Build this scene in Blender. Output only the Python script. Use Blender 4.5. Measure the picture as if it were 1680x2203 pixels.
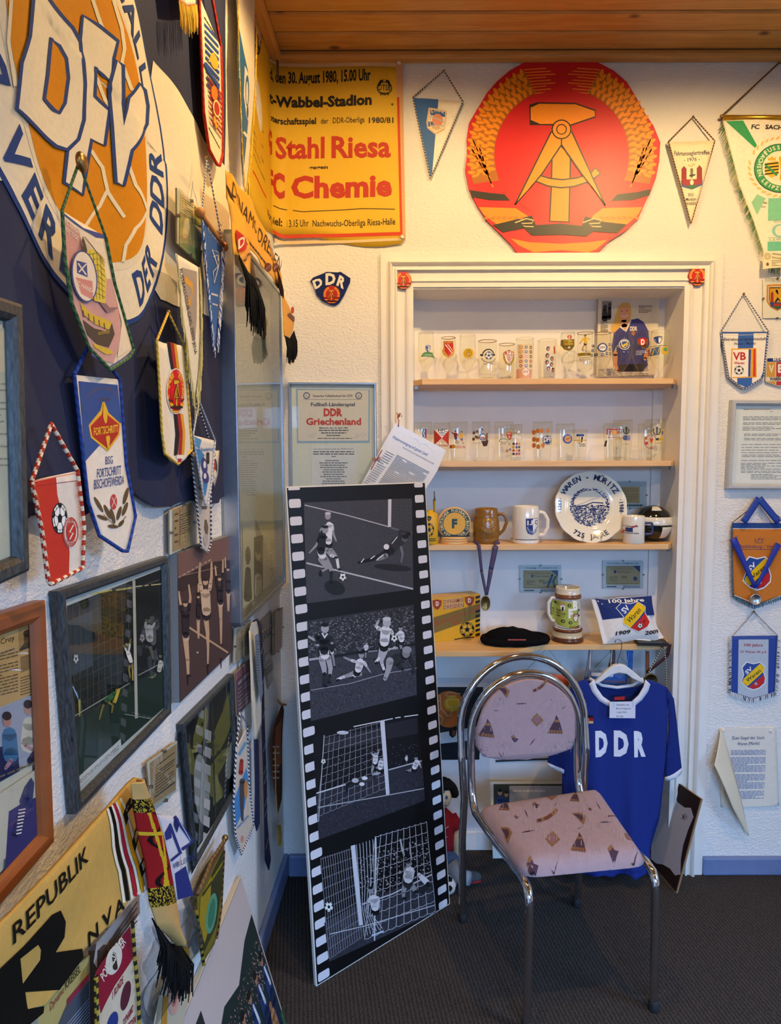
import bpy, bmesh, math, random
from math import *
from mathutils import Vector, Matrix
from mathutils.geometry import tessellate_polygon
random.seed(7)
S = bpy.context.scene
for o in list(bpy.data.objects): bpy.data.objects.remove(o)
COL = S.collection
# ------------------------------------------------------------------ camera
F = 1450.0; PITCH = radians(4.515); ROLL = radians(0.2); D = 2.44
HC = 0.6433*D; HR = 1.2096*D
_fw = Vector((0, cos(PITCH), -sin(PITCH))); _up = Vector((0, sin(PITCH), cos(PITCH))); _rt = Vector((1, 0, 0))
_R = _rt*cos(ROLL)-_up*sin(ROLL); _U = _up*cos(ROLL)+_rt*sin(ROLL); CAM = Vector((0, 0, HC))
cd = bpy.data.cameras.new('camera'); cam = bpy.data.objects.new('camera', cd); COL.objects.link(cam)
cd.sensor_fit = 'VERTICAL'; cd.sensor_height = 36; cd.sensor_width = 36; cd.lens = F/2203*36; cd.clip_start = 0.02
m = Matrix((_R, _U, -_fw)).transposed().to_4x4(); m.translation = CAM; cam.matrix_world = m
S.camera = cam
# ------------------------------------------------------------------ world, lights, exposure
wd = bpy.data.worlds.new('world'); S.world = wd; wd.use_nodes = True
bg = wd.node_tree.nodes['Background']; bg.inputs[0].default_value = (0.55, 0.72, 1.0, 1); bg.inputs[1].default_value = 0.25
S.view_settings.view_transform = 'Standard'; S.view_settings.look = 'None'; S.view_settings.gamma = 1
S.cycles.transparent_max_bounces = 24; S.view_settings.use_curve_mapping = False; S.view_settings.exposure = 0.0
def area(name, loc, rot, sx, sy, power, col):
    l = bpy.data.lights.new(name, 'AREA'); l.shape = 'RECTANGLE'; l.size = sx; l.size_y = sy; l.energy = power; l.color = col
    o = bpy.data.objects.new(name, l); COL.objects.link(o); o.location = loc; o.rotation_euler = rot; return o
# daylight entering through the window in the wall behind the camera
area('daylight', (0.75, -3.7, 2.75), (radians(78), 0, 0), 3.4, 1.6, 590, (0.27, 0.53, 1.0))
area('side_fill_light', (4.25, 0.15, 2.75), (radians(78), 0, radians(90)), 3.0, 1.6, 450, (0.30, 0.56, 1.0))     # added fill through an added right-wall window, brightens the lower left wall
SPOTS = [(1.05, D-1.12, 16.5), (0.02, D-1.0, 10), (0.9, -0.45, 9)]  # last spot is added behind the camera to fill the niche
def spot(x, y, p):
    l = bpy.data.lights.new('ceiling_spot_light', 'SPOT'); l.energy = p*4.0; l.color = (1.0, 0.67, 0.30); l.shadow_soft_size = 0.018
    l.spot_size = radians(146); l.spot_blend = 0.3
    o = bpy.data.objects.new('ceiling_spot_light', l); COL.objects.link(o); o.location = (x, y, HR-0.075)
    o.rotation_euler = (radians(18), 0, 0); return o
for s in SPOTS: spot(*s)
# ------------------------------------------------------------------ projection helpers
def ray(px, py): return _R*((px-840)/F) - _U*((py-1101.5)/F) + _fw
class Pl:                                   # a plane with a local frame: x right, z up, -y out of the surface
    def __init__(s, O, U=(1, 0, 0), V=(0, 0, 1)):
        s.O = Vector(O); s.U = Vector(U).normalized(); V = Vector(V); V = V-s.U*V.dot(s.U); s.V = V.normalized(); s.N = s.U.cross(s.V); s.w0 = 0.0; s.it = False
    def uv(s, px, py):
        d = ray(px, py); t = (s.O+s.N*s.w0-CAM).dot(s.N)/d.dot(s.N); p = CAM+d*t-s.O; return (p.dot(s.U), p.dot(s.V))
    def suv(s, px, py, df=None):            # the same on a gently deformed sheet over the plane
        if not (s.it and df): return s.uv(px, py)
        keep = s.w0; u = s.uv(px, py)
        for _ in range(5): s.w0 = df(*u); u = s.uv(px, py)
        s.w0 = keep; return u
    def mat(s):
        m = Matrix((s.U, -s.N, s.V)).transposed().to_4x4(); m.translation = s.O; return m
def onY(px, py, Y): d = ray(px, py); return CAM+d*(Y/d.y)
def onZ(px, py, Z=0): d = ray(px, py); return CAM+d*((Z-HC)/d.z)
VPX = 45/F; _c = onY(611, 1837, D); XL0 = _c.x-VPX*D           # left wall: x = XL0 + VPX*y
LU = Vector((VPX, 1, 0)).normalized(); LN = Vector((LU.y, -LU.x, 0))
def onL(px, py, off=0):
    d = ray(px, py); o = Vector((XL0, 0, 0))+LN*off; t = (o-CAM).dot(LN)/d.dot(LN); return CAM+d*t
def BP(px, py, off=0.0): return Pl(onY(px, py, D-off))
def LP(px, py, off=0.0): p = Pl(onL(px, py, off), LU); p.it = True; return p
def YP(px, py, Y): return Pl(onY(px, py, Y))
# ------------------------------------------------------------------ colour and material helpers
def lin(h):
    h = h.lstrip('#'); o = []
    for i in (0, 2, 4):
        c = int(h[i:i+2], 16)/255; o.append(c/12.92 if c <= .04045 else ((c+.055)/1.055)**2.4)
    return (o[0], o[1], o[2], 1)
MATS = {}
def nt(name):
    m = bpy.data.materials.new(name); m.use_nodes = True; t = m.node_tree; return m, t, t.nodes['Principled BSDF']
def node(t, typ, **kw):
    n = t.nodes.new(typ)
    for k, v in kw.items():
        if k in n.inputs: n.inputs[k].default_value = v
        else: setattr(n, k, v)
    return n
def attrmat(name, rough=.8, spec=.3, bump=0, scale=400, sheen=0, coat=0, var=.12):   # colour comes from the mesh's own face colours
    if name in MATS: return MATS[name]
    m, t, b = nt(name); a = node(t, 'ShaderNodeAttribute', attribute_name='Col')
    tc = node(t, 'ShaderNodeTexCoord'); n = node(t, 'ShaderNodeTexNoise', Scale=scale*.15, Detail=4.0)
    t.links.new(tc.outputs['Object'], n.inputs['Vector'])
    mp = node(t, 'ShaderNodeMapRange'); mp.inputs['To Min'].default_value = 1-var; mp.inputs['To Max'].default_value = 1+var
    t.links.new(n.outputs[0], mp.inputs[0])
    mx = node(t, 'ShaderNodeMix', data_type='RGBA', blend_type='MULTIPLY'); mx.inputs[0].default_value = 1
    t.links.new(a.outputs['Color'], mx.inputs[6]); t.links.new(mp.outputs[0], mx.inputs[7]); t.links.new(mx.outputs[2], b.inputs['Base Color'])
    b.inputs['Roughness'].default_value = rough; b.inputs['Specular IOR Level'].default_value = spec
    b.inputs['Sheen Weight'].default_value = sheen; b.inputs['Coat Weight'].default_value = coat
    if bump:
        n2 = node(t, 'ShaderNodeTexNoise', Scale=float(scale), Detail=2.0); t.links.new(tc.outputs['Object'], n2.inputs['Vector'])
        bp = node(t, 'ShaderNodeBump', Strength=bump, Distance=.001); t.links.new(n2.outputs[0], bp.inputs['Height']); t.links.new(bp.outputs[0], b.inputs['Normal'])
    MATS[name] = m; return m
def cloth(): return attrmat('woven_cloth', .85, .15, .35, 900, 0)
def satin(): return attrmat('satin_cloth', .5, .3, .1, 600, 0)
def knit(): return attrmat('knitted_wool', .95, .08, .6, 500, 0)
def paper(): return attrmat('printed_paper', .6, .3, .05, 500, var=.05)
def gloss(): return attrmat('glossy_print', .2, .5, 0, 300, var=.05)
def vinyl(): return attrmat('painted_surface', .4, .45, .05, 300, var=.05)
def plain(name, col, rough=.5, metal=0, spec=.5, coat=0, var=.06, scale=40, bump=0, bscale=200, stretch=None):
    if name in MATS: return MATS[name]
    m, t, b = nt(name); c = lin(col)
    tc = node(t, 'ShaderNodeTexCoord'); n = node(t, 'ShaderNodeTexNoise', Scale=float(scale), Detail=4.0)
    src = tc.outputs['Object']
    if stretch:
        mpg = node(t, 'ShaderNodeMapping'); mpg.inputs['Scale'].default_value = stretch; t.links.new(src, mpg.inputs[0]); src = mpg.outputs[0]
    t.links.new(src, n.inputs['Vector'])
    r = node(t, 'ShaderNodeValToRGB'); r.color_ramp.elements[0].position = .3; r.color_ramp.elements[1].position = .7
    r.color_ramp.elements[0].color = tuple(x*(1-var) for x in c[:3])+(1,); r.color_ramp.elements[1].color = tuple(min(1, x*(1+var)) for x in c[:3])+(1,)
    t.links.new(n.outputs[0], r.inputs[0]); t.links.new(r.outputs[0], b.inputs['Base Color'])
    b.inputs['Roughness'].default_value = rough; b.inputs['Metallic'].default_value = metal; b.inputs['Specular IOR Level'].default_value = spec; b.inputs['Coat Weight'].default_value = coat
    if bump:
        n2 = node(t, 'ShaderNodeTexNoise', Scale=float(bscale), Detail=3.0); t.links.new(src, n2.inputs['Vector'])
        bp = node(t, 'ShaderNodeBump', Strength=bump, Distance=.003); t.links.new(n2.outputs[0], bp.inputs['Height']); t.links.new(bp.outputs[0], b.inputs['Normal'])
    MATS[name] = m; return m
def glassmat(name='clear_glass', tint='f4f8f6', ior=1.45, rough=0.02):
    if name in MATS: return MATS[name]
    m, t, b = nt(name); t.nodes.remove(b); out = t.nodes['Material Output']
    tr = node(t, 'ShaderNodeBsdfTransparent', Color=lin(tint)); gl = node(t, 'ShaderNodeBsdfGlossy', Roughness=rough); fr = node(t, 'ShaderNodeFresnel'); ge = node(t, 'ShaderNodeNewGeometry'); mr = node(t, 'ShaderNodeMapRange'); mr.inputs['To Min'].default_value = ior; mr.inputs['To Max'].default_value = 1/ior; t.links.new(ge.outputs['Backfacing'], mr.inputs[0]); t.links.new(mr.outputs[0], fr.inputs['IOR'])
    mx = node(t, 'ShaderNodeMixShader'); t.links.new(fr.outputs[0], mx.inputs[0]); t.links.new(tr.outputs[0], mx.inputs[1]); t.links.new(gl.outputs[0], mx.inputs[2])
    t.links.new(mx.outputs[0], out.inputs[0]); MATS[name] = m; return m
CHROME = plain('chrome', 'd8dade', .08, 1, var=.02); SILVER = plain('brushed_aluminium', 'b4bcc6', .32, 1, var=.05, scale=60)
STEEL = plain('dull_steel', '8a8680', .35, 1); GOLD = plain('gold_metal', 'b08a3a', .35, 1); WHITEP = plain('white_paint', 'e6e2da', .4, var=.03, scale=12, bump=.12, bscale=30)
BRASS = plain('brass', '9a7a48', .35, 1)
# ------------------------------------------------------------------ mesh builder
class MB:
    def __init__(s): s.v = []; s.f = []; s.c = []; s.sm = []
    def add(s, vs, fs, col='ffffff', smooth=False):
        b = len(s.v); s.v += [tuple(x) for x in vs]; l = lin(col) if isinstance(col, str) else None
        for i, f in enumerate(fs):
            s.f.append(tuple(b+k for k in f)); s.c.append(l or (lin(col[i]) if isinstance(col[i], str) else col[i])); s.sm.append(smooth)
        return s
    def box(s, x0, x1, y0, y1, z0, z1, col='ffffff'):
        return s.add([(x0,y0,z0),(x1,y0,z0),(x1,y1,z0),(x0,y1,z0),(x0,y0,z1),(x1,y0,z1),(x1,y1,z1),(x0,y1,z1)], [(0,3,2,1),(4,5,6,7),(0,1,5,4),(1,2,6,5),(2,3,7,6),(3,0,4,7)], col)
    def rbox(s, x0, x1, y0, y1, z0, z1, r, col='ffffff', n=3, axis='y'):      # box with rounded corners in x/z
        o = []
        for cx, cz, a in ((x1-r, z1-r, 0), (x0+r, z1-r, 90), (x0+r, z0+r, 180), (x1-r, z0+r, 270)):
            for k in range(n+1): t = radians(a+90*k/n); o.append((cx+r*cos(t), cz+r*sin(t)))
        return s.prism(o, y0, y1, col)
    def prism(s, o, y0, y1, col='ffffff', smooth=False):        # outline in x,z (counter clockwise seen from -y) between y0 (front) and y1
        n = len(o); A = sum(o[i][0]*o[(i+1)%n][1]-o[(i+1)%n][0]*o[i][1] for i in range(n))
        if A < 0: o = o[::-1]
        vs = [(x, y0, z) for x, z in o]+[(x, y1, z) for x, z in o]
        return s.add(vs, [tuple(range(n)), tuple(range(2*n-1, n-1, -1))]+[(i, i+n, (i+1)%n+n, (i+1)%n) for i in range(n)], col, smooth)
    def pane(s, o, y): n = len(o); return s.add([(x, y, z) for x, z in o], [tuple(range(n))])
    def tube(s, P, r, col='ffffff', n=8, closed=False, col2=None, caps=True, smooth=True):
        P = [Vector(p) for p in P]; N = len(P); R = r if isinstance(r, (list, tuple)) else [r]*N
        vs = []; prev = None
        for i in range(N):
            a = P[(i-1) % N] if (closed or i > 0) else P[i]; b = P[(i+1) % N] if (closed or i < N-1) else P[i]
            t = (b-a); t = t.normalized() if t.length > 1e-9 else Vector((0, 0, 1))
            if prev is None:
                u = t.cross(Vector((0, 0, 1))); u = u if u.length > .05 else t.cross(Vector((0, 1, 0)))
            else: u = prev-t*prev.dot(t)
            u = u.normalized() if u.length > 1e-9 else t.orthogonal().normalized(); prev = u; w = t.cross(u)
            for k in range(n): an = 2*pi*k/n; vs.append(P[i]+(u*cos(an)+w*sin(an))*R[i])
        fs = []; cs = []
        for i in range(N if closed else N-1):
            j = (i+1) % N
            for k in range(n):
                fs.append((i*n+k, i*n+(k+1) % n, j*n+(k+1) % n, j*n+k)); cs.append(col if not col2 or ((i+k*4//n) % 4 < 2) else col2)
        if caps and not closed: fs += [tuple(range(n-1, -1, -1)), tuple(range((N-1)*n, N*n))]; cs += [col, col]
        return s.add(vs, fs, cs, smooth)
    def lathe(s, prof, n=28, col='ffffff', cx=0, cy=0, cz=0, smooth=True, cols=None):   # profile (r,z)
        vs = [(cx+r*cos(2*pi*k/n), cy+r*sin(2*pi*k/n), cz+z) for r, z in prof for k in range(n)]
        fs = []; cs = []
        for i in range(len(prof)-1):
            for k in range(n): fs.append((i*n+k, i*n+(k+1) % n, (i+1)*n+(k+1) % n, (i+1)*n+k)); cs.append(cols[i] if cols else col)
        return s.add(vs, fs, cs, smooth)
    def grid(s, fn, nu, nv, col='ffffff', smooth=True):          # fn(i/nu, j/nv) -> point ; col string or fn(u,v)
        vs = [fn(i/nu, j/nv) for j in range(nv+1) for i in range(nu+1)]; fs = []; cs = []
        for j in range(nv):
            for i in range(nu):
                a = j*(nu+1)+i; fs.append((a, a+1, a+nu+2, a+nu+1)); cs.append(col((i+.5)/nu, (j+.5)/nv) if callable(col) else col)
        return s.add(vs, fs, cs, smooth)
    def ball(s, c, r, col='ffffff', n=14, m=9, sc=(1, 1, 1), colfn=None):
        def fn(u, v): a = 2*pi*u; b = pi*v-pi/2; return (c[0]+r*sc[0]*cos(b)*cos(a), c[1]+r*sc[1]*cos(b)*sin(a), c[2]+r*sc[2]*sin(b))
        return s.grid(fn, n, m, colfn or col)
    def build(s, name, mat, parent=None, M=None, solid=0, bevel=0, weld=0):
        me = bpy.data.meshes.new(name); me.from_pydata(s.v, [], s.f); me.update()
        a = me.color_attributes.new('Col', 'FLOAT_COLOR', 'CORNER'); buf = []
        for f, c in zip(s.f, s.c): buf += list(c)*len(f)
        a.data.foreach_set('color', buf); me.polygons.foreach_set('use_smooth', s.sm); me.materials.append(mat)
        if weld:
            bm = bmesh.new(); bm.from_mesh(me); bmesh.ops.remove_doubles(bm, verts=bm.verts, dist=weld); bm.to_mesh(me); bm.free()
        o = bpy.data.objects.new(name, me); COL.objects.link(o)
        if parent:
            o.parent = parent
            if M is not None and parent.type == 'MESH': bpy.context.view_layer.update()
        if M is not None: o.matrix_world = M
        if bevel: b = o.modifiers.new('bevel', 'BEVEL'); b.width = bevel; b.segments = 2; b.limit_method = 'ANGLE'
        if solid: b = o.modifiers.new('solid', 'SOLIDIFY'); b.thickness = solid; b.offset = -1
        return o
def thing(name, label, cat, M, group=None):
    o = bpy.data.objects.new(name, None); COL.objects.link(o); o.empty_display_size = .05
    o.matrix_world = M.mat() if isinstance(M, Pl) else M
    o['label'] = label; o['category'] = cat
    if group: o['group'] = group
    return o
def tag(o, label, cat, group=None):
    o['label'] = label; o['category'] = cat
    if group: o['group'] = group
    return o
def T(x, y, z, rz=0, rx=0, ry=0): return Matrix.Translation((x, y, z)) @ Matrix.Rotation(rz, 4, 'Z') @ Matrix.Rotation(ry, 4, 'Y') @ Matrix.Rotation(rx, 4, 'X')
def struct(o): o['kind'] = 'structure'; return o
# ------------------------------------------------------------------ text
_TX = {}
def glyph(s, bold=0.0, res=2):
    k = (s, bold, res)
    if k in _TX: return _TX[k]
    cu = bpy.data.curves.new('txt', 'FONT'); cu.body = s; cu.resolution_u = res; cu.offset = bold; cu.size = 1
    ob = bpy.data.objects.new('txt', cu); me = bpy.data.meshes.new_from_object(ob)
    vs = [(v.co.x, v.co.y) for v in me.vertices]; fs = [tuple(p.vertices) for p in me.polygons]
    bpy.data.objects.remove(ob); bpy.data.curves.remove(cu); bpy.data.meshes.remove(me)
    _TX[k] = (vs, fs); return _TX[k]
CAPH = max(v[1] for v in glyph('H')[0])
# ------------------------------------------------------------------ flat art drawn in photograph pixels, placed on a plane
class Cv:
    EPS = .00022
    def __init__(s, P, base=.0004, deform=None, L=.03):
        s.P = P; s.sh = []; s.T = (0, 0, 1); s.base = base; s.deform = deform; s.L = L; s.map = None; s.raw = False; s.grp = None
    def z(s, ox, oy, k): s.T = (ox, oy, k); return s          # author in the coordinates of a magnified crop
    def q(s, x, y):
        if s.raw: return (x, -y)
        if s.map: x, y = s.map(x, y)
        ox, oy, k = s.T; return s.P.suv(ox+x/k, oy+y/k, s.deform)
    def put(s, pts, faces, col):
        if not pts: return s
        if s.grp is not None:
            p0, f0 = s.grp.setdefault(col, ([], [])); b = len(p0); p0 += list(pts); f0 += [tuple(b+k for k in f) for f in faces]; return s
        xs = [p[0] for p in pts]; ys = [p[1] for p in pts]; bb = (min(xs), min(ys), max(xs), max(ys)); lay = 0
        for b, l, _, _, _ in s.sh:
            if b[0] < bb[2] and bb[0] < b[2] and b[1] < bb[3] and bb[1] < b[3] and l >= lay: lay = l+1
        s.sh.append((bb, lay, pts, faces, col)); return s
    def begin(s): s.grp = {} if s.grp is None else s.grp; return s
    def end(s):                                                # shapes since begin() share one layer
        g = s.grp; s.grp = None
        for col, (p, f) in g.items(): s.put(p, f, col)
        return s
    def poly(s, pts, col): p = [s.q(*a) for a in pts]; return s.put(p, [tuple(range(len(p)))], col)
    def rect(s, x0, y0, x1, y1, col): return s.poly([(x0, y0), (x1, y0), (x1, y1), (x0, y1)], col)
    def ell(s, cx, cy, rx, ry, col, n=24, rot=0, a0=0, a1=360):
        c, d = cos(radians(rot)), sin(radians(rot)); p = []
        for k in range(n if a1-a0 >= 360 else n+1):
            t = radians(a0+(a1-a0)*k/n); x, y = rx*cos(t), ry*sin(t); p.append((cx+x*c-y*d, cy+x*d+y*c))
        return s.poly(p, col)
    def ring(s, cx, cy, rx, ry, w, col, n=28, a0=0, a1=360): return s.line([(cx+rx*cos(radians(a0+(a1-a0)*k/n)), cy+ry*sin(radians(a0+(a1-a0)*k/n))) for k in range(n+(a1-a0 < 360))], w, col, a1-a0 >= 360)
    def line(s, pts, w, col, closed=False):                    # stroke; w number or list
        n = len(pts); Wd = w if isinstance(w, (list, tuple)) else [w]*n; Lf = []; Rt = []
        for i in range(n):
            a = pts[i-1] if (i > 0 or closed) else pts[i]; b = pts[(i+1) % n] if (i < n-1 or closed) else pts[i]
            dx, dy = b[0]-a[0], b[1]-a[1]; l = hypot(dx, dy) or 1; h = Wd[i]/2; Lf.append((pts[i][0]-dy/l*h, pts[i][1]+dx/l*h)); Rt.append((pts[i][0]+dy/l*h, pts[i][1]-dx/l*h))
        p = [s.q(*a) for a in Lf+Rt]; fs = [(i, (i+1) % n, (i+1) % n+n, i+n) for i in range(n if closed else n-1)]
        return s.put(p, fs, col)
    def limb(s, pts, col):                                     # tapered rounded stroke, pts (x,y,w)
        top = s.grp is None; s.begin(); s.line([p[:2] for p in pts], [p[2] for p in pts], col)
        for p in (pts[0], pts[-1]): s.ell(p[0], p[1], p[2]/2, p[2]/2, col, 8)
        return s.end() if top else s
    def text(s, t, x0, y0, x1, y1, h, col, bold=0.0, slant=0.0, res=2, up=None):
        vs, fs = glyph(t, bold, res)
        if not vs: return s
        a = min(v[0] for v in vs); b = max(v[0] for v in vs); o = s.q(x0, y0); e = s.q(x1, y1); ux, uy = up or (0, -h); q = s.q(x0+ux, y0+uy)
        p = []
        for vx, vy in vs:
            U = (vx-a)/(b-a); V = vy/CAPH
            X = (e[0]-o[0])*U+(q[0]-o[0])*V; Z = (e[1]-o[1])*U+(q[1]-o[1])*V
            if slant: X += V*slant*hypot(q[0]-o[0], q[1]-o[1])
            p.append((o[0]+X, o[1]+Z))
        return s.put(p, fs, col)
    def ctext(s, t, cx, y, w, h, col, bold=0.0, slant=0.0, dy=0, res=2): return s.text(t, cx-w/2, y-dy/2, cx+w/2, y+dy/2, h, col, bold, slant, res)
    def arc(s, t, cx, cy, rx, ry, a0, a1, h, col, bold=.02, inside=False, wk=.72):     # angles clockwise from the top
        n = len(t); top = s.grp is None; s.begin()
        for i, ch in enumerate(t):
            if ch == ' ': continue
            a = radians(a0+(a1-a0)*(i+.5)/n); px, py = cx+rx*sin(a), cy-ry*cos(a); tx, ty = rx*cos(a), ry*sin(a); l = hypot(tx, ty); tx /= l; ty /= l
            if inside: tx, ty = -tx, -ty
            vs, _ = glyph(ch, bold); wv = (max(v[0] for v in vs)-min(v[0] for v in vs))/CAPH*h*wk/.72/2
            k = -1 if inside else 1
            s.text(ch, px-tx*wv, py-ty*wv, px+tx*wv, py+ty*wv, h, col, bold, up=(sin(a)*h*k*rx/max(rx, ry), -cos(a)*h*k*ry/max(rx, ry)))
        return s.end() if top else s
    def lines(s, x0, y0, x1, y1, n, col, h=.45, skew=0, fill=.8, seed=1, x2=None):      # unreadable body text as rows of words
        rnd = random.Random(seed); pts = []; fs = []
        for i in range(n):
            y = y0+(y1-y0)*(i+.5)/n; hh = (y1-y0)/n*h/2; x = x0; end = x0+(x1-x0)*(1 if rnd.random() < fill else rnd.uniform(.45, .95))
            while x < end-1e-6:
                w = min((x1-x0)*rnd.uniform(.05, .16), end-x); k = skew
                b = len(pts); pts += [s.q(x, y-hh+k*(x-x0)), s.q(x+w, y-hh+k*(x+w-x0)), s.q(x+w, y+hh+k*(x+w-x0)), s.q(x, y+hh+k*(x-x0))]; fs.append((b, b+1, b+2, b+3)); x += w+(x1-x0)*.02
        return s.put(pts, fs, col)
    def football(s, cx, cy, r, ry=None, fg='101014', bgc='f0efe8', rot=0):
        ry = ry or r; s.ell(cx, cy, r, ry, fg, 22); s.ell(cx, cy, r*.92, ry*.92, bgc, 22)
        P = lambda rr, a: (cx+r*rr*cos(radians(a+rot)), cy+ry*rr*sin(radians(a+rot)))
        s.begin(); s.poly([P(.33, -90+72*k) for k in range(5)], fg)
        for k in range(5):
            a = -90+72*k; s.line([P(.3, a), P(.66, a)], r*.07, fg); s.poly([P(.62, a), P(.78, a+16), P(.95, a+17), P(.95, a-17), P(.78, a-16)], fg)
            s.line([P(.76, a+16), P(.72, a+36), P(.76, a+56)], r*.06, fg); s.line([P(.72, a+36), P(.92, a+36)], r*.06, fg)
        return s.end()
    def mesh(s, mb=None):
        mb = mb or MB()
        for bb, lay, pts, fs, col in s.sh:
            off = s.base+s.EPS*lay
            if s.deform:
                pts, fs = refine(pts, fs, s.L)
                vs = []
                for x, zz in pts:
                    r = s.deform(x, zz); vs.append((r[0], r[1]-off, r[2]) if isinstance(r, tuple) else (x, -r-off, zz))
                mb.add(vs, fs, col, True)
            else: mb.add([(x, -off, zz) for x, zz in pts], fs, col)
        return mb
    def build(s, name, mat, parent): return s.mesh().build(name, mat, parent)
def refine(pts, fs, L):
    pts = [tuple(p) for p in pts]; tris = []
    for f in fs:
        if len(f) == 3: tris.append(f)
        else:
            t = tessellate_polygon([[Vector((pts[k][0], pts[k][1], 0)) for k in f]]); tris += [tuple(f[k] for k in q) for q in t]
    for _ in range(7):
        mid = {}; out = []; ch = False
        def mp(a, b):
            k = (min(a, b), max(a, b)); dx = pts[a][0]-pts[b][0]; dy = pts[a][1]-pts[b][1]
            if dx*dx+dy*dy <= L*L: return None
            if k not in mid: pts.append(((pts[a][0]+pts[b][0])/2, (pts[a][1]+pts[b][1])/2)); mid[k] = len(pts)-1
            return mid[k]
        for a, b, c in tris:
            ab, bc, ca = mp(a, b), mp(b, c), mp(c, a); k = (ab is not None)+(bc is not None)+(ca is not None)
            if k == 0: out.append((a, b, c)); continue
            ch = True
            if k == 3: out += [(a, ab, ca), (ab, b, bc), (ca, bc, c), (ab, bc, ca)]
            elif k == 1:
                if ab is not None: out += [(a, ab, c), (ab, b, c)]
                elif bc is not None: out += [(a, b, bc), (a, bc, c)]
                else: out += [(a, b, ca), (b, c, ca)]
            else:
                if ab is None: out += [(a, b, bc), (a, bc, ca), (ca, bc, c)]
                elif bc is None: out += [(a, ab, ca), (ab, b, c), (ab, c, ca)]
                else: out += [(a, ab, c), (ab, b, bc), (ab, bc, c)]
        tris = out
        if not ch: break
    return pts, tris
def sheet(P, pts, col, deform, L=.02):                         # cloth or paper outline as one mesh (front surface, solidified)
    p = [P.uv(*a) for a in pts]; w_ = deform(sum(a[0] for a in p)/len(p), sum(a[1] for a in p)/len(p))
    if not isinstance(w_, tuple): P.w0 = w_; p = [P.suv(*a, deform) for a in pts]       # unproject on the surface itself
    n = len(p); A = sum(p[i][0]*p[(i+1)%n][1]-p[(i+1)%n][0]*p[i][1] for i in range(n))
    if A < 0: p = p[::-1]
    v, f = refine(p, [tuple(range(n))], L); mb = MB(); vs = []
    for x, zz in v:
        r = deform(x, zz); vs.append(r if isinstance(r, tuple) else (x, -r, zz))
    mb.add(vs, f, col, True)
    # keep normals towards the viewer
    return mb
def dense(pts, step, closed=False):
    o = []; n = len(pts)
    for i in range(n if closed else n-1):
        a = Vector(pts[i]); b = Vector(pts[(i+1) % n]); k = max(1, int((b-a).length/step))
        o += [a+(b-a)*(j/k) for j in range(k)]
    if not closed: o.append(Vector(pts[-1]))
    return o
def cord(path, r, c1, c2, name='cord', parent=None, closed=False, step=None):
    return MB().tube(dense(path, step or r*1.1, closed), r, c1, 6, closed, c2).build(name, cloth(), parent)
def fringe(edge, lf, cols, name, parent, per=.0035, w=.0018, down=(0, -1), seed=3, dy=.003):   # hanging strands along an edge of local 3D points
    rnd = random.Random(seed); mb = MB(); E = dense(edge, per)
    for p in E:
        l = lf*rnd.uniform(.8, 1.1); a = rnd.uniform(-.25, .25)*l; q = p+Vector((down[0]*l+a*.5, -rnd.uniform(0, dy), down[1]*l)); c = rnd.choice(cols)
        m1 = (p+q)/2+Vector((rnd.uniform(-1, 1)*w, -dy*.5, 0)); mb.tube([p, m1, q], [w*.5, w*.62, w*.4], c, 4, caps=False)
    o = mb.build(name, cloth(), parent); return o
def wavy(a=.004, k=14, ph=0., kz=6., base=.006): return lambda x, z: base+a*(sin(k*x*6+ph+kz*z*2)+.5*sin(k*2.3*x+kz*3*z+ph*2))*.6
def pennant(P, name, label, out, base, hang, cordc=None, art=None, mat=None, deform=None, fr=None, cr=.0022, pin='brass', L=.02, group=None, cat='pennant', top=None, cordn=None, thick=.0009, open_top=True, hangc=None):
    # out: outline in photograph pixels starting top-left going clockwise (top-right second)
    t = thing(name, label, cat, P, group); df = deform or wavy(.0018, 10, len(label)*.7); mat = mat or satin()
    cl = sheet(P, out, base, df, L).build('cloth', mat, t, solid=thick)
    l3 = lambda p, o=0: (lambda u: (u[0], -df(*u)-o, u[1]))(P.suv(*p, df))
    if art:
        c = Cv(P, .0006, df, L); art(c)
        if c.sh: c.build('printed_design', mat, cl)
    if cordc:
        e = [l3(p, .001) for p in out]; e = e[1:]+[e[0]] if open_top else e
        cord(e, cr, cordc[0], cordc[1], 'edge_cord', cl, closed=not open_top)
    if hang:
        hc = hangc or cordc or ('d8c9a0', 'd8c9a0'); h = [l3(p, .001) for p in hang]
        if len(h) > 2: w_ = P.w0; P.w0 = .004; u = P.uv(*hang[1]); P.w0 = w_; h[1] = (u[0], -.004, u[1])
        cord(h, cordn or cr, hc[0], hc[1], 'hanging_cord', t)
        if pin and len(h) > 2: MB().ball((h[1][0], -.004, h[1][2]), .0045, n=8, m=6).build('pin', BRASS, t)
    if fr:
        for nm, pts, lf, cols, dn in fr: fringe([l3(p, .002) for p in pts], lf, cols, nm, t, down=dn)
    return t
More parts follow.
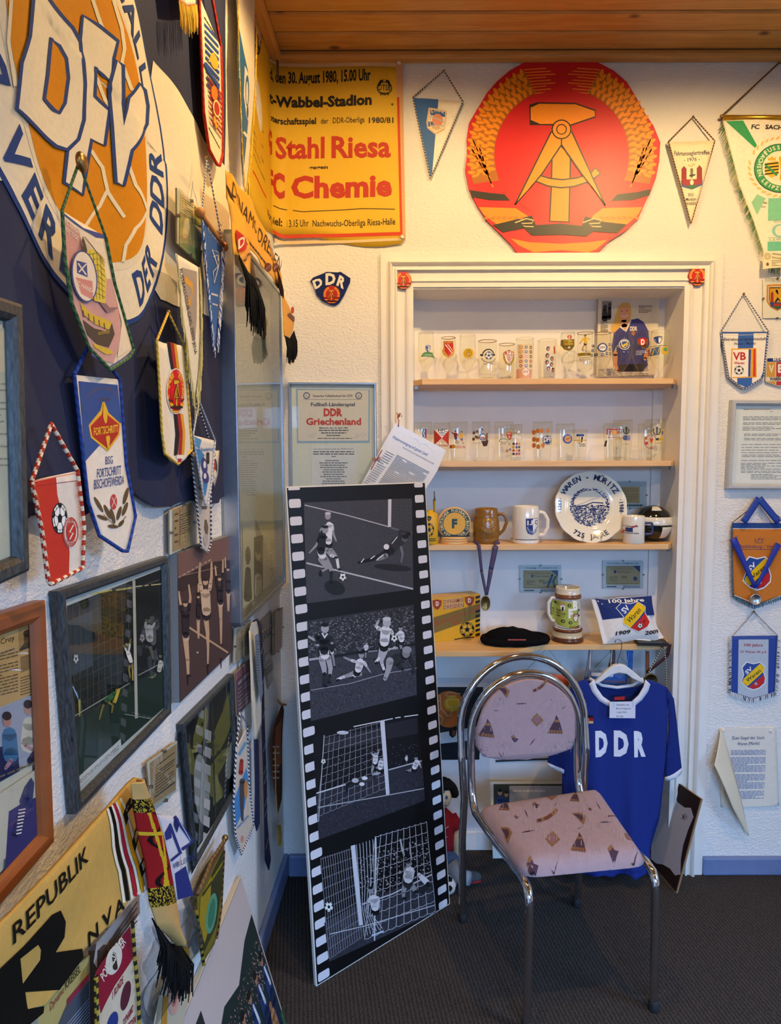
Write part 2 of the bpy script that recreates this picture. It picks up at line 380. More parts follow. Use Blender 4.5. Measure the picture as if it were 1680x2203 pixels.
# ================================================================== room shell
XR = 2.75; YF = -1.90                                          # right wall, wall behind the camera
def lx(y): return XL0+VPX*y
NX0, NX1, NZ1, ND = onY(889, 640, D).x, onY(1469, 700, D).x, onY(1180, 621, D).z, 0.175   # niche opening
def walltex(name, col, bumpd=1.0):
    m, t, b = nt(name); tc = node(t, 'ShaderNodeTexCoord'); b.inputs['Base Color'].default_value = lin(col); b.inputs['Roughness'].default_value = .75; b.inputs['Specular IOR Level'].default_value = .25
    n = node(t, 'ShaderNodeTexNoise', Scale=120.0, Detail=3.0, Roughness=.6, Distortion=.3); n2 = node(t, 'ShaderNodeTexNoise', Scale=45.0, Detail=2.0)
    mp = node(t, 'ShaderNodeMapping'); mp.inputs['Scale'].default_value = (.8, .8, 1.3); t.links.new(tc.outputs['Object'], mp.inputs[0])
    t.links.new(mp.outputs[0], n.inputs[0]); t.links.new(mp.outputs[0], n2.inputs[0])
    r = node(t, 'ShaderNodeValToRGB'); r.color_ramp.elements[0].position = .42; r.color_ramp.elements[1].position = .62; t.links.new(n.outputs[0], r.inputs[0])
    ad = node(t, 'ShaderNodeMath', operation='ADD'); t.links.new(r.outputs[0], ad.inputs[0]); t.links.new(n2.outputs[0], ad.inputs[1])
    bp = node(t, 'ShaderNodeBump', Strength=.5*bumpd, Distance=.003); t.links.new(ad.outputs[0], bp.inputs['Height']); t.links.new(bp.outputs[0], b.inputs['Normal'])
    return m
WALL = walltex('roughcast_white_wall', 'e9e6e0'); NICHE = plain('niche_white_paint', 'e8e6e2', .5, var=.03, scale=9, bump=.1, bscale=25)
def woodmat(name, c1, c2, knots=True, rough=.45, sc=(1.2, 14, 14), kn=9.0):
    m, t, b = nt(name); tc = node(t, 'ShaderNodeTexCoord'); oi = node(t, 'ShaderNodeObjectInfo'); ad = node(t, 'ShaderNodeVectorMath', operation='ADD')
    ml = node(t, 'ShaderNodeVectorMath', operation='SCALE'); cx = node(t, 'ShaderNodeCombineXYZ'); t.links.new(oi.outputs['Random'], cx.inputs[0]); t.links.new(oi.outputs['Random'], cx.inputs[2])
    t.links.new(cx.outputs[0], ml.inputs[0]); ml.inputs['Scale'].default_value = 13.7
    t.links.new(tc.outputs['Object'], ad.inputs[0]); t.links.new(ml.outputs[0], ad.inputs[1])
    mp = node(t, 'ShaderNodeMapping'); mp.inputs['Scale'].default_value = sc; t.links.new(ad.outputs[0], mp.inputs[0])
    n = node(t, 'ShaderNodeTexNoise', Scale=3.0, Detail=6.0, Distortion=1.2); t.links.new(mp.outputs[0], n.inputs[0])
    r = node(t, 'ShaderNodeValToRGB'); r.color_ramp.elements[0].position = .3; r.color_ramp.elements[1].position = .7; r.color_ramp.elements[0].color = lin(c1); r.color_ramp.elements[1].color = lin(c2)
    t.links.new(n.outputs[0], r.inputs[0]); src = r.outputs[0]
    if knots:
        mp2 = node(t, 'ShaderNodeMapping'); mp2.inputs['Scale'].default_value = (.55, 1, 1); t.links.new(ad.outputs[0], mp2.inputs[0])
        v = node(t, 'ShaderNodeTexVoronoi', Scale=kn); t.links.new(mp2.outputs[0], v.inputs['Vector'])
        r2 = node(t, 'ShaderNodeValToRGB'); r2.color_ramp.elements[0].position = .05; r2.color_ramp.elements[1].position = .13; r2.color_ramp.elements[0].color = (.25, .16, .1, 1); r2.color_ramp.elements[1].color = (1, 1, 1, 1)
        t.links.new(v.outputs['Distance'], r2.inputs[0]); mx = node(t, 'ShaderNodeMix', data_type='RGBA', blend_type='MULTIPLY'); mx.inputs[0].default_value = 1; t.links.new(src, mx.inputs[6]); t.links.new(r2.outputs[0], mx.inputs[7]); src = mx.outputs[2]
    t.links.new(src, b.inputs['Base Color']); b.inputs['Roughness'].default_value = rough; return m
PINE = woodmat('varnished_pine', 'b47c38', 'cc9850'); BEECH = woodmat('beech_shelf_wood', 'd9a86a', 'e6bd86', False, .4, (1.0, 10, 10))
# back wall with the niche opening (four rectangles and the niche lining in one mesh)
w = MB(); q = lambda x0, x1, z0, z1: w.add([(x0, D, z0), (x1, D, z0), (x1, D, z1), (x0, D, z1)], [(0, 1, 2, 3)])
q(lx(D)-.02, NX0, 0, HR); q(NX1, XR, 0, HR); q(NX0, NX1, NZ1, HR)
struct(w.build('wall_back', WALL)); w = MB(); y1 = D+ND
w.add([(NX0, D, 0), (NX0, y1, 0), (NX0, y1, NZ1), (NX0, D, NZ1), (NX1, D, 0), (NX1, y1, 0), (NX1, y1, NZ1), (NX1, D, NZ1)], [(0, 1, 2, 3), (5, 4, 7, 6), (1, 5, 6, 2), (3, 2, 6, 7)])
w.box(NX0, NX1, y1-.02, y1, 0, .07); w.box(NX0, NX1, y1-.012, y1, .07, .078)
w.box(NX0, NX0+.035, y1-.012, y1, 0, NZ1); w.box(NX1-.035, NX1, y1-.012, y1, 0, NZ1)
struct(w.build('wall_niche', NICHE))
w = MB(); w.add([(lx(YF), YF, 0), (lx(D), D, 0), (lx(D), D, HR), (lx(YF), YF, HR)], [(0, 1, 2, 3)]); struct(w.build('wall_left', WALL))
vy0, vy1, vz0, vz1 = -.75, .95, .85, 2.15; w = MB()
for a, b, c, d in ((YF, vy0, 0, HR), (vy1, D, 0, HR), (vy0, vy1, 0, vz0), (vy0, vy1, vz1, HR)): w.add([(XR, b, c), (XR, a, c), (XR, a, d), (XR, b, d)], [(0, 1, 2, 3)])
struct(w.build('wall_right', WALL)); w = MB()
for a, b, c, d in ((vy0, vy0+.06, vz0, vz1), (vy1-.06, vy1, vz0, vz1), (vy0, vy1, vz0, vz0+.06), (vy0, vy1, vz1-.06, vz1), (.07, .13, vz0, vz1)): w.box(XR, XR+.06, a, b, c, d)
w.box(XR-.14, XR+.02, vy0-.05, vy1+.05, vz0-.03, vz0); struct(w.build('added_window', WHITEP))  # unseen window frame, added to go with the side fill light
wx0, wx1, wz0, wz1 = -0.15, 1.85, .85, 2.15
w = MB(); x0 = lx(YF)
for a, b, c, d in ((x0, wx0, 0, HR), (wx1, XR, 0, HR), (wx0, wx1, 0, wz0), (wx0, wx1, wz1, HR)): w.add([(b, YF, c), (a, YF, c), (a, YF, d), (b, YF, d)], [(0, 1, 2, 3)])
struct(w.build('wall_front', WALL))
w = MB()
for a, b, c, d in ((wx0, wx0+.06, wz0, wz1), (wx1-.06, wx1, wz0, wz1), (wx0, wx1, wz0, wz0+.06), (wx0, wx1, wz1-.06, wz1), (.82, .88, wz0, wz1)): w.box(a, b, YF-.06, YF, c, d)
w.box(wx0-.05, wx1+.05, YF-.02, YF+.14, wz0-.03, wz0); struct(w.build('window_1', WHITEP))
# carpet floor
def carpet():
    m, t, b = nt('ribbed_grey_carpet'); tc = node(t, 'ShaderNodeTexCoord'); mp = node(t, 'ShaderNodeMapping'); mp.inputs['Rotation'].default_value = (0, 0, radians(-8)); t.links.new(tc.outputs['Object'], mp.inputs[0])
    wv = node(t, 'ShaderNodeTexWave', Scale=26.0, Distortion=3.5, Detail=3.0); wv.inputs['Detail Scale'].default_value = 4.0; t.links.new(mp.outputs[0], wv.inputs[0])
    n = node(t, 'ShaderNodeTexNoise', Scale=420.0, Detail=3.0); t.links.new(tc.outputs['Object'], n.inputs[0])
    ml = node(t, 'ShaderNodeMath', operation='MULTIPLY_ADD'); t.links.new(wv.outputs['Fac'], ml.inputs[0]); ml.inputs[1].default_value = .16; t.links.new(n.outputs[0], ml.inputs[2])
    r = node(t, 'ShaderNodeValToRGB'); r.color_ramp.elements[0].position = .38; r.color_ramp.elements[1].position = .85; r.color_ramp.elements[0].color = lin('161312'); r.color_ramp.elements[1].color = lin('605852')
    t.links.new(ml.outputs[0], r.inputs[0]); t.links.new(r.outputs[0], b.inputs['Base Color']); b.inputs['Roughness'].default_value = .95; b.inputs['Specular IOR Level'].default_value = .1
    bp = node(t, 'ShaderNodeBump', Strength=.9, Distance=.004); t.links.new(ml.outputs[0], bp.inputs['Height']); t.links.new(bp.outputs[0], b.inputs['Normal']); return m
w = MB(); w.add([(lx(YF)-.05, YF, 0), (XR, YF, 0), (XR, y1, 0), (lx(D)-.05, y1, 0)], [(0, 1, 2, 3)]); struct(w.build('floor', carpet()))
# ceiling: dark backing and separate pine boards
w = MB(); w.add([(lx(YF)-.1, YF, HR+.012), (XR, YF, HR+.012), (XR, D, HR+.012), (lx(D)-.1, D, HR+.012)], [(0, 3, 2, 1)])
ceil = struct(w.build('ceiling', plain('dark_batten', '3a2412', .8)))
s1 = onZ(577, 72, HR).y; s0 = onZ(562, 28.5, HR).y; PWD = s1-s0
pm = None; y = s1+PWD*1; k = 0
while y > YF-.2:
    ya, yb = max(y-PWD+.0035, YF), min(y-.0035, D)
    if pm is None or abs((yb-ya)-(PWD-.007)) > 1e-4:
        mb = MB(); L = XR-lx(YF)
        h = yb-ya; b_ = .006
        # bevelled board, underside at z = 0
        mb.add([(0, 0, .006), (0, b_, 0), (0, h-b_, 0), (0, h, .006), (L, 0, .006), (L, b_, 0), (L, h-b_, 0), (L, h, .006), (0, 0, .012), (L, 0, .012), (0, h, .012), (L, h, .012)],
               [(0, 4, 5, 1)[::-1], (1, 5, 6, 2)[::-1], (2, 6, 7, 3)[::-1], (8, 9, 4, 0)[::-1], (3, 7, 11, 10)[::-1]])
        ob = mb.build('board', PINE, ceil)
        if abs(h-(PWD-.007)) < 1e-4: pm = ob.data
    else: ob = bpy.data.objects.new('board', pm); COL.objects.link(ob); ob.parent = ceil
    ob.location = (lx(YF), ya, HR); y -= PWD; k += 1
def bar(name, p0, p1, w_, h_, mat, zt, kind=True):      # strip along the wall foot or ceiling edge with a bevelled section
    a = Vector(p0); b = Vector(p1); d = (b-a).normalized(); n = Vector((d.y, -d.x, 0)); L = (b-a).length
    M = Matrix((d, -n, Vector((0, 0, 1)))).transposed().to_4x4(); M.translation = a
    mb = MB(); mb.box(0, L, -w_, 0, zt, zt+h_); o = mb.build(name, mat, None, M, bevel=min(w_, h_)*.35); return struct(o)
bar('trim_1', (lx(YF), YF, 0), (lx(D), D, 0), .042, .03, PINE, HR-.03)
bar('trim_2', (lx(D), D, 0), (XR, D, 0), .042, .026, PINE, HR-.026)
BLUEB = plain('grey_blue_skirting_paint', '6f7fa6', .45, var=.08, scale=18)
bar('baseboard_left', (lx(YF), YF, 0), (lx(D), D, 0), .018, .085, BLUEB, 0)
cx0 = onY(819, 570, D).x; cx1 = onY(1552, 560, D).x; ctz = onY(1180, 546, D).z
bar('baseboard_back_left', (lx(D)+.018, D, 0), (cx0, D, 0), .02, .085, BLUEB, 0)
bar('baseboard_back_right', (cx1, D, 0), (XR, D, 0), .02, .07, BLUEB, 0)
# moulded white casing around the niche: left, top and right lengths, mitred
prof = [(0, .012), (.042, .012), (.045, .022), (.052, .026), (.060, .020), (.064, .012), (.078, .010), (.079, .0165), (.088, .018), (.090, .004), (.134, .004), (.136, .010), (.146, .012), (.152, .006), (.1745, .006)]
def casing():
    prof_ = [(a*(NX0-cx0)/.1745, h) for a, h in prof]; mb = MB(); corners = lambda a: [(cx0+a, 0), (cx0+a, ctz-a), (cx1-a*(cx1-NX1)/(NX0-cx0), ctz-a), (cx1-a*(cx1-NX1)/(NX0-cx0), 0)]
    parts = []
    for seg in range(3):
        mb = MB(); vs = []
        for a, h in prof_+[(prof_[-1][0], -.0)]:
            c = corners(a); p, r = c[seg], c[seg+1]; vs += [(p[0], D-h, p[1]), (r[0], D-h, r[1])]
        c = corners(0); vs = [(c[seg][0], D, c[seg][1]), (c[seg+1][0], D, c[seg+1][1])]+vs
        n = len(vs)//2; mb.add(vs, [(2*i, 2*i+1, 2*i+3, 2*i+2) for i in range(n-1)])
        parts.append(mb)
    root = struct(parts[1].build('trim_3', WHITEP))
    for p in (parts[0], parts[2]): p.build('upright', WHITEP, root)
    return root
casing()
# downlights set in the ceiling; the third is an added fill lamp
for i, (x, y, p) in enumerate(SPOTS):
    t = thing('ceiling_downlight', ['small round downlight in the pine ceiling above the right side', 'small round downlight in the pine ceiling near the poster corner', 'added fill downlight in the pine ceiling nearest the window'][i], 'lamp', T(x, y, HR), 'ceiling downlights')
    MB().lathe([(.03, .0), (.045, 0), (.046, -.006), (.04, -.01), (.03, -.004), (.028, .0)], 20).build('trim_ring', SILVER, t)
# ================================================================== things on the back wall
def emblem(c, cx, cy, sx, sy, full=False, gold='ee8c10', red='cc141e', outline=True, blk='1e1a12'):
    # state emblem: hammer, compass and ears of grain; authored in a crop whose disc centre is (1005,650), outer radius about 600
    old = c.map; c.map = lambda x, y: (cx+(x-1005)/600*sx, cy+(y-655)/600*sy)
    if outline:
        c.poly([(890,40),(985,38),(1160,45),(1225,75),(1330,130),(1410,200),(1465,290),(1520,390),(1575,470),(1618,575),(1612,690),(1590,800),(1560,880),(1520,960),(1480,1050),(1410,1120),(1300,1190),(1225,1265),(735,1272),(690,1210),(620,1140),(540,1060),(480,970),(430,870),(405,745),(420,640),(415,560),(430,455),(480,370),(540,270),(600,200),(680,130),(760,85),(840,60)] if full else [(1005+600*sin(radians(a)), 655-610*cos(radians(a))) for a in range(0, 360, 12)], red)
    rr = lambda a, r: (1005+r*sin(radians(a)), 655-r*cos(radians(a)))
    for sgn in (-1, 1):
        c.poly([rr(sgn*a, 575) for a in range(24, 112, 6)]+[rr(sgn*a, 418) for a in range(112, 20, -6)], 'a8610f' if full else gold)
        if full:
            c.begin()
            for a in range(26, 102, 5):
                for r, da in ((445, -16), (478, 16), (512, -16), (545, 16), (567, -14)):
                    x, y = rr(sgn*(a+(2 if da > 0 else 0)), r); c.ell(x, y, 27, 12, gold, 9, rot=sgn*(a+da)+90)
            for a in range(102, 114, 3): c.line([rr(sgn*(a-22), 560-(a % 2)*40), rr(sgn*(a+4), 470+(a % 3)*30)], 8, gold)
            for k in range(9): x, y = rr(sgn*24, 420+k*20); c.line([(x, y), (1005+sgn*(40+(k % 3)*28), y-10)], 7, 'e8821a')
            c.end()
        else:
            for a in range(30, 110, 14): c.line([rr(sgn*a, 430), rr(sgn*(a+8), 565)], 16, red)
    c.ell(1005, 650, 408, 400, red, 40)
    def out(pts, w=9): c.poly(pts, gold); c.line(pts, w, blk, True)
    lw = 9 if full else 18
    out([(945,660),(1000,600),(1060,660),(1055,860),(1050,1070),(930,1065),(940,860)], lw)
    out([(865,780),(930,800),(1010,808),(1100,797),(1185,768),(1213,735),(1245,768),(1210,798),(1160,825),(1080,850),(1000,858),(920,848),(830,812)], lw)
    out([(808,345),(850,332),(1090,335),(1213,378),(1213,418),(1065,468),(940,466),(810,466)], lw)
    if full: c.poly([(808,340),(870,334),(815,360)], blk); c.poly([(808,435),(880,466),(812,466)], blk)
    out([(940,510),(715,963),(880,775),(1003,592),(1003,540)], lw); out([(1066,510),(1275,968),(1130,775),(1003,592),(1003,540)], lw)
    c.ell(1003, 497, 62, 62, blk, 20); c.ell(1003, 497, 54, 54, gold, 20)
    if full: c.ring(1003, 497, 30, 30, 7, blk)
    for pts in ([(435,872),(560,890),(650,898),(685,938),(560,935),(445,915)], [(1310,940),(1350,898),(1470,885),(1560,865),(1550,905),(1440,935)]): c.poly(pts, blk)
    for pts in ([(490,978),(720,985),(790,1030),(830,1075),(600,1085),(520,1025)], [(1170,1070),(1205,1025),(1260,985),(1505,978),(1480,1025),(1410,1085)]): c.poly(pts, gold)
    c.poly([(575,1090),(700,1060),(820,1030),(845,1090),(1000,1080),(1130,1095),(1150,1035),(1270,1070),(1410,1085),(1350,1140),(1200,1130),(1160,1160),(1000,1150),(820,1155),(770,1110),(640,1135)], blk)
    c.poly([(690,1172),(800,1195),(1000,1205),(1180,1195),(1290,1180),(1220,1240),(1170,1258),(1000,1245),(830,1258),(740,1215)], gold)
    if full:
        for x in (745, 1165): c.line([(x-30,1075),(x+40,1050),(x+85,1060),(x+75,1078),(x+10,1080),(x+30,1098),(x+85,1100)], 6, 'e8c88a')
        for x in range(540, 760, 36): c.ell(x, 1045, 17, 9, 'c07818', 8, -20); c.ell(2010-x, 1045, 17, 9, 'c07818', 8, 20)
    c.map = old
# ---- yellow football poster that folds round the corner onto the left wall
cxl = lx(D); pz0 = onY(720, 520, D).z; pz1 = onY(720, 137, D).z
PP = Pl((cxl, D-.004, pz0)); RF = .055
Ucol = PP.uv(611, 500)[0]
# lettering is laid out on the flat sheet; the sheet is then bent round the corner: u measured from the corner
def pdef(x, z, o=0.0):
    # x>RF lies on the back wall, x<-RF on the left wall, round bend between
    wv = .004+.003*sin(x*17+z*4)+.002*sin(z*13)
    if x >= RF: return (x, -wv, z)
    a = RF*(2-pi/2)/2
    th = (RF-x)/RF
    if th <= pi/2: return (RF-RF*sin(th), -(RF-RF*cos(th))-wv*.7, z)
    d = -(x-RF)-RF*pi/2
    return (wv-VPX*0-VPX*(RF+d), -(RF+d), z)
t = thing('match_poster', 'yellow football match poster with red and black lettering folded round the room corner', 'poster', PP)
x1 = PP.uv(866, 300)[0]; zt = pz1-pz0; mb = MB(); uL = -.36
def pp(u, v):
    x = uL+(x1-uL)*u; z = zt*v*(1 if x > -.05 else 1)-.02*sin(u*9)*(1-v); return pdef(x, z)
mb.grid(pp, 60, 14, 'ddb22a'); mb.build('sheet', paper(), t, solid=.0006)
pc = Cv(PP, .0008, lambda x, z: pdef(x, z), .03)
pc.rect(560, 132, 868, 146, 'd9b98a'); 
pc.z(500, 0, 3.935)
pc.text('d, den 30. August 1980, 15.00 Uhr', 300, 718, 1170, 690, 92, '201c18', .03)
pc.text('t-Wabbel-Stadion', 285, 918, 1180, 892, 82, '201c18', .045)
pc.text('sterschaftsspiel', 300, 1066, 708, 1050, 52, '201c18', .035); pc.text('der', 748, 1048, 812, 1044, 44, '201c18', .01); pc.text('DDR-Oberliga', 850, 1044, 1118, 1040, 46, '201c18', .01); pc.text('1980/81', 1155, 1048, 1362, 1046, 46, '201c18', .02)
pc.text('G', 215, 1350, 322, 1350, 190, 'b8331e', .05); pc.text('Stahl', 362, 1352, 780, 1334, 170, 'b8331e', .03); pc.text('Riesa', 838, 1332, 1340, 1332, 172, 'b8331e', .03)
pc.text('gegen', 650, 1438, 808, 1430, 30, '201c18', .03)
pc.text('FC', 260, 1684, 446, 1682, 190, 'b8331e', .05); pc.text('Chemie', 500, 1680, 1350, 1660, 172, 'b8331e', .04)
pc.line([(335,1770),(600,1800),(1100,1770),(1375,1780)], 6, '201c18')
pc.text('Vorspiel:', 130, 1925, 425, 1925, 62, '201c18', .03); pc.text('13.15 Uhr', 465, 1930, 648, 1924, 58, '201c18', .008); pc.text('Nachwuchs-Oberliga Riesa-Halle', 680, 1924, 1378, 1908, 54, '201c18', .008)
pc.line([(325,1985),(420,2010),(700,2002),(1100,1990),(1440,1985)], 30, 'c8401e'); pc.line([(1402,830),(1430,1990)], 20, 'c8401e')
pc.poly([(1385,560),(1440,540),(1465,2030),(1440,2030),(1412,830),(1388,830)], 'd0a070'); pc.line([(345,2050),(440,2062),(900,2050),(1440,2030)], 24, 'dcc090')
pc.ring(1287, 755, 62, 50, 8, '201c18', 16); pc.ctext('DTSB', 1287, 775, 100, 48, '201c18', .01); pc.ctext('DDR', 1290, 815, 80, 24, '201c18', .02); pc.poly([(1225,735),(1250,690),(1285,684),(1240,745)], '201c18'); pc.poly([(1345,735),(1325,690),(1290,684),(1335,745)], '201c18')
for x, y, r in ((1353, 890, 10), (803, 926, 4), (1135, 1660, 4)): pc.ell(x, y, r, r, '5a4418', 8)
# left-wall flap
pc.football(-180, 560, 150, 230, '2a2018', 'd8b088'); pc.ell(-190, 600, 60, 110, 'c8401e', 20); pc.ell(-190, 600, 40, 80, 'd8b088', 20); pc.text('★', -215, 640, -165, 640, 40, 'c8401e')
for k in range(4): pc.line([(-340+k*70, 800),(-330+k*70, 1100)], 3, '7a5a14'); pc.line([(-350, 820+k*70),(-60, 830+k*70)], 3, '7a5a14')
pc.line([(-420, 1270),(60, 1290)], 10, '201c18')
for i, (tx_, wd_) in enumerate((('Vorverkauf:', 260), ('am 28. und 29. August 80', 420), ('14.00-17.00 Uhr', 300), ('Gaststätte „EXPORTEX“', 430), ('14.00-16.00 Uhr', 290), ('HO-Sportgeschäft, Merseburg', 440))): pc.text(tx_, -390, 1370+i*62, -390+wd_, 1372+i*62, 32, '201c18', .01)
pc.line([(-420, 1800),(100, 1790)], 20, 'c8401e'); pc.rect(-430, 150, -80, 200, '2a2018')
pc.build('printed_design', paper(), t)
for x, y in ((582, 139), (858, 142), (866, 512)): u = PP.uv(x, y); r = pdef(*u); MB().lathe([(.0, .0), (.006, .001), (.007, .004)], 10).build('drawing_pin', plain('clear_pin', 'e8e4d8', .3), t, PP.mat() @ Matrix.Translation((r[0], r[1]-.008, r[2])) @ Matrix.Rotation(radians(90), 4, 'X'))
# small steel hanger hook below the ceiling corner
P = BP(596, 150, .035); t = thing('picture_rail_hook', 'small steel hook with a hanging strap at the ceiling corner', 'hook', P)
L3 = lambda P, pts, o=0: [(lambda u: (u[0], -o, u[1]))(P.uv(*p)) for p in pts]
MB().tube(dense(L3(P, [(592,103),(597,107),(599,114),(594,117),(597,124)]), .004), .0018, n=6).build('hook', STEEL, t)
a = P.uv(594, 126); b = P.uv(600, 163); MB().prism([(a[0], a[1]), (b[0], a[1]), (b[0], b[1]), (a[0], b[1])], -.002, .002).build('strap', STEEL, t)
# ---- large round emblem
P = BP(1207, 540, .003); t = thing('emblem_panel', 'large red painted panel with hammer, compass and wreath of grain above the niche', 'wall emblem', P)
c = Cv(P, .0078, None)
c.map = None; c.z(860, 110, 2.897)
E0 = [(890,40),(985,38),(1160,45),(1225,75),(1330,130),(1410,200),(1465,290),(1520,390),(1575,470),(1618,575),(1612,690),(1590,800),(1560,880),(1520,960),(1480,1050),(1410,1120),(1300,1190),(1225,1265),(735,1272),(690,1210),(620,1140),(540,1060),(480,970),(430,870),(405,745),(420,640),(415,560),(430,455),(480,370),(540,270),(600,200),(680,130),(760,85),(840,60)]
mb = MB(); mb.prism([c.q(*p) for p in E0], -.007, 0, 'b01018'); mb.build('panel', vinyl(), t, bevel=.001)
emblem(c, 1005, 655, 600, 600, True, outline=True); c.build('painted_emblem', vinyl(), t)
# ---- two round stickers on the casing corners
for cx, cy, rx, ry, lb in ((868, 603.5, 17.5, 18.5, 'round red emblem badge on the left upper corner of the casing'), (1499, 595, 18.5, 20, 'round red emblem badge on the right upper corner of the casing')):
    P = BP(cx, cy+ry, .0125); t = thing('round_badge', lb, 'badge', P, 'emblem badges on the casing')
    c = Cv(P, .0042); o = [P.uv(cx+rx*cos(radians(k*15)), cy+ry*sin(radians(k*15))) for k in range(24)]; MB().prism(o, -.0035, .006, 'a01a1c').build('disc', vinyl(), t); emblem(c, cx, cy, rx*.97, ry*.97, gold='e8a040'); c.build('painted_emblem', vinyl(), t)
# ---- embroidered DDR patch
P = BP(712, 657, .004); t = thing('fabric_patch', 'navy shield-shaped fabric patch with white DDR letters and a round emblem', 'patch', P); c = Cv(P, .0058).z(600, 540, 4.08)
o = [(275,268),(300,235),(400,195),(412,185),(520,190),(540,183),(628,240),(625,275),(570,395),(530,460),(490,480),(455,475),(380,440),(330,385),(310,310)]
MB().prism([c.q(*p) for p in o], -.005, 0, '1c2a5e').build('shield', cloth(), t, bevel=.0015)
c.text('D', 318, 338, 392, 300, 68, 'dedcd2', .045, up=(-24, -66)); c.text('D', 410, 298, 498, 292, 92, 'dedcd2', .045); c.text('R', 505, 300, 570, 334, 88, 'dedcd2', .045, up=(26, -82))
emblem(c, 464, 385, 74, 76, gold='d98a3c', red='b03028'); c.build('embroidery', cloth(), t)
# ---- pennant Stahl Riesa
P = BP(940, 300, .004)
def art(c):
    c.z(860, 110, 2.897); c.poly([(82,290),(240,300),(238,340),(200,780),(190,790)], '2c62a4')
    c.poly([(165,440),(180,352),(240,360),(290,370),(294,395),(286,450),(280,490),(222,522),(170,480)], 'd8b88c'); c.poly([(176,440),(190,362),(285,378),(286,400),(278,480),(222,512),(180,472)], 'e8dcc0'); c.poly([(188,364),(284,380),(282,410),(190,400)], '2c62a4'); c.poly([(176,440),(225,440),(222,470),(178,470)], '2c62a4')
    c.ell(235, 430, 34, 40, 'd88a6c', 16); c.line([(190,405),(190,465),(275,465),(275,440),(195,410)], 8, 'b8b8b4'); c.arc('STAHL', 235, 470, 85, 90, -28, 30, 20, 'd8d0b8', .02); c.arc('RIESA', 228, 430, 60, 62, 205, 155, 18, 'c89a50', .02, True)
pennant(P, 'triangular_pennant', 'blue and white triangular pennant with a steel works crest left of the large emblem', [(888,209),(996,219),(926,384)], 'ece6d6', [(888,209),(955,152),(996,219)], ('1a2036', 'd8d0b8'), art)
# ---- pennant Fahrtenseglertreffen
P = BP(1486, 420, .006)
def art(c):
    c.z(1400, 110, 3.732); c.ctext('Fahrtenseglertreffen', 328, 835, 278, 34, '1c2440', .012); c.ctext('- 1976 -', 328, 884, 122, 28, '1c2440', .012)
    for x in (249, 366): c.rect(x, 945, x+40, 1035, '8e1f2c'); c.poly([(x-3,948),(x+20,918),(x+43,948)], '8e1f2c')
    c.poly([(245,1035),(410,1035),(408,1080),(330,1112),(250,1085)], '3a5a9c'); c.poly([(250,1020),(300,1030),(355,1030),(408,1020),(400,1070),(330,1090),(258,1072)], '9e2430'); c.poly([(290,1085),(330,1070),(370,1085),(330,1110)], '2c6a34'); c.ell(328, 1055, 14, 22, 'e8dcc4', 12); c.line([(300,912),(328,925),(355,910),(328,905)], 8, 'b89a50')
    c.limb([(328,950,22),(328,1010,18)], '6a6440'); c.limb([(315,1000,14),(350,995,12)], '24201c')
    for i, (s_, w_) in enumerate((('BSG', 40), ('Medizin', 78), ('WAREN', 74))): c.ctext(s_, 322, 1165+i*36, w_, 24, '1c2440', .012)
pennant(P, 'triangular_pennant', 'cream triangular pennant reading Fahrtenseglertreffen 1976 with a red castle', [(1437,305),(1537,304),(1486,482)], 'e6d8b8', [(1437,305),(1491,251),(1537,304)], ('30241c', 'b89a70'), art, deform=lambda x, z: .012+.004*sin(x*40))
# ---- big FC Sachsen pennant with gold rod sleeve
P = BP(1680, 560, .006)
def art(c):
    c.z(1400, 110, 3.732); c.poly([(608,556),(742,556),(852,755),(838,778)], '2f9a5c'); c.ctext('FC   SACHSEN   LEIPZIG', 1105, 625, 600, 34, '2a2418', .03, .15)
    c.ell(1045, 940, 212, 196, '3f9a5c', 40); c.ell(1045, 940, 150, 140, 'efe6cc', 36); c.ring(1045, 940, 212, 196, 6, '205a34'); c.arc('SACHSEN LEIPZIG', 1045, 940, 190, 178, 320, 165, 30, 'f0e8d0', .03, True); c.arc('·FUSSBALL·', 1045, 940, 168, 152, -60, 60, 34, 'f0e8d0', .03)
    c.poly([(912,900),(1018,880),(1030,920),(1020,990),(970,1020),(920,985)], 'd8b840')
    for k in range(4): c.line([(912,912+k*26),(1024,898+k*26)], 10, '2a2418')
    c.line([(918,915),(1010,1000)], 16, '2f9a5c'); c.limb([(1040,860,30),(1060,960,40),(1040,1030,20)], 'd8b030'); c.poly([(935,850),(950,862),(970,846),(988,862),(1005,850),(1000,880),(940,880)], 'd8b040')
    for a in range(-150, 30, 11): r = radians(a); c.ell(1045+250*cos(r), 930+235*sin(r)*1, 22, 9, 'e0c070', 8, a+60)
    for a in range(90, 200, 11): r = radians(a); c.ell(1045+250*cos(r), 930+235*sin(r)*1, 22, 9, 'e0c070', 8, a+60)
    c.text('POKALSIEGER · FUSSBALL', 822, 1222, 1250, 1222, 14, '4a4a34', .01, .3); c.text('1966', 885, 1252, 925, 1252, 12, '4a4a34', 0, .3)
    c.poly([(860,1145),(925,1180),(860,1310),(815,1210)], '8cc8a0'); c.poly([(945,1180),(1250,1180),(1250,1355),(945,1355)], '7cc8a4'); c.ctext('BSG CHEMIE', 1080, 1375, 180, 18, '6aa894', .0); c.ell(1035, 1440, 58, 52, '8cc8c0', 24); c.ell(1035, 1440, 34, 40, 'e8e4d0', 20); c.ctext('LEIPZIG', 1050, 1518, 180, 18, '6aa894', 0); c.rect(945, 1355, 1250, 1359, '8ab8a8'); c.rect(945, 1492, 1250, 1496, '8ab8a8'); c.rect(945, 1525, 1250, 1600, '6abfa0')
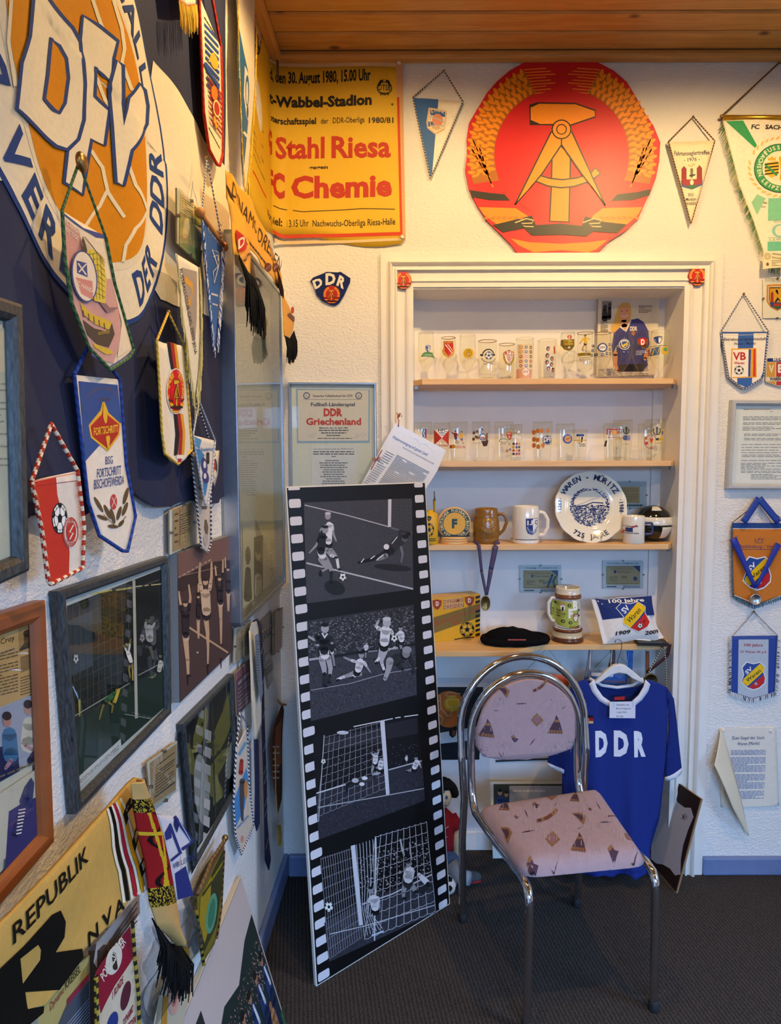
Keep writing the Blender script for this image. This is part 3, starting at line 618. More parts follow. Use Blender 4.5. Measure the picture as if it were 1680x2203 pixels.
t = pennant(P, 'large_pennant', 'large cream and green triangular pennant with gold rod sleeve at the right edge', [(1556,256),(1806,256),(1767,399),(1738,472),(1716,539),(1680,590),(1644,539),(1622,472),(1593,399)], 'efe6d2', [(1553,249),(1678,133),(1800,249)], None, art, deform=lambda x, z: .014+.004*sin(x*22+z*9), hangc=('5a3c20', '7a5a34'), cordn=.003,
    fr=[('fringe', [(1557,262),(1593,399),(1622,472),(1644,539)], .022, ['b8b878', '4e8a44', 'd8d0a0', '3a7a3c'], (-.55, -.8))])
a, b = P.uv(1556, 252), P.uv(1800, 252); MB().tube([(a[0], -.014, a[1]), (b[0], -.014, b[1])], .0085, n=12).build('gold_sleeve', plain('gold_foil', 'c89a30', .3, .8), t)
u = P.uv(1549, 249); MB().lathe([(.0, -.0), (.006, .004), (.006, .012), (.0, .018)], 10).build('rod_knob', BRASS, t, P.mat() @ Matrix.Translation((u[0], -.014, u[1])) @ Matrix.Rotation(radians(90), 4, 'Y'))
P = BP(1670, 578, .036); t = thing('paper_card', 'small cream info card with tiny print below the large green pennant', 'card', P); c = Cv(P, .0016).z(1400, 110, 3.732)
MB().prism([c.q(*p) for p in ((903,1612),(1060,1640),(1050,1735),(897,1752))], -.001, .0, 'eadfb8').build('card', paper(), t); c.ring(935, 1648, 22, 24, 5, '9a8458'); c.ring(935, 1648, 10, 11, 4, '9a8458'); c.ell(935, 1712, 12, 14, '7a5a40', 10); c.text('Abschieds-', 970, 1632, 1050, 1642, 14, '4a4030', .01, .2); c.text('Hans-Jochen', 970, 1662, 1052, 1672, 14, '4a4030', .01, .2); c.lines(968, 1676, 1050, 1730, 4, '7a6a50', .35, -.02); c.build('printed_text', paper(), t)
fringe([(lambda u: (u[0], -.001, u[1]))(P.uv(1400+x/3.732, 110+1745/3.732)) for x in (945, 1060)], .02, ['c8c8a0', '4e8a44', '2a2a3a'], 'tassel', t)
# ---- coat of arms in a clip frame
def clipframe(P, x0, y0, x1, y1, label, art=None, cardc='efe8d8', quad=None, name='clip_frame', thick=.006, clips=True, group=None, mat=None):
    q4 = quad or [(x0, y0), (x1, y0), (x1, y1), (x0, y1)]; t = thing(name, label, 'picture frame', P, group)
    o = [P.uv(*p) for p in q4]; MB().prism(o, -thick*.5, 0, 'a8987a').build('backing_board', plain('hardboard', '9a8058', .8), t)
    mo = MB().prism(o, -thick*.55, -thick*.5, cardc).build('mount', paper(), t)
    c = Cv(P, thick*.55+.0006); 
    if art: art(c)
    if c.sh: c.build('printed_sheet', mat or paper(), mo)
    MB().pane(o[::-1], -thick-.002).build('glass_pane', glassmat(), t)
    if clips:
        for i, s in ((0, 1), (1, 1), (2, 1), (3, 1)):
            a, b = o[i], o[(i+1) % 4]; m_ = ((a[0]+b[0])/2, (a[1]+b[1])/2); MB().box(m_[0]-.0025, m_[0]+.0025, -thick-.0035, -.0, m_[1]-.0025, m_[1]+.0025).build('clip', STEEL, t)
    return t
P = BP(1680, 685, .002)
def art(c):
    c.z(1500, 580, 4.08); sh = lambda k: [(697+(x-697)*k, 240+(y-240)*k) for x, y in ((605,135),(690,130),(790,135),(790,280),(760,335),(697,365),(635,335),(600,280))]
    c.poly(sh(1.0), 'd98c34'); c.poly(sh(.84), 'f2ecd8'); c.poly(sh(.78), '1e1e22'); c.poly(sh(.73), 'dca22c'); c.ctext('Waren an der Müritz', 697, 170, 150, 14, '1e1e22', .02)
    for x in (638, 738): c.rect(x, 215, x+24, 310, 'b03024'); c.poly([(x-3,218),(x+12,192),(x+27,218)], 'b03024')
    c.poly([(628,290),(766,290),(755,325),(697,352),(640,325)], '2e4c8a'); c.rect(660, 300, 736, 325, 'b03024'); c.poly([(660,325),(735,325),(697,348)], '2c6a3c'); c.limb([(690,190,22),(700,215,10)], '1e1e22'); c.limb([(680,285,14),(700,255,22),(715,275,12)], '1e1e22')
clipframe(P, 1640, 601, 1700, 685, 'small glass clip frame with the town coat of arms and two red towers', art)
# ---- BSG pennant VB Waren
P = BP(1600, 830, .004)
def art(c):
    c.z(1500, 580, 4.08); c.poly([(205,548),(618,548),(614,570),(575,935),(560,960),(430,1044),(390,1040),(272,945),(232,700)], '2f4f94'); c.poly([(220,562),(604,560),(570,900),(548,955),(425,1032),(395,1030),(282,940),(244,720)], 'efe8da')
    c.poly([(360,552),(490,552),(474,1000),(430,1036),(350,1000)], '2f5fae'); c.rect(205, 572, 618, 576, 'cfc8b8')
    c.text('Betriebssportgemeinschaft', 230, 625, 597, 622, 26, '24284a', .015, .15); c.text('Waren / Müritz', 318, 662, 504, 660, 24, '24284a', .015, .15)
    c.poly([(300,693),(512,690),(514,948),(292,954)], 'e0a42c'); c.poly([(310,704),(503,700),(503,938),(303,944)], 'f0eadc'); c.poly([(446,702),(466,701),(460,940),(441,941)], '2f4f94'); c.poly([(466,701),(486,701),(482,940),(462,940)], 'e8a01c'); c.poly([(486,701),(503,700),(503,938),(482,939)], 'cc3a20')
    c.ctext('VB', 368, 792, 112, 64, 'b4302c', .03); c.ctext('Waren', 366, 830, 90, 20, 'b4302c', .035); c.football(365, 884, 40)
pennant(P, 'club_pennant', 'white and blue club pennant with a yellow framed crest and a football beside the casing', [(1549,714),(1652,714),(1641,812),(1604,836),(1597,836),(1566,812),(1557,750)], '2f4f94', [(1549,714),(1600,632),(1652,714)], ('26386e', 'd8d4c8'), art, deform=lambda x, z: .012+.003*sin(x*35))
# ---- metal shield BSG VB WAREN
P = BP(1670, 830, .003); t = thing('shield_plaque', 'small enamel shield plaque with yellow V and red B at the right edge', 'plaque', P); c = Cv(P, .009).z(1500, 580, 4.08)
o = [(592,780),(760,772),(850,780),(845,970),(790,1000),(720,1028),(660,1015),(588,985)]; MB().prism([c.q(*p) for p in o], -.008, 0, 'd8d0c0').build('plate', vinyl(), t, bevel=.0015)
c.poly([(602,782),(840,778),(840,808),(600,812)], '24346e'); c.ctext('BSG', 700, 803, 96, 22, 'e8e4d8', .02); c.poly([(600,818),(672,816),(672,945),(594,945)], 'c8983a'); c.poly([(680,816),(838,812),(836,942),(680,944)], 'b02e24'); c.text('V', 615, 905, 660, 905, 62, 'e4dcc8', .03); c.text('B', 694, 905, 745, 905, 68, 'e8e4d8', .04); c.poly([(592,950),(838,946),(836,975),(596,980)], 'e4dcc8'); c.text('WAREN', 622, 976, 724, 974, 26, '1c1c1c', .04); c.poly([(598,984),(672,984),(672,1015),(660,1010)], 'c8983a'); c.poly([(680,984),(790,984),(720,1018),(680,1016)], 'b02e24'); c.build('enamel', gloss(), t)
# ---- framed typed document, right edge
def frame(P, quad, fw, depth, label, fmat, art=None, paperc='eeece6', glass=True, bandc=None, name='framed_document', prefix=None):
    t = thing(name, label, 'picture frame', P); o = [Vector(P.uv(*p)) for p in quad]; c_ = sum(o, Vector((0, 0)))/4
    inn = []
    for i in range(4):
        a = (o[i]-o[i-1]).normalized(); b = (o[(i+1) % 4]-o[i]).normalized(); inn.append(o[i]-a*fw+b*fw)
    for i in range(4):
        j = (i+1) % 4; m1 = MB(); A, B, C_, D_ = o[i], o[j], inn[j], inn[i]; mid = lambda p, q, k: p*(1-k)+q*k
        secs = [(0, -depth), (0, -depth*.2), (.2, 0), (.65, 0), (.9, -depth*.25), (1, -depth*.55)]; vs = []
        for k, h in secs: p = mid(A, D_, k); q_ = mid(B, C_, k); vs += [(p.x, -h, p.y), (q_.x, -h, q_.y)]
        m1.add(vs, [(2*k, 2*k+1, 2*k+3, 2*k+2) for k in range(len(secs)-1)]); m1.build('frame_side', fmat, t)
    mo = MB().prism([tuple(p) for p in inn], depth*.7, depth, paperc).build('mount', paper(), t)
    c = Cv(Pl(P.O-P.N*(depth*.7), P.U, P.V), .0008-depth*.7)
    if art: art(c)
    if c.sh: c.build('printed_sheet', paper(), mo)
    if glass: MB().pane([tuple(p) for p in inn][::-1], depth*.5).build('glass_pane', glassmat(), t)
    return t
P = BP(1640, 1052, .03); GREYF = plain('grey_painted_frame', 'b4b8bc', .4)
def art(c):
    c.z(1500, 580, 4.08); c.text('Von der', 404, 1232, 452, 1231, 12, '3a3a40', .01); c.lines(455, 1220, 640, 1232, 1, 'd0b8a0', .7); c.text('zum', 636, 1250, 660, 1250, 10, '3a3a40', .01)
    y = 1285
    for n_, gap, ind in ((3,14,0),(2,12,0),(3,22,-5),(2,12,8),(2,28,8),(1,12,-14),(1,10,-16),(1,10,-16),(1,8,-16),(2,22,-10),(1,10,-18),(5,4,-20),(2,4,-20),(4,8,70),(1,6,250)): c.lines(400+ind, y, 860-abs(ind), y+13*n_, n_, '74747c', .3, .0, .4, y); y += 13*n_+gap
frame(P, [(1577,860),(1720,861),(1716,1053),(1566,1052)], .018, .028, 'grey framed typed document on the right part of the wall', GREYF, art, 'f0efec')
# ---- orange LFV pennant with medal
P = BP(1620, 1310, .004)
def art(c):
    c.z(1500, 1040, 4.237); c.poly([(318,360),(790,360),(790,408),(322,410)], '2c4a86'); c.rect(322, 410, 790, 416, 'e8e4dc')
    c.ctext('LFV', 563, 528, 82, 30, '2a3a6a', .0, .25); c.rect(522, 538, 603, 542, '2a3a6a'); c.text('Mecklenburg / Vorpommern', 368, 588, 860, 590, 30, '2a3a6a', 0, .25); c.rect(395, 600, 790, 604, '2a3a6a')
    c.line([(340,1020),(560,1110),(790,1010)], 6, 'e8e4dc')
    crest(c, 545, 820, 125, 150)
def crest(c, cx, cy, w, h):      # blue, yellow and red diagonal shield with football
    k = lambda x, y: (cx+x*w, cy+y*h); sh = lambda s: [k(x*s, y*s) for x, y in ((-.92,-.62),(-.55,-1),(0,-.88),(.55,-1),(.95,-.65),(.82,-.3),(.98,.15),(.92,.5),(.5,.85),(0,1),(-.5,.85),(-1,.45),(-.78,-.1))]
    c.poly(sh(1.05), 'e8e6e0'); c.poly(sh(.97), '2b4a96'); c.poly([k(.55,-.92), k(.92,-.6), k(.8,-.3), k(-.5,.75), k(-.93,.45), k(-.82,.22)], 'e8c01c'); c.poly([k(.84,-.1), k(.93,.15), k(.86,.48), k(.48,.8), k(0,.94), k(-.4,.8)], 'c02a30')
    a = k(-.55, -.1); b = k(-.05, -.5); c.text('SV', a[0], a[1], b[0], b[1], 0, 'f0eee8', .03, up=(-w*.18, -h*.2)); a = k(-.5, .46); b = k(.62, -.34); c.text('Waren', a[0], a[1], b[0], b[1], 0, '1a1a24', .01, up=(-w*.14, -h*.2))
    x, y = k(.2, .55); c.football(x, y, w*.13)
t = pennant(P, 'club_pennant', 'orange pennant with blue fringe and a club crest behind the silver medal', [(1575,1125),(1690,1125),(1690,1278),(1622,1302),(1578,1281)], 'c87830', [(1575,1125),(1634,1078),(1690,1123)], None, art, mat=cloth(), hangc=('1c2440', '1c2440'), cordn=.0012, deform=lambda x, z: .01+.002*sin(x*30),
    fr=[('side_fringe', [(1576,1125),(1576,1200),(1578,1281)], .016, ['1e5a78', '266a8a', '184a66'], (-.5, -.5)), ('fringe', [(1578,1281),(1622,1302),(1690,1278)], .016, ['1e5a78', '266a8a', '184a66'], (0, -1))])
P = BP(1623, 1305, .032); t = thing('medal', 'silver medal on a blue ribbon in front of the orange pennant', 'medal', P); c = Cv(P, .001).z(1500, 1040, 4.237); RB = '22349a'
mb = MB()
def ribbon(mb, P, a, b, w, col, o0=0.0, o1=0.0, w2=None, sag=0):          # flat band between two pixel points
    A = Vector(P.uv(*a)); B = Vector(P.uv(*b)); d = (B-A).normalized(); n = Vector((-d.y, d.x)); w2 = w2 or w
    def fn(u, v): p = A+(B-A)*v+n*((u-.5)*(w*(1-v)+w2*v)); return (p.x, -(o0*(1-v)+o1*v)-sag*sin(pi*v)-.002*sin(u*pi), p.y)
    mb.grid(fn, 3, 8, col)
ribbon(mb, P, (1599,1124), (1635,1072), .024, '24409a', .0, -.008); ribbon(mb, P, (1635,1072), (1675,1124), .024, '24409a', -.008, 0)
ribbon(mb, P, (1578,1158), (1625,1265), .026, RB, -.004, .0, .012); ribbon(mb, P, (1676,1170), (1625,1265), .022, RB, -.004, 0.002, .012); mb.build('ribbon', satin(), t, solid=.0008)
u = P.uv(1623, 1289); M = P.mat() @ Matrix.Translation((u[0], -.004, u[1])) @ Matrix.Rotation(radians(90), 4, 'X'); SV = plain('silver_medal', 'c4c4c2', .35, 1, bump=.6, bscale=90)
MB().lathe([(0, .003), (.017, .003), (.0175, .0045), (.02, .0045), (.0205, .002), (.02, -.001), (0, -.001)], 32).build('disc', SV, t, M); u = P.uv(1625, 1268); MB().tube([(u[0]+.005*cos(a), -.004, u[1]+.005*sin(a)) for a in [k*pi/6 for k in range(12)]], .0012, n=6, closed=True).build('ring', SV, t)
# ---- blue/silver SV Waren pennant with looped fringe
P = BP(1620, 1505, .004)
def art(c):
    c.z(1500, 1040, 4.237); c.poly([(378,1424),(646,1420),(640,1915),(500,1958),(370,1915)], 'b4bec8'); c.ctext('100 Jahre', 512, 1485, 166, 24, 'a02a34', .02); c.ctext('SV Waren 09 e.V.', 512, 1545, 240, 20, 'a02a34', .015); crest(c, 510, 1755, 108, 125)
pennant(P, 'club_pennant', 'blue and silver club pennant with looped black and white fringe near the floor', [(1574,1369),(1672,1367),(1666,1488),(1618,1504),(1572,1488)], '2a4694', [(1576,1369),(1622,1316),(1672,1367)], ('1c2440', 'd0d4dc'), art, deform=lambda x, z: .008+.002*sin(x*30), open_top=True, cr=.0016,
    fr=[('side_fringe', [(1573,1369),(1572,1488)], .012, ['20284a', 'd8dce4', 'c8ccd8'], (-.8, -.3)), ('side_fringe', [(1672,1369),(1667,1488)], .012, ['20284a', 'd8dce4'], (.8, -.3)), ('fringe', [(1572,1488),(1618,1504),(1667,1488)], .015, ['20284a', 'd8dce4', 'eceef4'], (0, -1))])
# ---- curling two-page paper
P = BP(1620, 1730, .004); t = thing('paper_sheet', 'cream printed sheet about the town seal with a curled-up front page', 'paper', P)
sheet(P, [(1547,1567),(1662,1562),(1669,1570),(1676,1732),(1640,1735),(1552,1738)], 'e4dccb', lambda x, z: .003+.002*sin(x*14), .03).build('back_page', paper(), t, solid=.0005)
c = Cv(P, .004, None); c.z(1180, 1360, 3.36); c.text('Zum Siegel der Stadt', 1326, 775, 1560, 772, 22, '3a4a80', .0); c.text('Waren (Müritz)', 1365, 818, 1524, 812, 22, '3a4a80', 0); y = 850
for n_ in (4, 11, 11, 6): c.lines(1318, y, 1575, y+10*n_, n_, '6272a4', .42, -.01, .8, n_); y += 10*n_+12
c.build('printed_text', paper(), t)
A = P.uv(1550, 1567); mb = MB()
def curl(u, v):          # v from top (0) to the hanging tip, u across; the page has rolled open towards the left and hangs away from the wall
    e0 = [(1549,1568),(1522,1632),(1560,1720),(1604,1793)]; e1 = [(1551,1568),(1572,1640),(1592,1720),(1606,1793)]
    k = v*3; i = min(2, int(k)); f = k-i; a = [e0[i][j]*(1-f)+e0[i+1][j]*f for j in (0, 1)]; b = [e1[i][j]*(1-f)+e1[i+1][j]*f for j in (0, 1)]
    p = P.uv(a[0]*(1-u)+b[0]*u, a[1]*(1-u)+b[1]*u); return (p[0], -.006-.05*sin(pi*min(1, v*1.05))*(1-u)**.8-.012*v, p[1])
mb.grid(curl, 6, 24, 'dccdb0'); mb.build('curled_page', paper(), t, solid=.0005)
c = Cv(P, .03); c.z(1180, 1360, 3.36); c.line([(1280,1185),(1300,1215),(1285,1200),(1310,1225),(1320,1210),(1335,1235)], 5, '4a4438')
for x, y in ((1555, 1570), (1657, 1572)): u = P.uv(x, y); MB().ball((u[0], -.006, u[1]), .006, sc=(1, .5, 1), n=10, m=6).build('drawing_pin', plain('clear_pin', 'e8e4d8', .3), t)
# ---- framed international match bill
P = BP(715, 1120, .02)
def art(c):
    c.z(600, 540, 4.08); c.poly([(150,1208),(800,1215),(795,1682),(160,1685)], '8fb0d0'); c.poly([(165,1222),(785,1222),(785,1665),(170,1668)], 'd8d2cc')  # blue border is the glass reflection, painted into the sheet
    for x in (243, 700): c.ell(x, 1270, 30, 30, '4a5a80', 20); c.ell(x, 1270, 22, 22, 'd8d2cc', 20); c.line([(x-8,1285),(x,1255),(x+8,1285)], 4, '4a5a80')
    c.text('Deutscher Fußballverband der DDR', 300, 1282, 648, 1280, 20, '26345e', .012); c.rect(215, 1303, 735, 1306, '6a7490'); c.ctext('Fußball-Länderspiel', 474, 1362, 386, 30, '26345e', .02); c.ctext('DDR', 475, 1448, 164, 62, 'c04038', .05); c.ctext('Griechenland', 480, 1525, 482, 56, 'c04038', .035); c.ctext('Mittwoch, den 16. April 1980', 480, 1560, 250, 14, '26345e', .02)
    for i, w_ in enumerate((260, 220, 120)): c.lines(480-w_/2, 1568+i*22, 480+w_/2, 1582+i*22, 1, '3a4260', .6)
    c.lines(340, 1640, 640, 1650, 1, '3a4260', .6); c.line([(260,1630),(300,1605),(290,1640),(330,1600)], 2, '6a7490'); c.line([(650,1650),(690,1600),(680,1640),(740,1590),(730,1640),(760,1600)], 2, '6a7490')
    c.poly([(280,1710),(685,1710),(688,2300),(285,2300)], 'd4d8e0'); c.text('Die Nationalmannschaft der DDR bestritt', 305, 1745, 655, 1742, 12, '4a4e60', 0)
    c.lines(300, 1752, 660, 1792, 2, '4a4e60', .4); c.lines(460, 1796, 500, 1810, 1, '4a4e60', .5)
    for i in range(16): w_ = (140, 250, 230, 240, 180, 200, 175, 230, 130, 190, 200, 220, 180, 210, 160, 190)[i]; c.lines(480-w_/2, 1832+i*20, 480+w_/2, 1848+i*20, 1, '5a5e70', .5, seed=i)
frame(P, [(620,822),(809,823),(812,1125),(624,1125)], .009, .018, 'silver framed international match bill with DDR and Griechenland in red', SILVER, art, 'd4d8d4')
# ---- laminated sheet tied with orange string
P = BP(860, 1000, .05); t = thing('laminated_sheet', 'tilted laminated article sheet tied up with orange string on the casing', 'paper', P); c = Cv(P, .0018).z(600, 540, 4.08)
MB().prism([c.q(*p) for p in ((1022,1508),(1466,1748),(1390,1930),(1250,2150),(600,2260),(720,2050))], -.001, .0, 'e2e2e4').build('sheet', gloss(), t)
c.text('Wiedervereinigung auf ganzer Linie?', 992, 1640, 1300, 1800, 0, '2a3a8c', .006, .2, up=(8, -22)); c.text('DIE ENTWICKLUNG DES SPORTKREISES VON 1989', 1085, 1728, 1356, 1874, 0, '4a4a58', .004, up=(5, -10))
def col_(x0, y0, L, n, w_, dx, dy, seed):
    for i in range(n):
        x = x0+dx*i; y = y0+dy*i; k = 1 if (i*7+seed) % 9 else .6; c.line([(x, y), (x+w_*k, y+w_*k*.53)], 5, '6a6a74')
col_(940, 1755, 0, 22, 72, -13, 18, 1); col_(1035, 1790, 0, 34, 95, -7.5, 11.5, 2); col_(1130, 1840, 0, 30, 95, -7.5, 11.5, 3); col_(1225, 1892, 0, 26, 95, -7.5, 11.5, 4)
c.line([(1165,1635),(1215,1650),(1235,1690),(1290,1690),(1345,1745)], 5, 'f4f4f4'); c.build('printed_text', gloss(), t)
ST = plain('orange_string', 'a8502c', .9)
MB().tube(L3(P, [(857,918),(858,905),(855,898),(858,892)], .003), .0018, n=6).build('string', ST, t); MB().tube(dense(L3(P, [(822,968),(812,985),(798,1010)], .003), .01), .0018, n=6).build('string', ST, t)
for pts in ([(810,988),(801,985),(803,992),(810,988)], [(810,988),(818,983),(817,991),(810,988)], [(858,898),(853,888),(860,889),(856,899)], [(858,898),(862,889),(864,897)]): MB().tube(L3(P, pts, .004), .0018, n=6).build('bow_loop', ST, t)
True; u = P.uv(858, 893); MB().ball((u[0], .0, u[1]), .004, n=8, m=6).build('pin', BRASS, t)
# ================================================================== things on the left wall
BLK = '141416'
def man(c, head, torso, arms, legs, shirt, shorts, skin, hair, hr=12, sock=None, boot=BLK):
    # a small footballer in a printed photograph: head (x,y), torso two points+width, arms/legs lists of tapered strokes
    for l in legs:
        c.limb(l, skin); 
        if len(l) > 2:
            c.limb([l[-2], l[-1]], sock or skin); c.ell(l[-1][0]+l[-1][2]*.4, l[-1][1]+l[-1][2]*.3, l[-1][2]*.9, l[-1][2]*.5, boot, 8)
    for a in arms: c.limb(a, skin); c.limb([a[0], ((a[0][0]+a[1][0])/2, (a[0][1]+a[1][1])/2, a[0][2])], shirt)
    (x0, y0, w0), (x1, y1, w1) = torso; c.limb([(x1, y1, w1*1.05), (x1+(legs[0][1][0]-legs[0][0][0])*.25, y1+abs(w1)*.55, w1*1.0)], shorts); c.limb([(x0, y0, w0), ((x0+x1)/2, (y0+y1)/2, (w0+w1)/2), (x1, y1, w1)], shirt)
    c.ell(head[0], head[1], hr, hr*1.2, skin, 12); c.ell(head[0], head[1]-hr*.85, hr*1.0, hr*.5, hair, 12)
def net(c, quad, nu, nv, w, col, sag=0.0, seed=2):
    rnd = random.Random(seed); A, B, C_, D_ = quad; c.begin()
    f = lambda u, v: ((A[0]*(1-u)+B[0]*u)*(1-v)+(D_[0]*(1-u)+C_[0]*u)*v, (A[1]*(1-u)+B[1]*u)*(1-v)+(D_[1]*(1-u)+C_[1]*u)*v)
    for i in range(nu+1):
        o = rnd.uniform(-.01, .01); c.line([f(i/nu+o*sin(k), k/6) for k in range(7)], w, col)
    for j in range(nv+1):
        c.line([(lambda p: (p[0], p[1]+sag*abs(sin(pi*k/2))))(f(k/(2*nu), j/nv)) for k in range(2*nu+1)], w, col)
    c.end()
# ---- large association flag
FP = LP(250, 700, .004)
NB, WH, GO, BL = '32364f', 'ded5bd', 'c98316', '27407c'
def fdef(x, z): return .012+.005*sin(x*20+z*3)+.004*sin(x*37-z*5+1)*(1 if z < .35 else .4)+.014*max(0, min(1, (-x-.05)/.25))*max(0, min(1, (.15-z)/.3))
t = thing('association_flag', 'large navy and white football association flag with a gold ball crest and three large letters', 'flag', FP)
fo = [(-120,-420),(300,-420),(486,-60),(484,330),(476,470),(488,1065),(470,1082),(440,1085),(405,1075),(370,1090),(330,1090),(290,1062),(240,1075),(180,1110),(100,1105),(66,1110),(-120,1300)]
sheet(FP, fo, NB, fdef, .014).build('cloth', cloth(), t, solid=.0012)
c = Cv(FP, .0014, fdef, .014); Cv.EPS = .0003; c.z(0, 0, 3.338)
# crest circle in flag coordinates (metres)
CR = .313; RI = .2175
# centre from the fitted circle: depth .965*1.061, height .487*1.061 above the eye
_o = FP.O; CXf = (.965*1.0609-_o.y)/LU.y; CZf = HC+.487*1.0609-_o.z
c.poly([(1095,435),(1200,550),(1300,690),(1400,870),(1640,1260),(1640,2310),(1400,2230),(1270,2200),(1150,2150),(1000,1800)], WH); c.poly([(-500,-300),(20,200),(20,1300),(-500,1200)], WH)
c.raw = True; cy_ = -CZf
c.ell(CXf, cy_, CR, CR, BL, 56); c.ell(CXf, cy_, CR-.008, CR-.008, WH, 56); c.ell(CXf, cy_, RI+.012, RI+.012, 'd8cfb8', 48); c.ell(CXf, cy_, RI, RI, GO, 48)
c.arc('VERBAND DER DDR', CXf, cy_, .292, .292, 238, 78, .052, BL, .025, True, .66); c.arc('DEUTSCHER FUSSBALL-', CXf, cy_, .236, .236, -112, 68, .05, BL, .02, False, .66)
c.raw = False
c.begin()
for pts in ([(650,0),(690,120),(720,200)], [(800,0),(860,200),(880,350),(860,450),(930,640),(1040,700)], [(640,1080),(720,1200),(760,1380),(880,1560)], [(760,1360),(700,1480),(600,1620)], [(915,1200),(960,1330),(1050,1510)], [(1050,1510),(960,1640),(890,1760),(870,1880)], [(60,0),(40,300),(90,620)], [(680,560),(740,720),(770,760)], [(330,560),(330,700)]): c.line(pts, 26, 'ddd2b4')
c.end()
def letter(pts, holes=(), w=26):
    c.poly(pts, 'e0d7bf'); c.line(pts, w, BL, True)
    for h in holes: c.poly(h, GO); c.line(h, w, BL, True)
letter([(575,110),(700,190),(830,295),(800,420),(790,590),(720,540),(670,480),(662,690),(770,790),(735,1045),(640,1000),(605,1200),(575,1400),(440,1310),(465,1080),(545,1000),(585,860),(590,560),(555,300)])
letter([(815,430),(865,470),(868,700),(870,890),(905,700),(985,600),(1025,650),(1045,760),(1038,890),(930,1080),(870,1335),(812,1310),(785,900),(770,600)])
letter([(215,-60),(190,260),(130,450),(95,780),(200,880),(380,1050),(460,1075),(540,1000),(580,860),(590,600),(555,300),(500,200),(320,-20)], [[(340,270),(400,330),(450,420),(465,560),(440,740),(400,810),(360,790),(290,710),(315,540)]])
c.build('crest_applique', cloth(), t); Cv.EPS = .00022
# ---- pennants pinned over the flag
OFF = .045
P = LP(400, 50, OFF)
pennant(P, 'fringed_pennant', 'lower tip of a pennant with yellow fringe at the top of the flag', [(378,-60),(422,-60),(421,10),(402,12),(383,-2)], 'efe6d2', None, None, lambda c: c.line([(384,-1),(402,13),(421,10)], 2.5, 'c85a30'), deform=lambda x, z: .004, fr=[('fringe', [(382,2),(402,14),(421,10)], .05, ['d8b030', 'e0c050', 'c89a28'], (0.05, -1))])
P = LP(455, 350, .03)
def art(c):
    c.z(300, 0, 4.406); 
    for k in range(10): y = 215+k*62; c.poly([(612+k*2,y),(745+k*1,y+150),(745+k*1,y+180),(612+k*2,y+30)], '2a4a96')
    for k in range(9): y = 730+k*48; c.poly([(640+k*2,y),(770,y+160),(770,y+185),(642+k*2,y+25)], '8e2a24')
    c.ell(700, 580, 34, 80, 'e0a83a', 18, -15); c.limb([(655,580,20),(690,500,26),(715,640,22)], 'e0a83a'); c.limb([(610,600,24),(660,700,22),(720,780,26),(740,840,18)], '2a4a96'); c.ell(695, 880, 30, 70, 'd8742a', 16, -8); c.ell(715, 1030, 34, 85, 'e8c890', 18, -8); c.ell(715, 1030, 24, 66, 'a8302a', 16, -8); c.limb([(690,1110,20),(715,1210,22),(745,1160,16)], 'd89a2c')
    c.lines(610, 150, 745, 170, 1, '4a3a28', .8, 1.6); c.lines(655, 1200, 760, 1218, 1, '2a241c', .8, 1.9)
pennant(P, 'long_pennant', 'long cream pennant with red rim and blue and red diagonal stripes beside the flag', [(427,-12),(474,102),(477,200),(478,332),(472,356),(466,354),(449,322),(437,240),(432,120)], 'e4d6b4', [(427,-12),(446,-60),(475,104)], ('9a241c', 'b03024'), art, deform=lambda x, z: .006+.003*sin(z*9), cr=.0035, open_top=True)
P = LP(520, 400, .02)
def art(c):
    c.z(300, 0, 4.406); c.poly([(925,170),(985,480),(1045,760),(1040,980),(975,1700),(960,1500),(940,900),(925,500)], '2f6492'); c.poly([(995,620),(1050,740),(1040,1180),(1010,1100),(985,900)], 'd8d4c8'); c.ell(1018, 860, 18, 150, '2f6492', 16); c.ell(1016, 880, 10, 110, 'd8d4c8', 14); c.ell(1020, 1060, 9, 60, '2f6492', 12); c.line([(985,1250),(1030,1310)], 22, 'd8d4c8')
pennant(P, 'fringed_pennant', 'large blue and white pennant with thick gold braid beside the folded poster', [(505,-70),(548,-10),(549,170),(541,270),(530,420),(522,395)], 'e0d6c0', None, None, art, deform=lambda x, z: .012+.008*sin(z*5+1), fr=[('braid', [(508,-30),(510,60),(514,200),(519,330),(524,400)], .016, ['c8a02a', 'd8b840', 'b08820'], (-.15, -.9)), ('braid', [(550,40),(547,200),(538,330),(527,415)], .012, ['c8a02a', 'd8b840'], (.1, -.9))])
P = LP(400, 570, .036)
def art(c):
    c.z(300, 380, 4.405); c.poly([(372,165),(500,250),(505,640),(360,640)], 'c8c09c'); c.lines(380, 190, 490, 320, 6, '5a5a44', .4, .65); c.poly([(362,330),(495,400),(495,660),(355,620)], '8a8a64'); c.limb([(430,380,26),(425,470,60),(410,560,50)], 'd0c49a'); c.ell(430, 360, 18, 26, 'b8a878', 12); c.poly([(505,280),(575,330),(575,480),(505,450)], '5a7a4c'); c.poly([(505,450),(575,500),(572,650),(505,600)], 'd8d0b0'); c.lines(510, 480, 570, 600, 6, '7a7a5a', .35, .65); c.poly([(355,620),(575,700),(560,835),(355,650)], '6a8458')
clipframe(P, 0, 0, 0, 0, 'small greenish glass clip frame with a player photo on the flag', art, 'b8bc98', quad=[(377,404),(431,458),(428,571),(378,524)], mat=gloss())
P = LP(405, 860, .045)
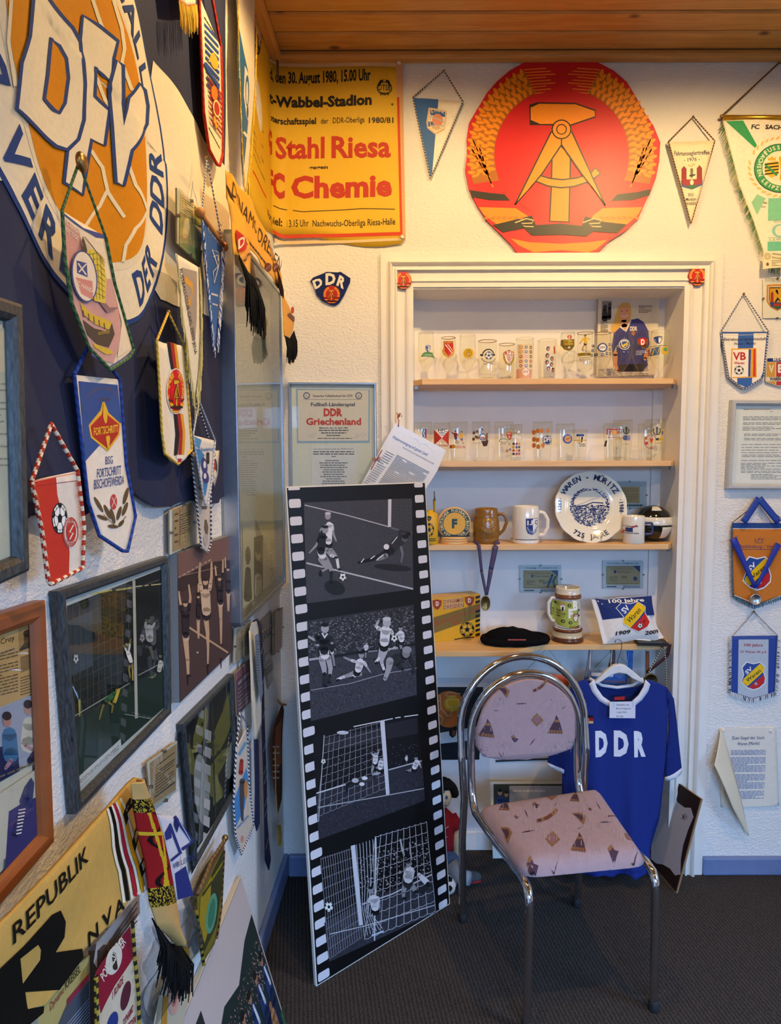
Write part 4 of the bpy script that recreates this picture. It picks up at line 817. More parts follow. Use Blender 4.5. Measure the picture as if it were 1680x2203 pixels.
def art(c):
    c.z(300, 380, 4.405); c.poly([(400,860),(540,900),(540,1350),(520,1600),(480,1420),(440,1200)], '9a9088'); c.poly([(430,930),(500,1010),(505,1090),(450,1200),(470,1260),(500,1110),(480,1050),(420,1000)], 'c8943a'); c.text('FUSSBALLCLUB CARL ZEISS JENA', 372, 880, 520, 1690, 0, '3a3a44', .01, up=(26, -10))
pennant(P, 'fringed_pennant', 'white triangular pennant with heavy yellow fringe on both sides below the greenish frame', [(378,545),(427,575),(431,700),(428,800),(424,845),(418,860),(408,800),(392,680)], 'e0dac8', None, None, art, deform=lambda x, z: .008+.005*sin(z*9), fr=[('fringe', [(378,548),(385,640),(400,745),(414,845)], .05, ['d0c484', 'c0b06a', 'ddd29a', 'b8a860'], (.08, -1)), ('fringe', [(427,575),(430,690),(427,790),(420,850)], .045, ['d0c484', 'c0b06a', 'ddd29a'], (-.02, -1))])
P = LP(460, 760, .05)
def art(c):
    c.z(300, 380, 4.405); c.text('VfB LEIPZIG', 640, 500, 770, 660, 0, 'dcdcd8', .01, up=(2, -56))
    for k in range(9): c.line([(640+k*14,480+k*16),(650+k*11,900+k*16)], 2.5, '3a6ab0')
    c.line([(680,690),(745,720),(745,830),(700,1010),(690,900),(735,850)], 6, 'd8d8d4', True); c.line([(690,760),(735,740),(735,800)], 6, 'd8d8d4'); c.lines(680, 1090, 740, 1130, 1, 'c8ccd4', .5, .3); c.lines(690, 1190, 740, 1220, 1, 'c8ccd4', .5, .3)
t = pennant(P, 'fringed_pennant', 'bright blue pennant on a wooden rod with white fringe beside the glass showcase', [(433,470),(477,530),(475,600),(464,745),(458,752),(447,640),(437,540)], '3060a8', [(433,462),(445,340),(478,528)], None, art, deform=lambda x, z: .006, cordn=.0018, hangc=('4a5a80', 'd8d4c0'), fr=[('fringe', [(434,474),(438,540),(448,640),(459,750)], .02, ['e4e6ea', '2a4a96', 'd4d8e0'], (-.2, -1)), ('fringe', [(477,532),(474,610),(465,740)], .02, ['e4e6ea', '2a4a96', 'd4d8e0'], (.2, -1))])
a, b = P.uv(430, 458), P.uv(481, 531); WOODR = plain('turned_wood', 'b07434', .5)
MB().tube([(a[0], -.006, a[1]), (b[0], -.006, b[1])], .006, n=10).build('rod', WOODR, t)
for u in (a, b): MB().ball((u[0], -.006, u[1]), .011, n=12, m=8).build('rod_knob', WOODR, t)
P = LP(375, 990, .045)
def art(c):
    c.z(300, 380, 4.405); S0 = [(258,1560,'1c1a1a'),(285,1570,'b0282c'),(318,1585,'d89a1c')]
    c.poly([(255,1560),(290,1568),(325,1830),(295,1825)], '1c1a1a'); c.poly([(285,1568),(320,1578),(352,1830),(320,1826)], 'a8242a'); c.poly([(318,1578),(346,1590),(376,1830),(350,1830)], 'd89a1c')
    c.z(320, 760, 4.59); c.poly([(240,590),(275,590),(300,800),(278,1010),(245,1010),(258,800)], '1c1a1a'); c.poly([(272,590),(312,595),(330,780),(322,1010),(318,1070),(282,1080),(285,1000),(298,800)], 'a8242a'); c.poly([(306,595),(335,600),(355,780),(345,1000),(318,1010),(330,790)], 'd89a1c')
    c.ell(260, 375, 92, 228, 'dcd6c6', 28); emblem(c, 260, 375, 84, 212, gold='d8a82a'); c.rect(265, 1003, 335, 1040, 'e8dcc8')
pennant(P, 'satin_pennant', 'white satin pennant with black red gold stripe and round state emblem on the flag', [(336,733),(396,746),(412,968),(381,999),(353,976),(347,930)], 'e2dccc', [(336,733),(362,672),(396,746)], ('c89a2a', 'e0c060'), art, deform=lambda x, z: .008+.004*sin(x*60+z*5), cr=.0024)
P = LP(205, 790, .05)
def art(c):
    c.z(0, 0, 3.338); c.poly([(440,1515),(600,1640),(755,1690),(758,1712),(690,1705),(580,1640),(445,1535)], '3a4a90'); c.poly([(450,1560),(560,1650),(600,1800),(790,2300),(600,2200),(470,1900)], 'c89488')
    c.z(0, 600, 3.193); c.poly([(480,0),(760,0),(810,200),(830,420),(770,580),(640,540),(570,400),(510,230)], 'c89a94'); c.poly([(760,0),(790,100),(890,470),(800,540),(830,300)], 'e2d4bc'); c.line([(620,520),(745,605),(900,495)], 8, '3a4a90')
    c.poly([(560,280),(640,340),(720,360),(760,300),(780,380),(740,470),(660,450),(590,380)], '50443a'); c.poly([(540,160),(620,240),(700,270),(760,300),(740,350),(640,310),(560,240)], 'd0b03a')
    for k in range(5): c.line([(560+k*36,215+k*22),(566+k*36,265+k*20)], 6, '50443a')
    c.poly([(630,440),(760,490),(765,515),(720,520),(640,470)], 'd0b03a'); c.text('ROSTOCK', 665, 385, 742, 372, 20, 'd0b03a', .01)
    for k in range(7): c.line([(655,10+k*18),(705,5+k*18)], 8, 'd8bc40'); 
    c.limb([(680,-60,50),(690,140,40)], 'd8bc40'); c.limb([(680,150,30),(730,215,40),(790,200,10)], '8a6a70'); c.z(0, 0, 3.338)
    c.poly([(590,1800),(650,1790),(720,1850),(748,2000),(740,2180),(660,2160),(640,1950)], 'd8c24a'); c.begin(); [c.line([(612+k*3,1830+k*40),(690,1815+k*42),(735,1870+k*38)], 4, '7a6a28') for k in range(8)]; [c.line([(625+k*26,1805+k*10),(655+k*22,2150)], 3, '7a6a28') for k in range(4)]; c.end()
    c.begin(); [c.line([(x0,1700),(x1,1830+d_)], 4, '5a4a3a') for x0, x1, d_ in ((575,600,0),(580,690,0),(572,560,60),(590,735,60))]; c.end()
    c.ell(585, 1985, 92, 190, '3c4c8c', 28, -8); c.ell(585, 1985, 82, 178, 'e4d6be', 28, -8); c.poly([(525,1870),(600,1890),(605,1990),(530,1960)], '3c4c8c'); c.line([(535,1890),(595,1975)], 10, 'e4d6be'); c.line([(595,1895),(540,1955)], 10, 'e4d6be'); c.poly([(520,1990),(640,2020),(645,2150),(560,2110)], 'cc8880'); c.text('FC HANSA', 520, 2040, 650, 2110, 26, 'e4d6be', .02, up=(4, -30)); c.limb([(575,1720,14),(590,1800,30)], '50443a'); c.text('F.C. HANSA', 460, 1600, 560, 1680, 26, 'e4d6be', .02, up=(0, -30)); c.text('ROSTOCK', 462, 1650, 555, 1730, 26, 'e4d6be', .02, up=(0, -30))
t = pennant(P, 'club_pennant', 'cream and pink pennant with a sailing cog and green cord hung over the flag', [(132,452),(226,511),(245,610),(286,752),(276,770),(236,796),(190,748),(152,650),(138,560)], 'e2d4ba', [(132,452),(170,349),(226,511)], ('3a5a3c', '5a7a50'), art, deform=lambda x, z: .012+.004*sin(x*30+z*8), cr=.0026, cordn=.002, pin=None)
P.w0 = .006; u = P.uv(170, 349); MB().lathe([(0, 0), (.012, .001), (.013, .004), (.009, .008), (0, .009)], 16).build('hanging_button', BRASS, t, P.mat() @ Matrix.Translation((u[0], -.006, u[1])) @ Matrix.Rotation(radians(90), 4, 'X'))
P = LP(225, 1180, .035)
def art(c):
    c.z(0, 600, 3.193); c.poly([(538,702),(805,728),(832,985),(585,1252),(560,960)], '2c5096'); c.poly([(700,845),(715,845),(742,920),(825,995),(818,1075),(738,1185),(620,1090),(605,1005),(685,905)], 'e0b030'); c.poly([(708,880),(735,935),(815,1000),(808,1065),(736,1165),(630,1080),(618,1012),(695,930)], 'b0281e')
    c.text('FORTSCHRITT', 638, 1076, 806, 1050, 52, 'e8c030', .015); c.limb([(712,870,18),(716,950,30),(720,985,14)], 'e0b030'); c.limb([(735,1090,30),(738,1165,10)], 'e0b030'); c.arc('FUSSBALL-OBERLIGA', 705, 900, 120, 140, -55, 55, 22, '6a5a5a', .0); c.ctext('1986-87', 715, 840, 84, 26, '6a5a5a', .0)
    c.text('BSG', 722, 1275, 772, 1268, 54, '34488c', .0); c.text('FORTSCHRITT', 665, 1368, 830, 1340, 62, '34488c', .005); c.text('BISCHOFSWERDA', 643, 1445, 850, 1408, 64, '34488c', .005)
    c.ell(778, 1532, 24, 54, 'c04040', 18); c.line([(765,1500),(795,1560)], 5, 'e0d6c4'); c.line([(790,1495),(765,1565)], 4, 'e0d6c4')
    for x, y, l, a in ((675,1550,62,60),(700,1640,40,25),(735,1600,55,65),(770,1630,55,75),(770,1700,35,5),(815,1610,50,-75),(830,1680,30,-50),(855,1580,50,-70),(860,1490,60,-75)): c.ell(x, y, l, 13, '5e4a2c', 12, a)
    c.line([(705,1620),(800,1710),(860,1630)], 5, '5e4a2c')
pennant(P, 'club_pennant', 'white pennant with red and gold crest and blue cord below the cog pennant', [(158,806),(256,816),(270,1000),(290,1110),(273,1186),(262,1185),(212,1152),(188,1080)], 'e6dfd2', [(158,806),(195,735),(256,816)], ('2a3e80', '34509c'), art, deform=lambda x, z: .01+.003*sin(x*25), cr=.0028, pin=None)
P = LP(120, 1255, .05)
def art(c):
    c.z(0, 600, 3.193); c.poly([(225,1385),(382,1358),(390,1480),(420,1600),(460,1750),(475,1880),(470,2040),(370,2090),(340,2070),(280,1700)], 'c03020'); c.line([(228,1392),(530,1330)], 8, 'e6a080'); c.line([(225,1425),(530,1385)], 4, 'a02a1c')
    c.football(405, 1645, 54, 108); c.ell(478, 1738, 52, 105, 'e0d4c8', 28); c.ring(478, 1738, 48, 98, 6, 'b83428'); c.ring(478, 1738, 32, 66, 5, 'b83428'); c.ell(478, 1738, 30, 62, 'b83428', 20); c.line([(492,1690),(466,1740),(490,1745),(466,1790)], 8, 'e8e0d8'); c.arc('SACHSENRING', 478, 1738, 36, 74, -70, 70, 20, 'b83428', .01); c.arc('ZWICKAU', 478, 1738, 44, 92, 235, 130, 20, 'b83428', .01, True)
    c.text('DDR FUSSBALL MEISTER 1949/50', 345, 2040, 258, 1480, 0, 'd07828', .0, up=(-20, -10)); c.text('FDGB-POKALSIEGER 1963 1967', 505, 1400, 560, 1990, 0, 'c05040', .0, up=(22, -10))
pennant(P, 'club_pennant', 'small red and white pennant with a football and red striped cord at the left', [(66,1036),(165,1013),(179,1130),(176,1222),(108,1257),(102,1250),(88,1140)], 'dcd4c8', [(66,1036),(110,912),(165,1013)], ('b03826', 'e4d4b8'), art, deform=lambda x, z: .01+.004*sin(x*40), cr=.0028, pin=None)
P = LP(435, 1190, .03)
def art(c):
    c.z(320, 760, 4.59); c.text('VEB', 475, 1345, 520, 1350, 30, '4a4440', .01); c.text('Waren', 495, 1440, 540, 1445, 26, '4a4440', .01); c.rect(522, 1510, 570, 1540, '5a5048'); c.limb([(560,1650,20),(565,1720,44),(570,1790,20)], '6a5c50'); c.ell(560, 1840, 24, 60, 'b0a8a0', 14)
pennant(P, 'long_pennant', 'long narrow pale pennant with dark rim hanging below the flag hem', [(410,972),(452,972),(453,1170),(446,1190),(432,1178)], 'c8bfb2', [(410,972),(424,865),(452,955)], ('2a2e50', 'd0ccc4'), art, deform=lambda x, z: .004, cr=.0022, pin=None)
P = LP(440, 1090, .042)
def art(c):
    c.z(320, 760, 4.59); c.poly([(435,815),(520,855),(500,935),(445,920)], '4a8ac0'); c.poly([(445,940),(500,945),(550,1010),(510,1080),(500,1170),(480,1120)], '3a7cb8'); c.poly([(530,1230),(580,1290),(560,1400),(545,1420)], '3a7cb8'); c.text('Stahl Brandenburg', 455, 975, 632, 960, 40, '3a7cc0', .01); c.ell(545, 1110, 30, 82, '34347c', 20, -8); c.ell(558, 1225, 32, 62, '34347c', 20, -8); c.ell(548, 1100, 14, 36, 'd8d8dc', 14); c.ell(550, 1212, 14, 28, 'd8d8dc', 14); c.limb([(580,990,30),(580,1080,30)], '3a2e28')
pennant(P, 'club_pennant', 'small blue and white pennant with a figure-eight crest below the flag centre', [(414,936),(462,948),(454,1040),(445,1090),(440,1085),(428,1020)], 'd8d6d0', [(414,936),(428,862),(462,948)], ('d8d4c8', '9aa4b8'), art, deform=lambda x, z: .006, cr=.002, pin=None)
P = LP(463, 1047, .03)
def art(c): c.z(320, 760, 4.59); c.ell(650, 1130, 24, 90, '2a2220', 18); c.ell(640, 1110, 18, 70, 'b04028', 16); c.ell(650, 1190, 16, 40, 'd8cfc0', 12); c.text('15', 635, 1015, 660, 1015, 30, '8a5a40', .0)
pennant(P, 'shield_badge', 'tiny white shield badge with a red and black crest next to the showcase', [(458,970),(472,969),(469,1020),(462,1048),(456,1030)], 'd8cfc0', None, None, art, deform=lambda x, z: .003, cat='badge', L=.03)
P = LP(385, 1195, .01)
def art(c):
    c.z(320, 760, 4.59); c.poly([(220,1540),(405,1470),(400,1900),(215,1960)], 'b89a70'); c.lines(285, 1590, 400, 1800, 9, '5a4a38', .35, -.35); c.line([(285,1540),(285,1900)], 3, '4a7a4a'); c.line([(375,1500),(370,1870)], 3, '4a7a4a'); c.lines(235, 1560, 270, 1900, 5, '7a5a40', .3, -.3)
clipframe(P, 0, 0, 0, 0, 'small glass clip frame with a yellowed certificate below the flag hem', art, 'c8ccc4', quad=[(361,1098),(414,1075),(412,1172),(362,1194)])
# ---- framed pictures
BLKF = plain('mottled_black_frame', '34393b', .4, var=.85, scale=70, stretch=(5, 5, 1.2)); BRNF = plain('brown_wood_frame', '8a4a20', .4, var=.12, scale=20)
P = LP(30, 1240, .075)
def art(c):
    c.z(0, 600, 3.193); c.poly([(-300,380),(70,330),(120,1900),(-300,2000)], 'bcc0b4'); c.poly([(-250,420),(40,350),(45,640),(-250,660)], 'd0c8b0'); c.line([(40,320),(72,340),(78,700)], 3, 'a83a3a'); c.lines(-250, 700, 60, 1300, 14, '8a9088', .25, 0, .7)
frame(P, [(-140,590),(53,655),(68,1228),(-140,1325)], .021, .016, 'black framed pale certificate cut by the left picture edge', BLKF, art, 'c8ccc0')
P = LP(60, 1930, .02)
def art(c):
    c.z(0, 1180, 3.553); c.poly([(-300,760),(270,570),(295,1090),(-300,1330)], 'c09a60'); c.text('Jürgen Croy', -170, 790, 105, 700, 46, '2a221a', .005); c.lines(-120, 835, 105, 855, 1, '5a4a34', .6, -.35)
    c.poly([(135,600),(268,572),(268,740),(140,790)], 'a07e4c'); c.ell(205, 690, 30, 60, '5a4228', 16); c.ell(205, 650, 34, 30, '241c14', 14); c.poly([(150,760),(180,720),(230,720),(265,690),(268,740),(140,785)], '3a2e20')
    c.lines(-280, 880, 130, 1200, 13, '6a522e', .4, -.25); c.poly([(150,830),(250,800),(270,900),(155,950)], '8a6a3c'); c.lines(150, 980, 285, 1130, 7, '6a522e', .4, -.3)
    c.poly([(-300,1340),(300,1095),(315,1560),(-300,1960)], '9aa0b4'); c.poly([(-300,1600),(120,1480),(140,1700),(-40,1800),(-300,1960)], '1c1e48'); c.limb([(60,1420,110),(70,1580,120)], '3a6e98'); c.limb([(215,1340,110),(210,1500,130)], 'c8c4b4'); c.ell(40, 1310, 34, 56, 'b08070', 16); c.ell(38, 1280, 36, 34, '241a1c', 14); c.ell(205, 1220, 32, 56, 'b08878', 16); c.ell(203, 1190, 34, 34, '241a1c', 14); c.limb([(70,1620,36),(30,1680,26)], 'a07a90'); c.limb([(180,1500,30),(240,1540,26)], 'b08890'); c.limb([(290,1520,50),(220,1620,50)], '20224a')
    c.lines(-290, 1840, 320, 1870, 1, '6a6050', .5, -.4); c.poly([(-300,2060),(330,1640),(335,2050),(-300,2700)], 'c4beae'); c.poly([(50,2010),(180,1930),(290,1890),(325,2080),(325,2250),(20,2480)], '2a3070'); c.poly([(130,1930),(170,1820),(220,1750),(245,1790),(235,1900),(200,1970),(160,2060)], '3a406a'); c.limb([(185,1900,50),(130,2080,60),(90,2200,50)], '262c64')
    for k in range(8): c.line([(120-k*4,2000+k*26),(175-k*6,1990+k*26)], 9, 'd8d4c8')
frame(P, [(-150,1374),(102,1291),(121,1812),(-150,2130)], .026, .018, 'brown wood framed newspaper article with two photographs at the left edge', BRNF, art, 'c8c2b0')
def goal(c):
    c.z(0, 1180, 3.553); c.poly([(500,405),(1250,120),(1285,1225),(555,1880)], 'c4c6c0'); c.poly([(505,440),(1250,150),(1278,1190),(560,1830)], '161b1a'); c.poly([(540,1340),(1275,870),(1278,1190),(560,1830)], '1f3328'); c.poly([(505,560),(700,480),(700,900),(520,980)], '3a444c'); c.poly([(700,400),(890,320),(890,700),(700,640)], '3a3218')
    c.line([(690,350),(850,318)], 12, 'c8b84a'); c.line([(880,318),(1000,300)], 12, 'c8b84a'); 
    for a, b in ((1030, 1080), (1100, 1130), (1150, 1230)): c.line([(a, 292-(a-1030)*.1),(b, 290-(b-1030)*.1)], 8, 'd8cc90')
    net(c, [(545,440),(1010,250),(1035,1060),(565,1290)], 10, 9, 3, '5a5e48', 10); c.poly([(1003,245),(1025,240),(1045,1295),(1022,1300)], 'c0beb0'); c.line([(560,1280),(980,1030)], 8, '9aa094'); c.line([(1045,970),(1275,850)], 7, '9aa094'); c.line([(940,1265),(1140,1300)], 6, '9aa094')
    c.football(568, 842, 22, 40, bgc='d8d8d0'); man(c, (960,730), [(965,800,34),(985,860,30)], [[(960,790,14),(935,740,8)], [(975,780,14),(990,690,8)]], [[(985,880,18),(975,930,14),(985,990,10)], [(995,870,18),(1000,930,14),(1000,1010,10)]], 'd8d8d0', '2a2a2a', '9a8a4a', '201a14', 14)
    man(c, (880,1080), [(860,1110,40),(800,1160,36)], [[(860,1120,14),(850,1180,10)]], [[(800,1160,22),(770,1220,14),(745,1310,10)], [(810,1170,22),(850,1200,16),(840,1260,10)]], '2a5a34', '201a1a', '8a7a3a', '201a14', 14); c.limb([(860,1170,24),(890,1080,22)], 'b0a030'); c.limb([(594,1160,18),(596,1280,10)], 'b0a038')
    man(c, (1130,550), [(1130,610,60),(1138,690,56)], [[(1105,600,20),(1110,540,12)], [(1160,600,20),(1190,550,12)]], [[(1140,720,30),(1150,790,22),(1165,850,14)]], 'a8a8a8', '1a1a1a', '5a5a50', '101010', 18); man(c, (1215,820), [(1215,870,34),(1205,930,34)], [[(1230,870,12),(1240,930,8)]], [[(1200,940,20),(1170,980,16),(1130,990,10)]], 'd0d0c8', '1a1a1a', '7a7a50', '101010', 13)
    c.football(1080, 685, 22, 36, bgc='a0a0a0'); c.poly([(565,1770),(915,1455),(922,1510),(568,1850)], 'd0d0cc'); c.lines(575, 1790, 900, 1825, 2, '5a5a60', .35, -.9, 1)
P = LP(250, 1770, .018)
frame(P, [(131,1272),(363,1196),(370,1536),(168,1752)], .017, .016, 'black framed colour photograph of a goal being scored behind a net', BLKF, goal, 'c4c6c0')
P = LP(440, 1500, .018)
t = thing('canvas_print', 'sepia canvas print of footballers raising their arms below the showcase side', 'picture', P); o = [P.uv(*p) for p in ((381,1190),(498,1150),(499,1402),(386,1512))]
MB().prism(o, 0, .016, '7a7c7c').build('canvas_block', paper(), t); c = Cv(P, .0008).z(340, 1150, 4.406)
c.poly([(182,178),(700,5),(700,1110),(203,1595)], '4a3634'); c.poly([(182,178),(700,5),(700,330),(185,560)], '74564e'); c.poly([(183,420),(500,260),(690,240),(690,330),(185,560)], '3a2a28')
for x in range(190, 480, 40): c.line([(x, 405-(x-190)*.55), (x+26, 390-(x-190)*.55)], 8, 'c8b09a')
c.line([(290,880),(660,1120)], 18, 'b89878'); c.line([(185,400),(560,310)], 6, '9a7c68'); SK = 'c0a080'
man(c, (440,450), [(440,560,90),(450,730,84)], [[(405,540,36),(385,400,26),(390,270,18)], [(480,520,34),(500,400,26),(500,260,18)]], [[(450,800,50),(465,940,34),(468,1060,24),(466,1230,14)]], 'cbb094', '2a2026', SK, '30221e', 26)
man(c, (250,660), [(255,760,74),(255,950,62)], [[(225,740,30),(200,620,20),(190,540,14)], [(285,720,30),(300,600,22),(285,480,16)]], [[(255,980,54),(275,1180,36),(280,1330,22)]], '2a2126', 'c8b094', SK, '30221e', 22)
man(c, (575,420), [(580,520,56),(585,640,50)], [[(555,500,22),(535,300,14)], [(605,500,22),(610,240,14)]], [[(585,660,40),(590,800,28),(592,1040,14)]], '2a2126', 'cbb094', SK, '30221e', 18)
man(c, (655,330), [(660,440,44),(660,540,42)], [[(640,430,18),(630,220,12)]], [[(660,560,34),(662,720,20)]], '383034', 'cbb094', SK, '30221e', 15)
man(c, (370,590), [(375,660,40),(375,790,36)], [[(372,640,18),(372,470,14)]], [[(375,800,34),(378,980,18)]], '2a2126', 'b89c80', SK, '30221e', 14); c.football(368, 1118, 12)
for x in (275, 465, 590): c.limb([(x, 1240+(465-x)*.5, 16), (x+2, 1330+(465-x)*.5, 8)], '2a2024')
c.build('printed_photo', paper(), t)
P = LP(450, 1880, .018)
def art(c):
    c.z(300, 1550, 3.374); c.poly([(275,95),(700,-330),(715,490),(375,1120)], '14181a'); c.poly([(330,160),(690,-260),(690,330),(380,930)], '1c1e16')
    for x, y, w_, h_, a in ((365,280,30,120,-10),(440,60,40,160,15),(600,60,50,220,20),(560,330,40,150,30),(640,-60,40,160,10),(520,470,60,120,-35)): c.ell(x, y, w_, h_, '6e6a2c', 14, a)
    for k in range(26): r_ = random.Random(k); c.ell(340+r_.random()*340, 60+r_.random()*300-r_.random()*120, 10+r_.random()*14, 8+r_.random()*16, r_.choice(['57582a', '8a8440', '2e3418', '9a9250']), 7)
    c.ell(445, 500, 55, 260, '9a9a94', 20, -4); c.ell(660, 280, 36, 150, '8c8c84', 16, 10); c.poly([(530,400),(560,390),(590,560),(530,620)], '8a8448')
    for k in range(7): y = 60+k*125; c.poly([(470-k*3,y),(515-k*3,y+20),(512-k*3,y+95),(466-k*3,y+70)], 'a8a8a4')  # sprocket-hole reflections painted into the picture
    c.line([(520,-120),(545,700)], 10, '3a3c34'); c.poly([(375,980),(600,640),(612,680),(380,1060)], 'b4b8b0')
frame(P, [(396,1558),(503,1449),(512,1698),(424,1863)], .013, .016, 'smaller black framed photograph with painted film-strip reflections right of the goal photo', BLKF, art, '2a2c26')
P = LP(345, 1735, .008)
def art(c): c.z(300, 1550, 3.374); c.poly([(62,310),(255,170),(250,500),(75,615)], 'a88f66'); c.line([(110,330),(240,230)], 6, '4a4434'); c.line([(130,360),(240,280)], 6, '4a4434'); c.lines(100, 390, 235, 560, 8, '5a4e38', .35, -.75); c.line([(90,560),(240,450)], 5, '44505a')
clipframe(P, 0, 0, 0, 0, 'small glass clip frame with a brown certificate beside the knitted scarf', art, 'b4b8ac', quad=[(312,1641),(378,1594),(375,1702),(322,1744)])
# ---- glass showcase on the wall
SC = LP(560, 1300, .045); t = thing('glass_showcase', 'shallow aluminium wall showcase with a glass front in the room corner', 'showcase', SC)
Q = [(503,490),(609,636),(613,1262),(517,1343)]; o = [Vector(SC.uv(*p)) for p in Q]; umax = (D-.02-SC.O.y)/LU.y
x0 = (o[0].x+o[3].x)/2; x1_ = min((o[1].x+o[2].x)/2, umax); z0_ = (o[2].y+o[3].y)/2; z1_ = (o[0].y+o[1].y)/2
mb = MB(); mb.box(x0, x1_, .038, .043, z0_, z1_, 'd8ceb0'); mb.build('back_panel', plain('grey_panel', 'a9aaa6', .7), t)
for a in ((x0, x0+.012, z0_, z1_), (x1_-.012, x1_, z0_, z1_), (x0, x1_, z0_, z0_+.012), (x0, x1_, z1_-.012, z1_)): MB().box(a[0], a[1], 0, .043, a[2], a[3]).build('frame_side', SILVER, t, bevel=.0015)
MB().pane([(x0+.01, z0_+.01), (x0+.01, z1_-.01), (x1_-.01, z1_-.01), (x1_-.01, z0_+.01)], .004).build('glass_pane', glassmat('showcase_glass', 'eef4f2', 1.5, .03), t)
PB = Pl(SC.O-SC.N*.0375, LU); c = Cv(PB, .0008).z(340, 1150, 4.406)
t2 = thing('paper_display', 'printed page with two portrait photographs inside the showcase', 'paper', PB); c.poly([(800,-60),(1195,-120),(1195,480),(800,700)], 'c8bfa0'); c.poly([(805,80),(895,40),(893,640),(805,700)], 'c0b898'); c.ell(848, 200, 26, 90, '6a6450', 16); c.limb([(848,330,50),(848,600,80)], '57523f'); c.poly([(905,30),(990,0),(990,570),(905,630)], '57523f'); c.ell(945, 170, 26, 80, 'a89c7c', 16); c.ell(945, 130, 28, 60, '3a362a', 14); c.limb([(945,400,66),(945,560,70)], 'b8b094'); c.lines(1060, 60, 1150, 480, 18, '7a7460', .3, -.55, .6); c.build('page', paper(), t2)
# ---- yellow scarf laid over the showcase
P = LP(560, 700, .075); t = thing('football_scarf', 'yellow football scarf with black fringe draped over the glass showcase', 'scarf', P); YE = 'e0a234'
sd = lambda x, z: .004+.004*sin(x*34+z*20)
sheet(P, [(487,366),(505,385),(545,440),(575,505),(597,560),(607,598),(606,625),(590,605),(570,580),(548,545),(520,500),(500,455),(488,425)], YE, sd, .025).build('band', satin(), t, solid=.002)
c = Cv(P, .001, sd, .025).z(300, 380, 4.405); c.text('DYNAMO', 870, 170, 1110, 560, 0, '2a1c14', .0, up=(14, -130)); c.text('DRESDEN', 1120, 600, 1330, 900, 0, '2a1c14', 0, up=(10, -120)); c.lines(1005, 560, 1210, 590, 1, '3a2418', .7, 1.3); c.poly([(815,60),(850,120),(905,270),(880,250),(830,120)], '2a1416')
for x, y in ((1215, 860), (1290, 860)): c.ell(x, y, 34, 44, '5a2420', 12); c.line([(x-20,y+20),(x+20,y-20)], 5, 'c07a60')
c.build('lettering', satin(), t)
sheet(P, [(490,420),(500,430),(540,520),(546,560),(541,612),(525,588),(514,548),(504,548),(498,470)], 'e6a838', lambda x, z: .02+.006*sin(x*40), .025).build('front_end', satin(), t, solid=.002)
c = Cv(P, .003, lambda x, z: .02+.006*sin(x*40), .025).z(300, 380, 4.405); c.poly([(925,500),(990,580),(1020,640),(985,700),(945,720),(930,600)], 'b8241e'); c.text('D', 940, 690, 985, 640, 90, 'e8d8c0', .03); c.line([(975,800),(1040,730)], 26, '6a1c1c'); c.text('DRESDEN', 950, 790, 1045, 700, 30, 'c8a080', .0); c.build('end_crest', satin(), t)
fringe(L3(P, [(504,548),(524,585),(540,600)], .024), .13, ['0c0c0e', '18181a', '101012'], 'fringe', t, per=.0016, w=.003, down=(.22, -1), dy=.02)
sheet(P, [(606,600),(612,640),(622,660),(633,690),(630,712),(622,726),(612,724),(609,660)], 'e0a234', lambda x, z: .012, .025).build('rear_end', satin(), t, solid=.002)
c = Cv(P, .002, lambda x, z: .012, .025).z(300, 380, 4.405); c.poly([(1395,1310),(1420,1290),(1465,1330),(1462,1380)], '5a1c1c'); c.ell(1445, 1265, 16, 34, 'b8241e', 12); c.build('rear_crest', satin(), t)
fringe(L3(P, [(611,722),(622,728),(631,712)], .014), .075, ['0c0c0e', '18181a'], 'fringe', t, per=.0016, w=.003, down=(.25, -1), dy=.01)
mb = MB(); fringe(L3(P, [(598,578),(608,610)], .01), .05, ['1a1214', '2a1416'], 'fringe', t, per=.002, w=.003, down=(.1, -1))
# ---- small things between showcase and corner
P = LP(520, 1430, .01)
def art(c): c.z(340, 1150, 4.406); c.poly([(735,900),(858,850),(845,1140),(718,1200)], 'b4a48c'); c.lines(750, 980, 845, 1100, 6, '6a5a48', .35, -.6); c.line([(765,930),(790,905)], 8, '6a5a48')
clipframe(P, 0, 0, 0, 0, 'narrow glass clip frame with a typed note just under the showcase', art, 'c0bcb0', quad=[(502,1352),(535,1336),(533,1402),(500,1430)])
P = LP(518, 1545, .01)
def art(c): c.z(340, 1150, 4.406); c.poly([(722,1330),(862,1190),(862,1580),(738,1720)], '6a4a5c'); c.lines(745, 1390, 850, 1440, 1, 'b8a8b0', .7, -1.0); c.lines(745, 1450, 855, 1680, 6, 'a8909c', .5, -.9); c.poly([(722,1330),(862,1190),(862,1250),(724,1390)], '9a6470')
clipframe(P, 0, 0, 0, 0, 'glass clip frame with a purple match bill under the showcase', art, '8a7480', quad=[(503,1448),(536,1418),(536,1510),(507,1542)], clips=False)
P = LP(585, 1410, .008); clipframe(P, 0, 0, 0, 0, 'brown toned glass clip frame nearest the room corner', lambda c: c.z(340, 1150, 4.406).poly([(1105,740),(1170,690),(1160,1060),(1100,1130)], '7a5a48'), '8a6e5a', quad=[(586,1318),(606,1306),(604,1393),(586,1411)])
